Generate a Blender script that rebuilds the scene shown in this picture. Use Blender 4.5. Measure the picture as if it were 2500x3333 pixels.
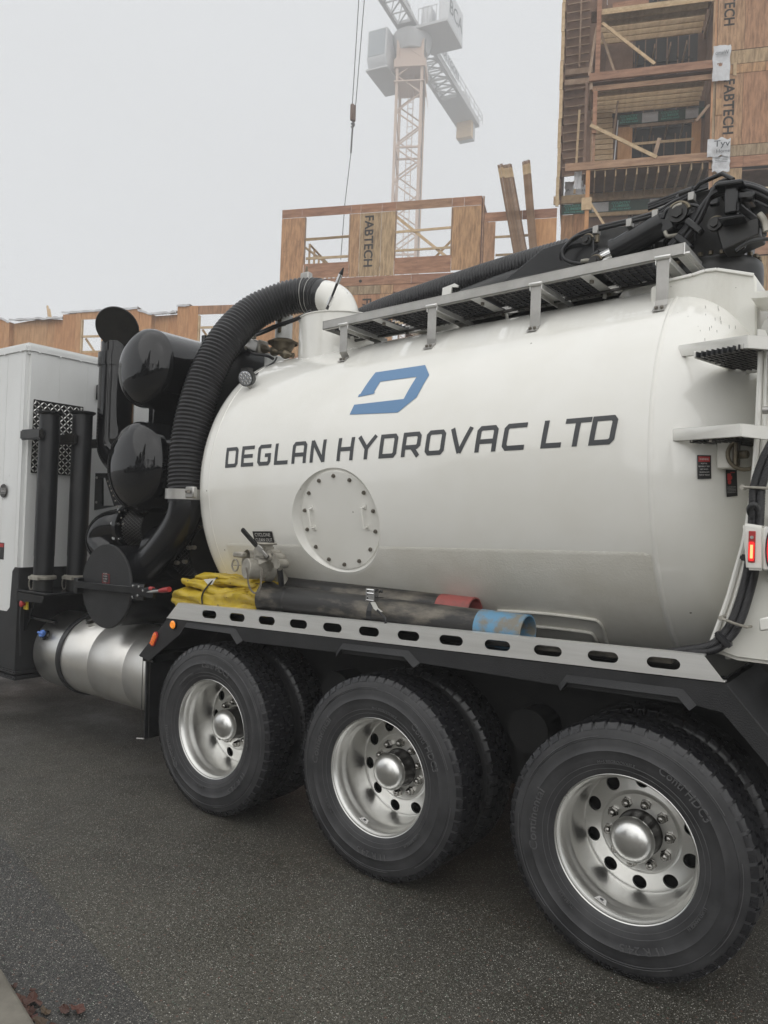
import bpy, bmesh, math, random
from math import sin, cos, tan, atan2, radians, degrees, pi, sqrt, hypot
from mathutils import Vector, Matrix, noise
random.seed(7)
S = bpy.context.scene
for o in list(bpy.data.objects): bpy.data.objects.remove(o)
COL = S.collection
V3 = Vector
# ------------------------------------------------------------------ camera
CP = V3((2.4827, -3.3791, 1.9827)); YAW, PITCH, ROLL, FPX = 0.636393, 0.012141, 0.036324, 2447.6
_f = V3((-sin(YAW)*cos(PITCH), cos(YAW)*cos(PITCH), sin(PITCH)))
_r0 = V3((cos(YAW), sin(YAW), 0)); _u0 = _r0.cross(_f)
_r = _r0*cos(ROLL)+_u0*sin(ROLL); _u = -_r0*sin(ROLL)+_u0*cos(ROLL)
cd = bpy.data.cameras.new('camera'); cam = bpy.data.objects.new('camera', cd); COL.objects.link(cam)
cam.matrix_world = Matrix(((_r.x, _u.x, -_f.x, CP.x), (_r.y, _u.y, -_f.y, CP.y), (_r.z, _u.z, -_f.z, CP.z), (0, 0, 0, 1)))
cd.sensor_fit = 'VERTICAL'; cd.sensor_height = 36.0; cd.lens = FPX/3333*36.0
cd.clip_start = 0.05; cd.clip_end = 3000
S.camera = cam
# ------------------------------------------------------------------ world, sun, exposure
SUN_EL, SUN_AZ = radians(52), radians(-62)      # high soft sun behind fog, from the camera's side
wd = bpy.data.worlds.new('World'); S.world = wd; wd.use_nodes = True
nt = wd.node_tree; nt.nodes.clear()
sky = nt.nodes.new('ShaderNodeTexSky'); sky.sky_type = 'NISHITA'; sky.sun_disc = False
sky.sun_elevation = SUN_EL; sky.sun_rotation = radians(90)-SUN_AZ; sky.dust_density = 6; sky.air_density = 1.5; sky.ozone_density = 1
hs = nt.nodes.new('ShaderNodeHueSaturation'); hs.inputs['Saturation'].default_value = 0.10; hs.inputs['Value'].default_value = 1.0
mx = nt.nodes.new('ShaderNodeMix'); mx.data_type = 'RGBA'; mx.inputs[0].default_value = 0.88
mx.inputs[7].default_value = (7.55, 7.75, 7.95, 1)
bg = nt.nodes.new('ShaderNodeBackground'); bg.inputs[1].default_value = 0.112
wo = nt.nodes.new('ShaderNodeOutputWorld')
L = nt.links.new
L(sky.outputs[0], hs.inputs['Color']); L(hs.outputs[0], mx.inputs[6]); L(mx.outputs[2], bg.inputs[0]); L(bg.outputs[0], wo.inputs[0])
sd = bpy.data.lights.new('sun', 'SUN'); sd.energy = 1.5; sd.angle = radians(120); sd.color = (1, .97, .92)
so = bpy.data.objects.new('sun', sd); COL.objects.link(so)
so.rotation_euler = V3((cos(SUN_EL)*cos(SUN_AZ), cos(SUN_EL)*sin(SUN_AZ), sin(SUN_EL))).to_track_quat('Z', 'Y').to_euler()
so.location = (0, -10, 30)
S.view_settings.view_transform = 'Standard'; S.view_settings.look = 'None'
S.view_settings.exposure = 0.07; S.view_settings.gamma = 1.0; S.view_settings.use_curve_mapping = False
S.cycles.max_bounces = 6; S.cycles.volume_bounces = 2; S.cycles.transparent_max_bounces = 6
S.cycles.use_denoising = True
# ------------------------------------------------------------------ geometry of the photograph: a picture point at a real depth
KS = 2500/1659.
def ray(x, y): return _f + _r*((x*KS-1250)/FPX) - _u*((y*KS-1666.5)/FPX)
def U(x, y, Y): d = ray(x, y); return CP + d*((Y-CP.y)/d.y)
def UX(x, y, X): d = ray(x, y); return CP + d*((X-CP.x)/d.x)
def UZ(x, y, Z): d = ray(x, y); return CP + d*((Z-CP.z)/d.z)
# the tank: a cylinder leaning .037 nose-down
TT = atan2(.037, 1); TA = V3((cos(TT), 0, sin(TT))); TUP = V3((-sin(TT), 0, cos(TT))); TC = V3((0, 1.27, 2.242)); TR = 1.113
TX0, TX1, HD0, HD1 = -1.73, 1.395, .36, .62
def trad(a):
    if a < TX0: q = (TX0-a)/HD0
    elif a > TX1: q = (a-TX1)/HD1
    else: return TR
    return TR*sqrt(max(0, 1-q*q))
def T(a, ph, off=0.0, r=None):
    rr = (TR if r is None else r)+off
    return TC + TA*a + TUP*(rr*sin(radians(ph))) - V3((0, 1, 0))*(rr*cos(radians(ph)))
def hit(x, y):
    d = ray(x, y).normalized(); t = 1.5
    while t < 9:
        p = CP+d*t; q = p-TC; a = q.dot(TA); rr = (q-TA*a).length
        if rr < trad(a): break
        t += .004
    q = p-TC; a = q.dot(TA); q = q-TA*a
    return p, a, degrees(atan2(q.dot(TUP), -q.y))
def spline(pts, n):
    P = [V3(p) for p in pts]; P = [P[0]*2-P[1]]+P+[P[-1]*2-P[-2]]; out = []
    m = len(P)-3
    for i in range(n+1):
        u = i/n*m; k = min(int(u), m-1); t = u-k; a, b, c, d = P[k:k+4]
        out.append(.5*((2*b)+(c-a)*t+(2*a-5*b+4*c-d)*t*t+(3*b-a-3*c+d)*t**3))
    # even spacing
    L_ = [0]
    for i in range(n): L_.append(L_[-1]+(out[i+1]-out[i]).length)
    res = []; j = 0
    for i in range(n+1):
        s = L_[-1]*i/n
        while j < n-1 and L_[j+1] < s: j += 1
        w = (s-L_[j])/max(1e-9, L_[j+1]-L_[j]); res.append(out[j].lerp(out[j+1], min(1, w)))
    return res
# ------------------------------------------------------------------ materials
def mat(name, col, rough=.5, metal=0, col2=None, nscale=3, nmin=.35, nmax=.65, bump=0, bscale=60, coat=0, stretch=None, vary=None, speck=None, rr=None, emit=None, alpha=None, spec=None, coord='Object', bdist=.01):
    m = bpy.data.materials.new(name); m.use_nodes = True; nt = m.node_tree; N = nt.nodes; L = nt.links.new
    b = N['Principled BSDF']; b.inputs['Roughness'].default_value = rough; b.inputs['Metallic'].default_value = metal
    c = (*col, 1) if len(col) == 3 else col
    b.inputs['Base Color'].default_value = c
    if coat: b.inputs['Coat Weight'].default_value = coat; b.inputs['Coat Roughness'].default_value = .04
    if spec is not None: b.inputs['Specular IOR Level'].default_value = spec
    tc = N.new('ShaderNodeTexCoord'); src = tc.outputs[coord]
    if stretch:
        mp = N.new('ShaderNodeMapping'); mp.inputs['Scale'].default_value = stretch; L(src, mp.inputs[0]); src = mp.outputs[0]
    cur = None
    if vary:   # per-object colour choice
        oi = N.new('ShaderNodeObjectInfo'); cr = N.new('ShaderNodeValToRGB'); cr.color_ramp.interpolation = 'LINEAR'
        el = cr.color_ramp.elements
        for i, vc in enumerate(vary):
            e = el[i] if i < 2 else el.new(i/(len(vary)-1))
            e.position = i/(len(vary)-1); e.color = (*vc, 1)
        L(oi.outputs['Random'], cr.inputs[0]); cur = cr.outputs[0]
    if col2 is not None:
        n = N.new('ShaderNodeTexNoise'); n.inputs['Scale'].default_value = nscale; n.inputs['Detail'].default_value = 8; n.inputs['Roughness'].default_value = .62
        L(src, n.inputs['Vector'])
        mr = N.new('ShaderNodeMapRange'); mr.inputs[1].default_value = nmin; mr.inputs[2].default_value = nmax; L(n.outputs[0], mr.inputs[0])
        mi = N.new('ShaderNodeMix'); mi.data_type = 'RGBA'; L(mr.outputs[0], mi.inputs[0])
        if cur is not None:
            mi.blend_type = 'MULTIPLY'; L(cur, mi.inputs[6]); mi.inputs[7].default_value = (*col2, 1)
        else:
            mi.inputs[6].default_value = c; mi.inputs[7].default_value = (*col2, 1)
        cur = mi.outputs[2]
        if rr:
            m2 = N.new('ShaderNodeMapRange'); m2.inputs[1].default_value = nmin; m2.inputs[2].default_value = nmax
            m2.inputs[3].default_value = rr[0]; m2.inputs[4].default_value = rr[1]; L(n.outputs[0], m2.inputs[0]); L(m2.outputs[0], b.inputs['Roughness'])
    if speck:   # (scale, threshold, colour)
        for (sc, th, scol) in speck:
            vo = N.new('ShaderNodeTexVoronoi'); vo.inputs['Scale'].default_value = sc; L(tc.outputs[coord], vo.inputs['Vector'])
            wn = N.new('ShaderNodeMath'); wn.operation = 'LESS_THAN'; wn.inputs[1].default_value = th[0]; L(vo.outputs['Distance'], wn.inputs[0])
            sp = N.new('ShaderNodeSeparateColor'); L(vo.outputs['Color'], sp.inputs[0])
            g = N.new('ShaderNodeMath'); g.operation = 'LESS_THAN'; g.inputs[1].default_value = th[1]; L(sp.outputs[0], g.inputs[0])
            mu = N.new('ShaderNodeMath'); mu.operation = 'MULTIPLY'; L(wn.outputs[0], mu.inputs[0]); L(g.outputs[0], mu.inputs[1])
            mi = N.new('ShaderNodeMix'); mi.data_type = 'RGBA'; L(mu.outputs[0], mi.inputs[0])
            if cur is None: mi.inputs[6].default_value = c
            else: L(cur, mi.inputs[6])
            mi.inputs[7].default_value = (*scol, 1); cur = mi.outputs[2]
    if cur is not None: L(cur, b.inputs['Base Color'])
    if bump:
        n2 = N.new('ShaderNodeTexNoise'); n2.inputs['Scale'].default_value = bscale; n2.inputs['Detail'].default_value = 4; L(src, n2.inputs['Vector'])
        bp = N.new('ShaderNodeBump'); bp.inputs['Strength'].default_value = bump; bp.inputs['Distance'].default_value = bdist
        L(n2.outputs[0], bp.inputs['Height']); L(bp.outputs[0], b.inputs['Normal'])
    if emit: b.inputs['Emission Color'].default_value = (*emit[:3], 1); b.inputs['Emission Strength'].default_value = emit[3]
    if alpha is not None: b.inputs['Alpha'].default_value = alpha
    return m
M_ = {}
def defmats():
    D = M_
    D['white'] = mat('white_paint', (.81, .80, .755), .17, col2=(.755, .74, .68), nscale=2.2, nmin=.42, nmax=.8, coat=.6, bump=.02, bscale=9, bdist=.02, speck=[(9, (.05, .10), (.30, .28, .24))])
    D['white_dirty'] = mat('white_paint_grimy', (.76, .75, .69), .32, col2=(.52, .49, .42), nscale=3.2, nmin=.5, nmax=.82, coat=.2, bump=.04, bscale=14, stretch=(1, 1, .35), speck=[(38, (.10, .12), (.16, .14, .11))])
    D['liner'] = mat('white_textured_coating', (.73, .715, .66), .42, col2=(.63, .61, .545), nscale=2.2, bump=.5, bscale=95, bdist=.005)
    D['cab'] = mat('white_panel_paint', (.78, .79, .78), .3, col2=(.70, .705, .69), nscale=1.6, coat=.3, stretch=(1, 1, .3))
    D['blacktex'] = mat('black_textured_coating', (.011, .0115, .0125), .6, col2=(.02, .02, .0215), nscale=5, bump=.6, bscale=160, bdist=.004)
    D['blackgloss'] = mat('black_gloss_paint', (.004, .0042, .005), .045, col2=(.009, .009, .010), nscale=4, speck=[(45, (.06, .12), (.12, .12, .12))])
    D['blacksat'] = mat('black_satin_paint', (.006, .0065, .008), .24, col2=(.022, .0215, .0205), nscale=7, nmin=.55, nmax=.8, stretch=(1, 1, .4))
    D['blackmatt'] = mat('black_matt', (.008, .008, .009), .38, col2=(.022, .021, .019), nscale=9)
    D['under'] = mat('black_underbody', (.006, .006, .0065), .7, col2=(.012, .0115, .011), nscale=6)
    D['rubber'] = mat('hose_rubber', (.013, .013, .015), .33, col2=(.024, .024, .026), nscale=12)
    D['tyre'] = mat('tyre_rubber', (.022, .022, .024), .5, col2=(.054, .054, .056), nscale=5, nmin=.35, nmax=.7, bump=.06, bscale=60, bdist=.004, stretch=(1, 1, 1))
    D['innertyre'] = mat('tyre_rubber_shaded', (.011, .011, .012), .5, col2=(.02, .02, .021), nscale=8)  # inner tyres: less dust, plus wheel-well shade put into the rubber colour
    D['tread'] = mat('tyre_tread_wet', (.010, .010, .012), .25, col2=(.02, .02, .022), nscale=14)
    D['tyreline'] = mat('tyre_sidewall_lettering', (.075, .075, .078), .5, col2=(.11, .11, .11), nscale=20)
    D['alu'] = mat('polished_aluminium', (.78, .778, .76), .29, 1.0, col2=(.71, .705, .68), nscale=2, rr=(.27, .36))
    D['alutank'] = mat('tank_aluminium', (.78, .77, .74), .38, .9, col2=(.72, .70, .66), nscale=4, rr=(.34, .42))
    D['brushed'] = mat('brushed_aluminium', (.80, .795, .775), .34, .6, col2=(.70, .695, .67), nscale=6, stretch=(.3, 5, 5))
    D['steel'] = mat('stainless_steel', (.46, .45, .43), .38, .6, col2=(.37, .36, .34), nscale=8)
    D['cast'] = mat('cast_grey_metal', (.44, .42, .37), .5, .55, col2=(.30, .28, .24), nscale=16, bump=.1, bscale=90)
    D['hub'] = mat('hub_dark_metal', (.10, .095, .09), .3, .8, col2=(.06, .058, .055), nscale=9)
    D['nut'] = mat('lug_nut_metal', (.34, .33, .31), .22, 1.0)
    D['chrome'] = mat('chrome', (.72, .72, .72), .08, 1.0)
    D['bolt'] = mat('bolt_metal', (.25, .23, .20), .4, .8)
    D['brown'] = mat('bronze_painted_valve', (.20, .17, .12), .4, .6, col2=(.12, .10, .07), nscale=15)
    D['letter'] = mat('charcoal_vinyl', (.045, .048, .052), .35)
    D['blue'] = mat('blue_vinyl', (.115, .235, .41), .35)
    D['yellow'] = mat('yellow_vinyl_tarp', (.50, .36, .025), .42, col2=(.27, .17, .03), nscale=7, nmin=.48, nmax=.78, bump=.25, bscale=22, bdist=.02, speck=[(30, (.16, .22), (.10, .07, .02)), (11, (.16, .25), (.16, .10, .03))])
    D['dug'] = mat('scuffed_black_tube', (.022, .021, .020), .5, col2=(.17, .15, .12), nscale=4.5, nmin=.50, nmax=.68, bump=.15, bscale=40, stretch=(.6, 1.6, 1.6))
    D['tubeblack'] = mat('black_steel_tube', (.009, .0095, .011), .42, col2=(.04, .039, .037), nscale=8, nmin=.55, nmax=.8, stretch=(1, 1, .35))
    D['bluepaint'] = mat('worn_blue_paint', (.11, .26, .40), .5, col2=(.19, .18, .15), nscale=9, nmin=.44, nmax=.58)
    D['redpaint'] = mat('worn_red_paint', (.33, .085, .075), .55, col2=(.20, .075, .065), nscale=12, nmin=.5, nmax=.7)
    D['red'] = mat('red_plastic', (.35, .03, .03), .4)
    D['bluecap'] = mat('blue_plastic', (.10, .22, .60), .4)
    D['yellowp'] = mat('yellow_plastic', (.65, .48, .03), .4)
    D['amber'] = mat('amber_lens', (.85, .26, .02), .2, emit=(1, .35, .02, .35), coat=1, bump=.4, bscale=120)
    D['ambero'] = mat('orange_lens', (.75, .15, .02), .25, emit=(1, .2, .02, .12), coat=1, bump=.4, bscale=150)
    D['redlens'] = mat('red_lens', (.6, .01, .01), .2, emit=(1, .03, .03, .8), coat=1)
    D['redhot'] = mat('lit_red_led', (.9, .1, .05), .2, emit=(1, .08, .03, 9))
    D['lens'] = mat('work_light_lens', (.35, .36, .38), .15, .3, bump=.5, bscale=90)
    D['decal'] = mat('decal_black', (.012, .011, .012), .3)
    D['decalred'] = mat('decal_red', (.40, .03, .03), .35)
    D['decalwhite'] = mat('decal_white', (.65, .64, .62), .4)
    D['strap'] = mat('white_webbing', (.6, .59, .55), .7)
    # site
    D['ply'] = mat('plywood_sheathing', (.4, .25, .12), .75, vary=[(.50, .31, .16), (.54, .27, .135), (.46, .325, .185), (.42, .215, .12), (.53, .37, .21), (.36, .27, .175)], col2=(.50, .46, .43), nscale=2.6, nmin=.42, nmax=.66, stretch=(3.2, 3.2, .5), bump=.1, bscale=8, speck=[(7, (.10, .5), (.09, .055, .035))])
    D['plyo'] = mat('orange_plywood', (.5, .25, .1), .75, vary=[(.60, .31, .14), (.62, .345, .165), (.55, .28, .125), (.62, .38, .195)], col2=(.70, .62, .55), nscale=2.2, stretch=(3, 3, .5), speck=[(6, (.08, .4), (.2, .1, .05))])
    D['beam'] = mat('reddish_engineered_beam', (.4, .2, .1), .7, vary=[(.42, .225, .135), (.47, .25, .145), (.37, .19, .12), (.45, .28, .17)], col2=(.55, .48, .45), nscale=2.4, stretch=(.5, 3, 3), speck=[(6, (.10, .5), (.08, .05, .035))])
    D['stud'] = mat('softwood_stud', (.5, .35, .2), .7, vary=[(.62, .46, .27), (.68, .51, .32), (.56, .40, .23), (.60, .47, .30)], col2=(.72, .66, .60), nscale=2, stretch=(2, 2, 2), speck=[(5, (.07, .3), (.2, .12, .07))])
    D['studdark'] = mat('dark_stud', (.3, .2, .13), .75, vary=[(.44, .31, .22), (.50, .36, .26), (.38, .27, .19)], col2=(.6, .55, .5), nscale=2)  # darker brown variant of the stud colour
    D['wooddark'] = mat('shaded_sheathing', (.14, .09, .065), .8, vary=[(.22, .135, .095), (.27, .17, .12), (.18, .11, .08)], col2=(.6, .55, .5), nscale=1.5)  # darker copy of the sheathing for inside, shade put into the colour
    D['stencil'] = mat('black_stencil_paint', (.03, .026, .025), .8)
    D['bundle'] = mat('weathered_board', (.2, .13, .08), .8, vary=[(.27, .165, .095), (.33, .205, .125), (.19, .115, .07)], col2=(.6, .55, .5), nscale=2)
    D['green'] = mat('dark_green_wrap', (.025, .085, .065), .6, col2=(.02, .065, .05), nscale=3)
    D['teal'] = mat('teal_print', (.10, .42, .33), .6)
    D['wrapdark'] = mat('print_grey', (.07, .08, .09), .6)
    D['wrap'] = mat('white_house_wrap', (.66, .67, .69), .55, col2=(.54, .54, .55), nscale=2.5, bump=.5, bscale=6, bdist=.05)
    D['crane'] = mat('fog_paled_crane_orange', (.58, .44, .355), .6)  # orange lightened: part of the fog is put into the paint
    D['hookp'] = mat('hook_block_paint', (.16, .10, .075), .6)
    D['gratebar'] = mat('grating_bar', (.030, .031, .034), .35)
    D['craneg'] = mat('grey_crane_paint', (.50, .50, .50), .5)  # light grey on the crane also carries some fog in its colour
    D['cranew'] = mat('pale_crane_panel', (.62, .63, .64), .5)
    D['glass'] = mat('cab_glass', (.25, .28, .30), .08, coat=1)
    D['cableg'] = mat('steel_cable', (.10, .10, .10), .5, .5)
    D['concrete'] = mat('kerb_concrete', (.20, .185, .155), .85, col2=(.12, .11, .09), nscale=6, bump=.3, bscale=150, bdist=.004)
    D['leaf'] = mat('brown_leaf', (.10, .035, .02), .6, vary=[(.075, .030, .020), (.055, .028, .022), (.11, .08, .04), (.085, .026, .020)])
    D['foliage'] = mat('dark_conifer_foliage', (.018, .028, .016), .8, col2=(.03, .045, .022), nscale=4)
    D['bark'] = mat('bark', (.06, .05, .04), .9, col2=(.03, .025, .02), nscale=8)
defmats()
# asphalt: aggregate, damp patches
def asphalt(name, base, dark):
    m = bpy.data.materials.new(name); m.use_nodes = True; nt = m.node_tree; N = nt.nodes; L = nt.links.new
    b = N['Principled BSDF']; tc = N.new('ShaderNodeTexCoord'); src = tc.outputs['Object']
    def mix(f, a, c):
        x = N.new('ShaderNodeMix'); x.data_type = 'RGBA'
        if isinstance(f, float): x.inputs[0].default_value = f
        else: L(f, x.inputs[0])
        for i, s in ((6, a), (7, c)):
            if isinstance(s, tuple): x.inputs[i].default_value = (*s, 1)
            else: L(s, x.inputs[i])
        return x.outputs[2]
    def nz(s, d=6, lo=.35, hi=.65):
        n = N.new('ShaderNodeTexNoise'); n.inputs['Scale'].default_value = s; n.inputs['Detail'].default_value = d; n.inputs['Roughness'].default_value = .6; L(src, n.inputs['Vector'])
        r = N.new('ShaderNodeMapRange'); r.inputs[1].default_value = lo; r.inputs[2].default_value = hi; L(n.outputs[0], r.inputs[0]); return r.outputs[0]
    c = mix(nz(.55, 5, .38, .62), base, dark); c = mix(nz(3.1, 7, .45, .75), c, tuple(x*.75 for x in dark)); c = mix(nz(.23, 3, .52, .62), c, tuple(x*1.25 for x in base))
    c = mix(nz(60, 3), c, tuple(x*.45 for x in base))
    for sc, th, pr_, colr in ((70, .28, .22, (.13, .12, .105)), (150, .32, .30, (.16, .15, .13)), (110, .30, .08, (.42, .41, .37)), (160, .36, .14, (.34, .33, .29)), (230, .36, .30, (.13, .12, .105)), (34, .16, .08, (.24, .22, .18)), (48, .26, .12, (.11, .065, .05)), (62, .25, .14, (.075, .10, .075))):
        vo = N.new('ShaderNodeTexVoronoi'); vo.inputs['Scale'].default_value = sc; L(src, vo.inputs['Vector'])
        l1 = N.new('ShaderNodeMath'); l1.operation = 'LESS_THAN'; l1.inputs[1].default_value = th; L(vo.outputs['Distance'], l1.inputs[0])
        sp = N.new('ShaderNodeSeparateColor'); L(vo.outputs['Color'], sp.inputs[0])
        l2 = N.new('ShaderNodeMath'); l2.operation = 'LESS_THAN'; l2.inputs[1].default_value = pr_; L(sp.outputs[1], l2.inputs[0])
        mu = N.new('ShaderNodeMath'); mu.operation = 'MULTIPLY'; L(l1.outputs[0], mu.inputs[0]); L(l2.outputs[0], mu.inputs[1])
        c = mix(mu.outputs[0], c, colr)
    L(c, b.inputs['Base Color'])
    r = N.new('ShaderNodeMapRange'); r.inputs[3].default_value = .36; r.inputs[4].default_value = .70; L(nz(1.4), r.inputs[0]); L(r.outputs[0], b.inputs['Roughness'])
    vo = N.new('ShaderNodeTexVoronoi'); vo.inputs['Scale'].default_value = 120; L(src, vo.inputs['Vector'])
    bp = N.new('ShaderNodeBump'); bp.inputs['Strength'].default_value = .55; bp.inputs['Distance'].default_value = .004; bp.invert = True
    L(vo.outputs['Distance'], bp.inputs['Height']); L(bp.outputs[0], b.inputs['Normal'])
    return m
M_['asphalt'] = asphalt('asphalt_road', (.072, .067, .053), (.037, .0345, .0275))
M_['asphalt2'] = asphalt('asphalt_gutter', (.052, .050, .047), (.034, .034, .034))
# ------------------------------------------------------------------ mesh building
class MB:
    def __init__(s): s.v = []; s.f = []; s.mi = []
    def add(s, vs, fs, mi=0):
        b = len(s.v); s.v += [V3(v) for v in vs]
        for f in fs: s.f.append([b+i for i in f]); s.mi.append(mi)
        return s
    def box(s, x0, x1, y0, y1, z0, z1, mi=0):
        return s.add([(x0, y0, z0), (x1, y0, z0), (x1, y1, z0), (x0, y1, z0), (x0, y0, z1), (x1, y0, z1), (x1, y1, z1), (x0, y1, z1)],
                     [(0, 3, 2, 1), (4, 5, 6, 7), (0, 1, 5, 4), (1, 2, 6, 5), (2, 3, 7, 6), (3, 0, 4, 7)], mi)
    def beam(s, a, b, w, h, up=(0, 0, 1), mi=0):
        a, b = V3(a), V3(b); d = (b-a).normalized(); up = V3(up); x = d.cross(up)
        if x.length < 1e-4: x = d.cross(V3((0, 1, 0)))
        x.normalize(); u = x.cross(d); x = x*w/2; u = u*h/2
        return s.add([a-x-u, a+x-u, a+x+u, a-x+u, b-x-u, b+x-u, b+x+u, b-x+u], [(0, 3, 2, 1), (4, 5, 6, 7), (0, 1, 5, 4), (1, 2, 6, 5), (2, 3, 7, 6), (3, 0, 4, 7)], mi)
    def prism(s, pts, ext, mi=0):
        n = len(pts); P = [V3(p) for p in pts]; e = V3(ext)
        return s.add(P+[p+e for p in P], [tuple(range(n))[::-1], tuple(range(n, 2*n))]+[(i, (i+1) % n, n+(i+1) % n, n+i) for i in range(n)], mi)
    def lathe(s, prof, org, ax, n=48, mi=0, ref=(0, 0, 1)):
        org, ax = V3(org), V3(ax).normalized(); ref = V3(ref)
        if abs(ax.dot(ref)) > .95: ref = V3((1, 0, 0))
        e1 = (ref-ax*ref.dot(ax)).normalized(); e2 = ax.cross(e1); vs = []; fs = []; idx = []
        for (a, r) in prof:
            if r < 1e-6: idx.append([len(vs)]*n); vs.append(org+ax*a)
            else:
                idx.append([len(vs)+k for k in range(n)])
                vs += [org+ax*a+e1*(r*cos(2*pi*k/n))+e2*(r*sin(2*pi*k/n)) for k in range(n)]
        for i in range(len(prof)-1):
            for k in range(n):
                q = [idx[i][k], idx[i][(k+1) % n], idx[i+1][(k+1) % n], idx[i+1][k]]
                f = []
                for j in q:
                    if j not in f: f.append(j)
                if len(f) > 2: fs.append(tuple(f))
        return s.add(vs, fs, mi)
    def cyl(s, a, b, r, r2=None, n=24, mi=0, cap=True):
        a, b = V3(a), V3(b); l = (b-a).length; r2 = r if r2 is None else r2
        pr_ = ([(0, 0)] if cap else [])+[(0, r), (l, r2)]+([(l, 0)] if cap else [])
        return s.lathe(pr_, a, b-a, n, mi)
    def tube(s, pts, r, n=12, mi=0, radii=None, cap=True):
        P = [V3(p) for p in pts]; m = len(P); vs = []; fs = []
        t0 = (P[1]-P[0]).normalized(); ref = V3((0, 0, 1)) if abs(t0.z) < .9 else V3((0, 1, 0))
        e1 = (ref-t0*ref.dot(t0)).normalized()
        for i in range(m):
            t = (P[min(i+1, m-1)]-P[max(i-1, 0)]).normalized(); e1 = (e1-t*e1.dot(t)).normalized(); e2 = t.cross(e1)
            rr = radii[i] if radii else r
            vs += [P[i]+e1*(rr*cos(2*pi*k/n))+e2*(rr*sin(2*pi*k/n)) for k in range(n)]
        for i in range(m-1):
            for k in range(n): fs.append((i*n+k, i*n+(k+1) % n, (i+1)*n+(k+1) % n, (i+1)*n+k))
        if cap: fs.append(tuple(range(n))[::-1]); fs.append(tuple((m-1)*n+k for k in range(n)))
        return s.add(vs, fs, mi)
    def ring(s, c, ax, R, r, n=32, m=10, mi=0, a0=0, a1=360):
        c, ax = V3(c), V3(ax).normalized(); ref = V3((0, 0, 1)) if abs(ax.z) < .9 else V3((1, 0, 0))
        e1 = (ref-ax*ref.dot(ax)).normalized(); e2 = ax.cross(e1)
        pts = [c+e1*(R*cos(radians(a0+(a1-a0)*k/n)))+e2*(R*sin(radians(a0+(a1-a0)*k/n))) for k in range(n+1)]
        return s.tube(pts, r, m, mi)
    def obj(s, name, mats, parent=None, smooth=40, bevel=0, org=None, fixn=True, seg=1):
        if not isinstance(mats, (list, tuple)): mats = [mats]
        lo = V3([min(v[i] for v in s.v) for i in range(3)]); hi = V3([max(v[i] for v in s.v) for i in range(3)])
        c = V3(org) if org is not None else (lo+hi)/2
        me = bpy.data.meshes.new(name); me.from_pydata([v-c for v in s.v], [], s.f)
        for m in mats: me.materials.append(M_[m] if isinstance(m, str) else m)
        if len(mats) > 1:
            for p, i in zip(me.polygons, s.mi): p.material_index = i
        if fixn or bevel:
            bm = bmesh.new(); bm.from_mesh(me)
            if bevel:
                ed = [e for e in bm.edges if len(e.link_faces) == 2 and e.calc_face_angle(0) > .5]
                bmesh.ops.bevel(bm, geom=ed, offset=bevel, segments=seg, affect='EDGES', clamp_overlap=True)
            bmesh.ops.recalc_face_normals(bm, faces=bm.faces); bm.to_mesh(me); bm.free()
        if smooth:
            me.shade_smooth(); me.set_sharp_from_angle(angle=radians(smooth))
        return link(name, me, c, parent)
WL = {}
def link(name, me, loc, parent=None, rot=None):
    o = bpy.data.objects.new(name, me); COL.objects.link(o); loc = V3(loc)
    WL[o.name] = loc
    if parent: o.parent = parent; o.location = loc-WL[parent.name]
    else: o.location = loc
    if rot: o.rotation_euler = rot
    return o
def empty(name, loc, parent=None, rot=0):
    o = link(name, None, loc, parent); o.empty_display_size = .2
    if rot: o.rotation_euler = (0, 0, rot)
    return o
def tag(o, label=None, cat=None, group=None, kind=None):
    if label: o['label'] = label
    if cat: o['category'] = cat
    if group: o['group'] = group
    if kind: o['kind'] = kind
    return o
_tc = {}
def text2d(txt, size=1.0, space=1.0, align='LEFT', bold=0.0):
    """flat polygons of a text: list of 2D verts, faces"""
    key = (txt, space, align, bold)
    if key not in _tc:
        c = bpy.data.curves.new('t', 'FONT'); c.body = txt; c.size = 1; c.space_character = space; c.align_x = align; c.resolution_u = 3; c.offset = bold
        o = bpy.data.objects.new('t', c); COL.objects.link(o); bpy.context.view_layer.update()
        me = bpy.data.meshes.new_from_object(o.evaluated_get(bpy.context.evaluated_depsgraph_get()))
        _tc[key] = ([(v.co.x, v.co.y) for v in me.vertices], [tuple(p.vertices) for p in me.polygons])
        bpy.data.objects.remove(o); bpy.data.curves.remove(c); bpy.data.meshes.remove(me)
    vs, fs = _tc[key]
    return [(x*size, y*size) for x, y in vs], fs
def textw(txt, space=1.0):
    vs, _ = text2d(txt, 1, space); return min(v[0] for v in vs), max(v[0] for v in vs)
def text_on(mb, txt, org, ex, ey, height, width=None, mi=0, bold=0.0):
    """text into mb: lower-left org, unit axes ex, ey; cap height; optional total width"""
    vs, fs = text2d(txt, 1, bold=bold); x0, x1 = min(v[0] for v in vs), max(v[0] for v in vs)
    y1 = max(v[1] for v in vs); y0 = min(v[1] for v in vs)
    sy = height/max(1e-6, .70); sx = sy if width is None else width/(x1-x0)
    org, ex, ey = V3(org), V3(ex), V3(ey)
    mb.add([org+ex*((x-x0)*sx)+ey*(y*sy) for x, y in vs], fs, mi)
# ================================================================== THE TRUCK
truck = tag(empty('hydrovac_truck', (0, 1.27, 0)), 'white and black hydrovac tank truck with three rear axles parked on the road', 'truck')
AX = [-1.379, 0.0, 1.379]; WZ = .5617
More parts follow.
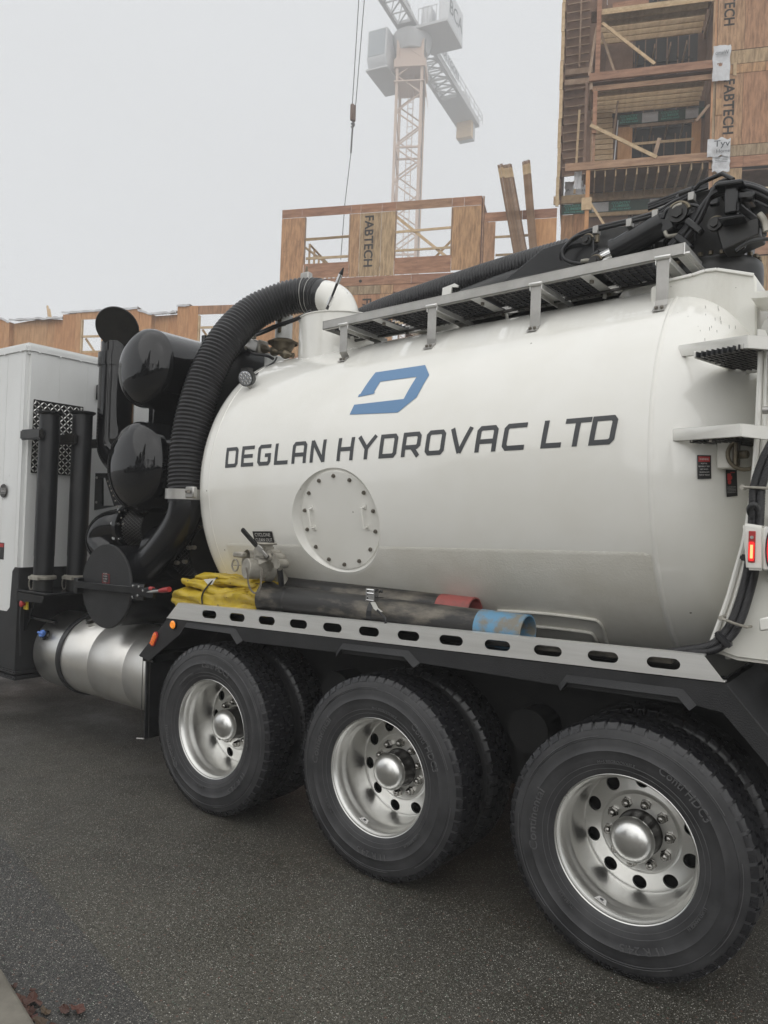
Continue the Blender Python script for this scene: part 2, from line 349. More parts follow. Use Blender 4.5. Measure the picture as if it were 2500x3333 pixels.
# ---- wheels -------------------------------------------------------
def ring_profile(mb, prof, n, mi=0): mb.lathe([(y, r) for r, y in prof], (0, 0, 0), (0, 1, 0), n, mi)
def tyre_mesh():
    mb = MB(); yc = .105
    half = [(.318, -.103), (.330, -.114), (.345, -.120), (.372, -.130), (.40, -.1365), (.43, -.1395), (.4335, -.1425), (.437, -.1395), (.462, -.138), (.485, -.134), (.4875, -.1365), (.491, -.132), (.512, -.127), (.530, -.120), (.543, -.112), (.5475, -.100)]
    prof = [(r, yc+o) for r, o in half]+[(.548, yc)]+[(r, yc-o) for r, o in half[::-1]]
    ring_profile(mb, prof, 120)
    me_rows = 5; nb = 56; rows = [-.086, -.043, 0, .043, .086]; wr = .038
    for j, yo in enumerate(rows):
        for k in range(nb):
            a = 2*pi*(k+(.5 if j % 2 else 0))/nb; da = 2*pi/nb*.42; r0, r1 = .540, .5617
            outer = j in (0, 4); w0 = wr/2
            ys = [yc+yo-w0, yc+yo+w0]
            if outer: ys = [yc+yo-w0-(.006 if j == 0 else -.0), yc+yo+w0+(.006 if j == 4 else 0)]
            # hexagonal lug
            pts = [(-da, ys[0]+.006), (-da*.55, ys[0]), (da*.55, ys[0]), (da, ys[0]+.006), (da*1.0, ys[1]-.006), (da*.55, ys[1]), (-da*.55, ys[1]), (-da, ys[1]-.006)]
            vs = []
            for rr, sc in ((r0, 1.04), (r1, .94)):
                for (u, y) in pts:
                    t = a+u*sc; yy = yc+yo+(y-yc-yo)*sc; rl = rr-(.006 if (outer and abs(yy-yc) > .095 and rr > .55) else 0)
                    vs.append((rl*cos(t), yy, rl*sin(t)))
            mb.add(vs, [tuple(range(8))[::-1], tuple(range(8, 16))]+[(i, (i+1) % 8, 8+(i+1) % 8, 8+i) for i in range(8)], 1)
            if outer and j == 0:   # shoulder lug running down the wall edge
                vs = []
                for (rr, yy) in ((.5555, yc-.108), (.540, yc-.119), (.526, yc-.1245)):
                    for t in (a-da*.9, a+da*.9): vs.append((rr*cos(t), yy, rr*sin(t)))
                vs += [((r-.02)*cos(t), yc-.10, (r-.02)*sin(t)) for r in (.55, .54, .53) for t in (a-da*.9, a+da*.9)]
                mb.add(vs, [(0, 1, 3, 2), (2, 3, 5, 4), (0, 2, 8, 6), (1, 7, 9, 3), (2, 4, 10, 8), (3, 9, 11, 5)], 1)
    # raised sidewall writing
    yw = yc-.1385
    def arc(txt, rad, mid, hgt, width, flip=False):
        vs, fs = text2d(txt, 1); x0, x1 = min(v[0] for v in vs), max(v[0] for v in vs); sx = width/(x1-x0)
        out = []
        for lay in (0, 1):
            for x, y in vs:
                X = (x-x0)*sx-width/2; Y = (y-.35)*hgt/.7
                t = radians(mid)-X/rad if not flip else radians(mid)+X/rad; rr = rad+Y if not flip else rad-Y
                d = .0 if rr < .437 else (rr-.437)*.08
                out.append((rr*cos(t), yw+d-.0042*lay+.001, rr*sin(t)))
        n = len(vs); F = [tuple(n+i for i in f) for f in fs]
        from collections import Counter
        ec = Counter()
        for f in fs:
            for i in range(len(f)): ec[tuple(sorted((f[i], f[(i+1) % len(f)])))] += 1
        for (a_, b_), c_ in ec.items():
            if c_ == 1: F.append((a_, b_, n+b_, n+a_))
        mb.add(out, F, 2)
    arc('Continental', .425, 175, .040, .30); arc('Conti HDC3', .425, 50, .036, .27); arc('11 R 24.5', .42, 285, .034, .20); arc('Continental', .425, 285+0, .001, .001)
    arc('M+S REGROOVABLE', .385, 95, .014, .17); arc('TUBELESS', .382, 230, .014, .09); arc('LOAD RANGE H', .384, 330, .014, .13)
    for R_ in (.375, .352): mb.ring((0, yw+(.006 if R_ > .36 else .015), 0), (0, 1, 0), R_, .0016, 90, 5, 2)
    for k in range(5): mb.ring((0, yw+.0055, 0), (0, 1, 0), .497+.003*(k % 2), .0016, 30, 5, 2, k*72+8, k*72+58)
    return mb
def disc_holes(mb, r0, r1, yf, nh, rc, rh, mi=0, y2=None):
    nr = 24; dth = 2*pi/nh
    for h in range(nh):
        hw = dth/2*rc; corners = [atan2(s1*(b-rc if False else (r1-rc if s2 > 0 else r0-rc)), 1) for s1 in (1,) for s2 in (1,)]
        angs = [2*pi*i/nr for i in range(nr)]
        for (u, v) in ((r1-rc, hw), (r1-rc, -hw), (r0-rc, hw), (r0-rc, -hw)): angs.append(atan2(v, u) % (2*pi))
        angs = sorted(set(round(a, 6) for a in angs)); vs = []; n = len(angs)
        for a in angs:
            c, s_ = cos(a), sin(a); t = 1e9
            if c > 1e-9: t = min(t, (r1-rc)/c)
            if c < -1e-9: t = min(t, (r0-rc)/c)
            if abs(s_) > 1e-9: t = min(t, hw/abs(s_))
            for q, yo in ((t, 0), (rh, 0), (rh*.97, .012)):
                rr = rc+q*c; th = (h+.5)*dth+(q*s_)/rc
                if q == rh or q == rh*.97:   # true circle
                    X = rc+q*c; Yt = q*s_; rr = hypot(X, Yt); th = (h+.5)*dth+atan2(Yt, X)
                vs.append((rr*cos(th), yf(rr)+yo, rr*sin(th)))
        fs = []
        for i in range(n):
            j = (i+1) % n
            fs.append((3*i, 3*j, 3*j+1, 3*i+1)); fs.append((3*i+1, 3*j+1, 3*j+2, 3*i+2))
        mb.add(vs, fs, mi)
def rim_mesh():
    mb = MB()
    ring_profile(mb, [(.306, .19), (.314, .10), (.318, .03), (.326, .012), (.3285, .002), (.3275, -.004), (.324, -.0065), (.3205, -.004), (.3185, .004), (.312, .012), (.308, .020), (.303, .032), (.3005, .050), (.297, .066), (.289, .080), (.286, .098), (.2855, .150), (.2850, .205), (.2845, .235), (.2825, .250), (.280, .257), (.277, .260)], 128)
    yf = lambda r: .260-.016*((.277-r)/.085)
    disc_holes(mb, .192, .277, yf, 10, .2395, .0335)
    ring_profile(mb, [(.192, .244), (.187, .2415), (.182, .237), (.179, .233), (.176, .2305), (.171, .230), (.105, .230), (.09, .230)], 96)
    ring_profile(mb, [(.277, .260), (.280, .262), (.290, .250), (.306, .215)], 64)
    return mb
def hub_meshes():
    h = MB(); ring_profile(h, [(.108, .230), (.1045, .226), (.102, .220), (.100, .20), (.099, .15), (.0965, .134)], 48)
    c = MB(); ring_profile(c, [(r_, y_+.086) for r_, y_ in ((.0965, .050), (.1015, .048), (.1035, .040), (.1025, .030), (.097, .016), (.086, .0), (.070, -.0115), (.05, -.0195), (.025, -.024), (0, -.0255))], 48)
    return h, c
def nut_mesh():
    mb = MB(); n = 6
    vs = []
    for y, r in ((0, .026), (-.005, .026), (-.006, .0225), (-.026, .0215)):
        vs += [(r*cos(2*pi*k/6), y, r*sin(2*pi*k/6)) for k in range(6)]
    mb.add(vs, [(i*6+k, i*6+(k+1) % 6, (i+1)*6+(k+1) % 6, (i+1)*6+k) for i in range(3) for k in range(6)]+[tuple(range(18, 24))])
    mb.lathe([(-.025, .0195), (-.036, .0175), (-.043, .012), (-.0465, 0)], (0, 0, 0), (0, 1, 0), 14)
    return mb
def local(mb, name, mats, smooth=38):
    o = mb.obj(name, mats, None, smooth, org=(0, 0, 0)); me = o.data; bpy.data.objects.remove(o); return me
ME_TYRE = local(tyre_mesh(), 'tyre', ['tyre', 'tread', 'tyreline']); ME_RIM = local(rim_mesh(), 'rim', 'alu', 30)
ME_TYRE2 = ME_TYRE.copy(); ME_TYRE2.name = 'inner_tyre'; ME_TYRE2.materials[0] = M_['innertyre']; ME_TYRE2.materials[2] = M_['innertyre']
_h, _c = hub_meshes(); ME_HUB = local(_h, 'hub', 'hub'); ME_CAP = local(_c, 'hub_cap', 'alu', 50); ME_NUT = local(nut_mesh(), 'lug_nut', 'nut')
_s = MB(); vs = [(-.030, -.0, -.018), (.030, 0, -.018), (.018, 0, .016), (-.018, 0, .016)]; _s.add(vs, [(0, 1, 2, 3)], 0)
_s.add([(-.008, -.0006, -.004), (.008, -.0006, -.004), (.008, -.0006, .010), (-.008, -.0006, .010)], [(0, 1, 2, 3)], 1); text_on(_s, 'ALCOA', (-.018, -.0006, -.013), (1, 0, 0), (0, 0, 1), .0065, .036, 1)
ME_STK = local(_s, 'sticker', ['decalwhite', 'letter'], 0)
for i, x in enumerate(AX):
    c = V3((x, 0, WZ)); w = empty('wheel', c, truck); rot = [.35, 0.18, .0][i]
    w['label'] = ['front wheel of the three, bare hub cap and black tyre', 'middle wheel of the three, chrome lug nuts round the hub', 'nearest rear wheel, largest in view, small white sticker on rim'][i]
    def sub(nm, me, loc, r=(0, 0, 0), par=w):
        o = bpy.data.objects.new(nm, me); COL.objects.link(o); o.parent = par; o.location = loc; o.rotation_euler = r; WL[o.name] = WL[par.name]+V3(loc); return o
    sub('tyre', ME_TYRE, (0, 0, 0), (0, [-.55, .25, 0][i], 0)); sub('rim', ME_RIM, (0, 0, 0), (0, rot, 0)); sub('hub', ME_HUB, (0, 0, 0)); sub('hub_cap', ME_CAP, (0, 0, 0))
    for k in range(10):
        a = 2*pi*k/10+rot+.12; sub('lug_nut', ME_NUT, (.1425*cos(a), .230, .1425*sin(a)), (0, -a, 0))
    if i > 0: sub('sticker', ME_STK, (-.105, .044, -.2790), (radians(-82), radians(20.5), 0))
    w2 = empty('wheel', c+V3((0, .33, 0)), truck); w2['label'] = 'inner wheel of a rear pair, in the dark behind the outer one'
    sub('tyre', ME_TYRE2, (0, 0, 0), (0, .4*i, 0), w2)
    d = MB(); d.cyl((0, .02, 0), (0, .20, 0), .29, n=40); d.cyl((0, -.03, 0), (0, .02, 0), .20, n=32); sub('brake_drum', local(d, 'brake_drum', 'under'), (0, 0, 0), (0, 0, 0), w2)
    for yy in (1.90, 2.23):
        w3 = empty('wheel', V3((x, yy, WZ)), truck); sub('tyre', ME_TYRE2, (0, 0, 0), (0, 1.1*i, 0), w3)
    MB().cyl((x, .4, WZ), (x, 2.2, WZ), .09, n=20).obj('axle', 'under', truck)
    mb = MB(); mb.beam((x-.5, .78, WZ+.14), (x+.5, .78, WZ+.14), .10, .12); mb.cyl((x, .62, WZ+.2), (x, .94, WZ+.2), .14, n=20); mb.beam((x, .78, WZ+.1), (x, .78, WZ+.35), .14, .3); mb.obj('suspension', 'under', truck, bevel=.01)
    for (px, py) in ((x+.28, WZ+.50), (x+.36, WZ+.50), (x+.52, WZ+.48), (x+.60, WZ+.47)): MB().cyl((px, .66, py), (px, .70, py), .016, n=8).obj('frame_bolt', 'hub', truck)
for y in (.74, 1.72): MB().box(-6, 2.9, y, y+.09, .83, 1.10).obj('frame_rail', 'under', truck, bevel=.006)
MB().box(-3.9, 2.2, .60, 2.0, 1.10, 1.24).obj('belly_box', 'under', truck)  # broad black box filling the belly, added to block light
# air tanks and cross members lost in the dark between the wheels
for x in (-.69, .69): MB().cyl((x, .45, .86), (x, 1.9, .86), .12, n=20).obj('air_tank', 'under', truck)
MB().box(-2.15, 2.2, .63, .645, .50, 1.25).obj('inner_dark_panel', 'under', truck)  # added panel, shuts out light so the wheel well stays dark
MB().box(-2.1, 2.0, .60, 2.54, 1.235, 1.25).obj('deck_floor', 'under', truck); MB().box(-2.1, 2.1, 2.50, 2.52, .95, 1.30).obj('far_fender', 'blacktex', truck)  # deck floor and far fender added as occluders to darken the underside
# ---- fender ------------------------------------------------------
def onp(lst, Y): return [U(x, y, Y) for x, y in lst]
FO = [(361, 1336), (1568, 1476), (1659, 1588), (1740, 1690), (1745, 1790), (1655, 1652), (1560, 1540), (1500, 1524), (1212, 1482), (905, 1432), (723, 1409), (526, 1386), (508, 1362), (404, 1347), (391, 1368), (322, 1428), (299, 1416)]
mb = MB(); P = onp(FO, 0.0); mb.prism(P, (0, .012, 0)); mb.obj('fender', 'blacktex', truck, bevel=.003)
def strip(name, pts, y0, y1, th, m, par=truck, bevel=0):
    """a folded sheet running along pts (XZ), from y0 to y1"""
    mb = MB()
    for a, b in zip(pts[:-1], pts[1:]):
        a, b = V3(a), V3(b); a.y = b.y = y0; d = (b-a).normalized(); n = V3((-d.z, 0, d.x))*th
        mb.prism([a, b, b+n, a+n], (0, y1-y0, 0))
    return mb.obj(name, m, par, smooth=30)
top = [P[16]+V3((.0, 0, 0)), P[0], P[1], P[2], P[3]]
top = [p-V3((0, 0, .004)) for p in top]
strip('fender_top', [top[0]+V3((.003, 0, -.001)), top[1]+V3((.003, 0, -.002))], .012, .62, -.008, 'blacktex')
strip('fender_top', [top[1]+V3((.006, 0, -.001)), top[2]+V3((-.002, 0, -.002))], .012, .70, -.008, 'blacktex')
strip('fender_top', [top[2], top[3], top[4]], .012, .70, -.008, 'blacktex')
MB().prism([V3((P[16].x, .64, P[16].z)), V3((P[0].x, .64, P[0].z-.02)), V3((P[1].x, .70, P[1].z-.02)), V3((P[3].x, .70, P[3].z)), V3((P[3].x, .70, .95)), V3((P[16].x, .64, .90))], (0, .01, 0)).obj('inner_dark_panel', 'under', truck)
for rb in ([(389, 1367), (404, 1344), (509, 1358), (525, 1384)], [(727, 1408), (741, 1389), (883, 1405), (907, 1432)], [(1206, 1480), (1224, 1457), (1475, 1488), (1505, 1523)]):
    mb = MB(); q = onp(rb, 0.0); off = []
    for i in range(len(q)):
        ds = [(q[j+1]-q[j]).normalized() for j in (i-1, i) if 0 <= j < len(q)-1]; ns = [V3((d.z, 0, -d.x)) for d in ds]; ns = [n if n.z < 0 else -n for n in ns]
        n = sum(ns, V3()).normalized(); k = 1/max(.5, n.dot(ns[0])); off.append(q[i]+n*(.030*k))
    P0 = [p_+V3((0, -.001, 0)) for p_ in q]; P1 = [p_+V3((0, -.034, 0)) for p_ in off]; P2 = [p_+V3((0, .010, 0)) for p_ in off]; n_ = len(q)
    mb.add(P0+P1+P2, [(i, i+1, n_+i+1, n_+i) for i in range(n_-1)]+[(n_+i, n_+i+1, 2*n_+i+1, 2*n_+i) for i in range(n_-1)]+[(0, n_, 2*n_), (n_-1, 2*n_-1, 3*n_-1)])
    mb.obj('fender_rib', 'blacktex', truck)
# marker lamps
def lamp(x, y, rx, rz, m, tilt=0):
    c = U(x, y, -.002); mb = MB(); n = 28
    def pt(k, sx, sz, yo):
        a = 2*pi*k/n; X = rx*sx*cos(a); Z = rz*sz*sin(a)
        if rz > rx: Z = (rz-rx)*(1 if sin(a) > 0 else -1)*sz+rx*sz*sin(a)
        return c+V3((X*cos(tilt)+Z*sin(tilt), yo, -X*sin(tilt)+Z*cos(tilt)))
    base = [pt(k, 1.12, 1.12, 0) for k in range(n)]+[pt(k, 1.12, 1.12, -.008) for k in range(n)]+[pt(k, 1, 1, -.011) for k in range(n)]
    mb.add(base, [(i*n+k, i*n+(k+1) % n, (i+1)*n+(k+1) % n, (i+1)*n+k) for i in (0, 1) for k in range(n)]+[tuple(range(2*n, 3*n))])
    o = mb.obj('marker_lamp', 'blackgloss' if rz <= rx else 'decalred', truck); o['label'] = 'round lit amber marker lamp' if rz <= rx else 'oval orange side reflector'
    mb = MB(); mb.add([pt(k, .97, .97, -.0125) for k in range(n)]+[pt(k, .6, .7, -.017) for k in range(n)], [(k, (k+1) % n, n+(k+1) % n, n+k) for k in range(n)]+[tuple(range(n, 2*n))])
    l = mb.obj('lens', m, o)
    for k in range(12 if rz <= rx else 10):
        a = 2*pi*k/12; g = MB()
        if rz <= rx: q = c+V3((.6*rx*cos(a), -.017, .6*rz*sin(a)))
        else:
            i_, j_ = k % 2, k//2; X = (i_-.5)*rx*.8; Z = (j_-2)*rz*.38; q = c+V3((X*cos(tilt)+Z*sin(tilt), -.017, -X*sin(tilt)+Z*cos(tilt)))
        g.lathe([(0, .0065), (-.003, .005), (-.0045, 0)], q, (0, 1, 0), 8); g.obj('led', m, o)
lamp(376, 1349, .029, .029, 'amber'); lamp(334, 1380, .022, .052, 'ambero', radians(28))
# mud flap and bracket
a = U(305, 1424, .02); b = U(328, 1430, .02)
mb = MB(); x0 = P[16].x+.04
mb.prism([V3((x0, .03, .94)), V3((x0+.012, .03, .94)), V3((x0+.03, .03, .36)), V3((x0+.018, .03, .33))], (0, .56, 0)); mb.obj('mud_flap', 'rubber', truck, bevel=.003)
for dx, y in ((-.0, .012), (.035, .05)): MB().tube([(x0+dx, y, .95), (x0+dx+.004, y-.002, .7), (x0+dx+.018, y, .345)], .003, 6).obj('flap_stay', 'hub', truck)
MB().tube([(x0-.02, .0, .34), (x0+.05, .01, .35)], .006, 8).obj('flap_stay', 'steel', truck)
MB().box(x0-.02, x0+.10, .02, .5, .90, .96).obj('flap_bracket', 'blacksat', truck, bevel=.004)
# ---- deck rail (aluminium, with slots) ---------------------------
RT0, RT1, RB0, RB1 = U(385, 1302, -.004), U(1520, 1415, -.004), U(360, 1335, -.004), U(1566, 1474, -.004)
def RP(u, v, y=-.004):   # u metres along, v 0 bottom .. 1 top
    b = RB0+(RB1-RB0)*(u/(RB1.x-RB0.x)); t = RT0+(RT1-RT0)*((b.x-RT0.x)/(RT1.x-RT0.x)); p = b.lerp(V3((b.x, b.y, t.z)), v); p.y = y; return p
mb = MB(); LEN = RB1.x-RB0.x; s_first = U(453, 1322, 0).x-RB0.x; s_last = U(1433, 1434, 0).x-RB0.x
ns = 12; cs = [s_first+(s_last-s_first)*i/(ns-1) for i in range(ns)]
pitch = cs[1]-cs[0]; hw, hh = .072, .20; NSEG = 8
def slotcell(ua, ub, uc, y):
    loop = []
    H = .125; rr = .029
    for k in range(NSEG+1):
        a = -pi/2+pi*k/NSEG; loop.append((uc+hw-rr+rr*cos(a), .5+rr*sin(a)/H))
    for k in range(NSEG+1):
        a = pi/2+pi*k/NSEG; loop.append((uc-hw+rr+rr*cos(a), .5+rr*sin(a)/H))
    m = len(loop); outer = []
    for (u, v) in loop:
        du, dv = u-uc, (v-.5); t = min((ub-uc)/du if du > 1e-9 else 1e9, (ua-uc)/du if du < -1e-9 else 1e9, .5/abs(dv) if abs(dv) > 1e-9 else 1e9)
        outer.append((uc+du*t, .5+dv*t))
    vs = [RP(u, v, y) for u, v in loop]+[RP(u, v, y) for u, v in outer]+[RP(u, v, y+.005) for u, v in loop]
    fs = [(i, (i+1) % m, m+(i+1) % m, m+i) for i in range(m)]+[(i, (i+1) % m, 2*m+(i+1) % m, 2*m+i) for i in range(m)]
    cn = [(ua, 0), (ub, 0), (ub, 1), (ua, 1)]
    b0 = len(vs); vs += [RP(u, v, y) for u, v in cn]
    # corner fills
    for ci, (u, v) in enumerate(cn):
        best = sorted(range(m), key=lambda i: (outer[i][0]-u)**2+((outer[i][1]-v)*.125)**2)[:6]
        adj = None
        for i in range(m):
            j = (i+1) % m; A, B = outer[i], outer[j]
            onx = lambda q: abs(q[0]-u) < 1e-6; ony = lambda q: abs(q[1]-v) < 1e-6
            if (onx(A) and ony(B)) or (ony(A) and onx(B)): adj = (m+i, m+j, b0+ci)
        if adj: fs.append(adj)
    mb.add(vs, fs)
for i, c_ in enumerate(cs): slotcell(c_-pitch/2, c_+pitch/2, c_, -.004)
e0, e1 = cs[0]-pitch/2, cs[-1]+pitch/2
mb.add([RB0, RP(e0, 0), RP(e0, 1), V3((RT0.x, -.004, RT0.z))], [(0, 1, 2, 3)])
mb.add([RP(e1, 0), RB1, V3((RT1.x, -.004, RT1.z)), RP(e1, 1)], [(0, 1, 2, 3)])
mb.prism([RT0, RT1, RT1+V3((0, .003, -.006)), RT0+V3((0, .003, -.006))], (0, .045, 0))
mb.prism([RB0, RB1, RB1+V3((0, .001, .006)), RB0+V3((0, .001, .006))], (0, .03, 0))
deck_rail = mb.obj('deck_rail', 'brushed', truck, smooth=25)
# deck plate and the worn planks seen through the slots
dz0 = RB0.z+.012; dz1 = RB1.z+.012
MB().prism([(RB0.x+.02, .02, dz0), (RB1.x, .02, dz1), (RB1.x, .02, dz1+.01), (RB0.x+.02, .02, dz0+.01)], (0, .62, 0)).obj('deck_plate', 'blacksat', truck)
for k in range(3): MB().prism([(.55, .05+.1*k, 1.39), (1.55, .05+.1*k, 1.425), (1.55, .05+.1*k, 1.40), (.55, .05+.1*k, 1.365)], (0, .085, -.0), ).obj('deck_board', 'dug', truck, bevel=.004)
MB().cyl(U(1572, 1423, .22)+V3((0, 0, -.0)), U(1572, 1423, .22)+V3((0, 0, .02)), .012, n=8).obj('deck_bolt', 'steel', truck)
# ---- tank --------------------------------------------------------
prof = []
for k in range(13): t = pi/2*k/12; prof.append((TX0-HD0*cos(t), TR*sin(t)))
prof[0] = (TX0-HD0, 0)
for k in range(1, 20): prof.append((TX0+(TX1-TX0)*k/20, TR))
for k in range(0, 17): t = pi/2*k/16; prof.append((TX1+HD1*sin(t), TR*cos(t) if k < 16 else 0))
mb = MB(); mb.lathe(prof, TC, TA, 144); tank = mb.obj('tank', 'white', truck, smooth=60)
ma, mp = -.545, -13.4; mn = (T(ma, mp, 1)-T(ma, mp, 0)).normalized(); mt = TA; mu = mn.cross(mt).normalized(); mu = -mu if mu.z < 0 else mu; mfl = -.062; mc = T(ma, mp, mfl)
_k = MB(); _k.lathe([(0, 0), (0, .322), (.004, .330), (.012, .335), (.062, .350), (.30, .43), (.30, 0)], mc, mn, 96); cut = _k.obj('cutter', 'white', None, 0)
md_ = tank.modifiers.new('b', 'BOOLEAN'); md_.operation = 'DIFFERENCE'; md_.object = cut; md_.solver = 'EXACT'
bpy.context.view_layer.update(); _me = bpy.data.meshes.new_from_object(tank.evaluated_get(bpy.context.evaluated_depsgraph_get())); tank.modifiers.clear(); tank.data = _me; _me.name = 'tank'
_me.shade_smooth(); _me.set_sharp_from_angle(angle=radians(32)); bpy.data.objects.remove(cut)
_me.materials.clear(); _me.materials.append(M_['white'])
for (a, w) in ((TX1, .010), (TX0+.05, .006)):
    mb = MB(); mb.lathe([(a-w*1.6, TR-.003), (a-w*.7, TR+.0025), (a+w*.5, TR+.003), (a+w*1.5, TR-.003)], TC, TA, 144); mb.obj('weld_seam', 'white', tank, smooth=60)
# textured liner patch low on the flank
mb = MB(); A0, A1 = -1.575, 1.375; NA, NP = 300, 110; vs = []; inside = []
for i in range(NA+1):
    a = A0+(A1-A0)*i/NA
    for j in range(NP+1):
        ph = -20.8-.9*i/NA-60*j/NP
        if j == 0:
            d = min(a-A0, A1-a)
            if d < .05: ph -= degrees((.05-sqrt(max(0, .05**2-(.05-d)**2)))/TR)
        dx_ = a-ma; dy_ = radians(ph-mp)*TR; rr_ = hypot(dx_, dy_); inside.append(rr_ < .3485)
        if .335 < rr_ < .3545: k_ = .3545/rr_; a2_ = ma+dx_*k_; ph = mp+(ph-mp)*k_
        else: a2_ = a
        vs.append(T(a2_, ph, .0035 if j else .0005))
fs = [(i*(NP+1)+j, (i+1)*(NP+1)+j, (i+1)*(NP+1)+j+1, i*(NP+1)+j+1) for i in range(NA) for j in range(NP)]
mb.add(vs, [f for f in fs if not any(inside[q] for q in f)])
mb.obj('textured_coating', 'liner', tank, smooth=60)
# lettering -------------------------------------------------------
LW, LH, ST = .125, .146, .0262
def glyphs():
    w, h, t = 1.0, 1.0, .5*ST/LH; x0, x1, y0, y1 = t*1.1, 1-t*1.1, t, 1-t; ym = .5; c = .10
    return {
        'D': [([(x0, y0), (x0, y1), (x1-c, y1), (x1, y1-c*1.0), (x1, y0+c), (x1-c, y0)], True)],
        'O': [([(x0, y0+c), (x0, y1-c), (x0+c, y1), (x1-c, y1), (x1, y1-c), (x1, y0+c), (x1-c, y0), (x0+c, y0)], True)],
        'E': [([(x1+.08, y1), (x0, y1), (x0, y0), (x1+.08, y0)], False), ([(x0, ym), (x1, ym)], False)],
        'G': [([(x1+.06, y1), (x0+c, y1), (x0, y1-c), (x0, y0+c), (x0+c, y0), (x1-c, y0), (x1, y0+c), (x1, ym-.02), (.55, ym-.02)], False)],
        'L': [([(x0, 1), (x0, y0), (1.0, y0)], False)],
        'A': [([(x0, 0), (x0, y1-c), (x0+c, y1), (x1-c, y1), (x1, y1-c), (x1, 0)], False), ([(x0, .40), (x1, .40)], False)],
        'N': [([(x0, 0), (x0, 1)], False), ([(x0, .97), (x1, .03)], False), ([(x1, 0), (x1, 1)], False)],
        'H': [([(x0, 0), (x0, 1)], False), ([(x0, ym), (x1, ym)], False), ([(x1, 0), (x1, 1)], False)],
        'Y': [([(.0, .99), (.5, .46)], False), ([(1.0, .99), (.5, .46)], False), ([(.5, .5), (.5, 0)], False)],
        'R': [([(x0, 0), (x0, y1), (x1-c, y1), (x1, y1-c), (x1, .40+c*.6), (x1-c, .38), (x0, .38)], False), ([(.55, .38), (x1+.03, 0)], False)],
        'V': [([(.03, 1), (.5, .03)], False), ([(.97, 1), (.5, .03)], False)],
        'C': [([(1.02, y1), (x0+c, y1), (x0, y1-c), (x0, y0+c), (x0+c, y0), (1.02, y0)], False)],
        'T': [([(-.04, y1), (1.04, y1)], False), ([(.5, y1), (.5, 0)], False)],
    }
GL = glyphs()
def stroke(pts, closed, w):
    n = len(pts); L_, R_ = [], []
    for i in range(n):
        p = V3((*pts[i], 0)); a = V3((*pts[i-1], 0)) if (i or closed) else None; b = V3((*pts[(i+1) % n], 0)) if (i < n-1 or closed) else None
        d1 = (p-a).normalized() if a is not None else None; d2 = (b-p).normalized() if b is not None else None
        if d1 is None: d1 = d2
        if d2 is None: d2 = d1
        t = (d1+d2); t = t.normalized() if t.length > 1e-6 else d1; nn = V3((-t.y, t.x, 0)); k = 1/max(.4, nn.dot(V3((-d1.y, d1.x, 0))))
        L_.append(p+nn*(w*k/2)); R_.append(p-nn*(w*k/2))
    q = []
    for i in range(n if closed else n-1):
        j = (i+1) % n; q.append((L_[i], L_[j], R_[j], R_[i]))
    return q
mb = MB(); lvl = 0
def put_letter(ch, a0, wd):
    for pts, cl in GL[ch]:
        pp = [(x*wd, y*LH) for x, y in pts]
        for q in stroke(pp, cl, ST):
            L1 = max((q[1]-q[0]).length, (q[2]-q[3]).length); n = max(1, int(L1/.03)); vs = []
            for k in range(n+1):
                A = q[0].lerp(q[1], k/n); B = q[3].lerp(q[2], k/n)
                for w_ in (0, .5, 1):
                    z = A.lerp(B, w_); a = a0+z.x
                    bp = 6.55-.45*(a+1.52) if a < 0 else 5.87-.42*a
                    vs.append(T(a+z.y*(-.09+.24*(a+1.52)/2.75), bp+degrees(z.y/TR), .0022))
            mb.add(vs, [(3*k+w_, 3*k+3+w_, 3*k+4+w_, 3*k+1+w_) for k in range(n) for w_ in (0, 1)])
for word, a0, a1 in (('DEGLAN', -1.518, -.608), ('HYDROVAC', -.508, .749), ('LTD', .847, 1.222)):
    n = len(word); wts = [(.86 if c == 'L' and word == 'LTD' else 1) for c in word]; gap = .036 if n > 3 else .010
    wd = (a1-a0-gap*(n-1))/sum(wts); x = a0
    for c, wt in zip(word, wts): mb = MB(); put_letter(c, x, wd*wt); mb.obj('letter', 'letter', tank, smooth=60); x += wd*wt+gap
# emblem
EM = [(-.391, 38.7), (-.013, 38.5), (.054, 33.5), (.019, 25.2), (-.092, 20.4), (-.465, 21.7), (-.451, 25.3), (-.074, 25.1), (-.035, 33.5), (-.31, 33.7), (-.325, 29.6), (-.318, 29.2), (-.325, 28.7), (-.444, 28.3), (-.442, 29.3), (-.432, 29.4)]
bm = bmesh.new(); vv = [bm.verts.new((a, radians(p)*TR, 0)) for a, p in EM]; bm.faces.new(vv); bmesh.ops.triangulate(bm, faces=bm.faces)
for _ in range(5): bmesh.ops.subdivide_edges(bm, edges=[e for e in bm.edges if e.calc_length() > .035], cuts=1); bmesh.ops.triangulate(bm, faces=[f for f in bm.faces if len(f.verts) > 3])
bm.verts.index_update(); mb = MB(); mb.add([T(v.co.x, degrees(v.co.y/TR), .0026) for v in bm.verts], [tuple(v.index for v in f.verts) for f in bm.faces]); bm.free()
mb.obj('company_emblem', 'blue', tank, smooth=60)
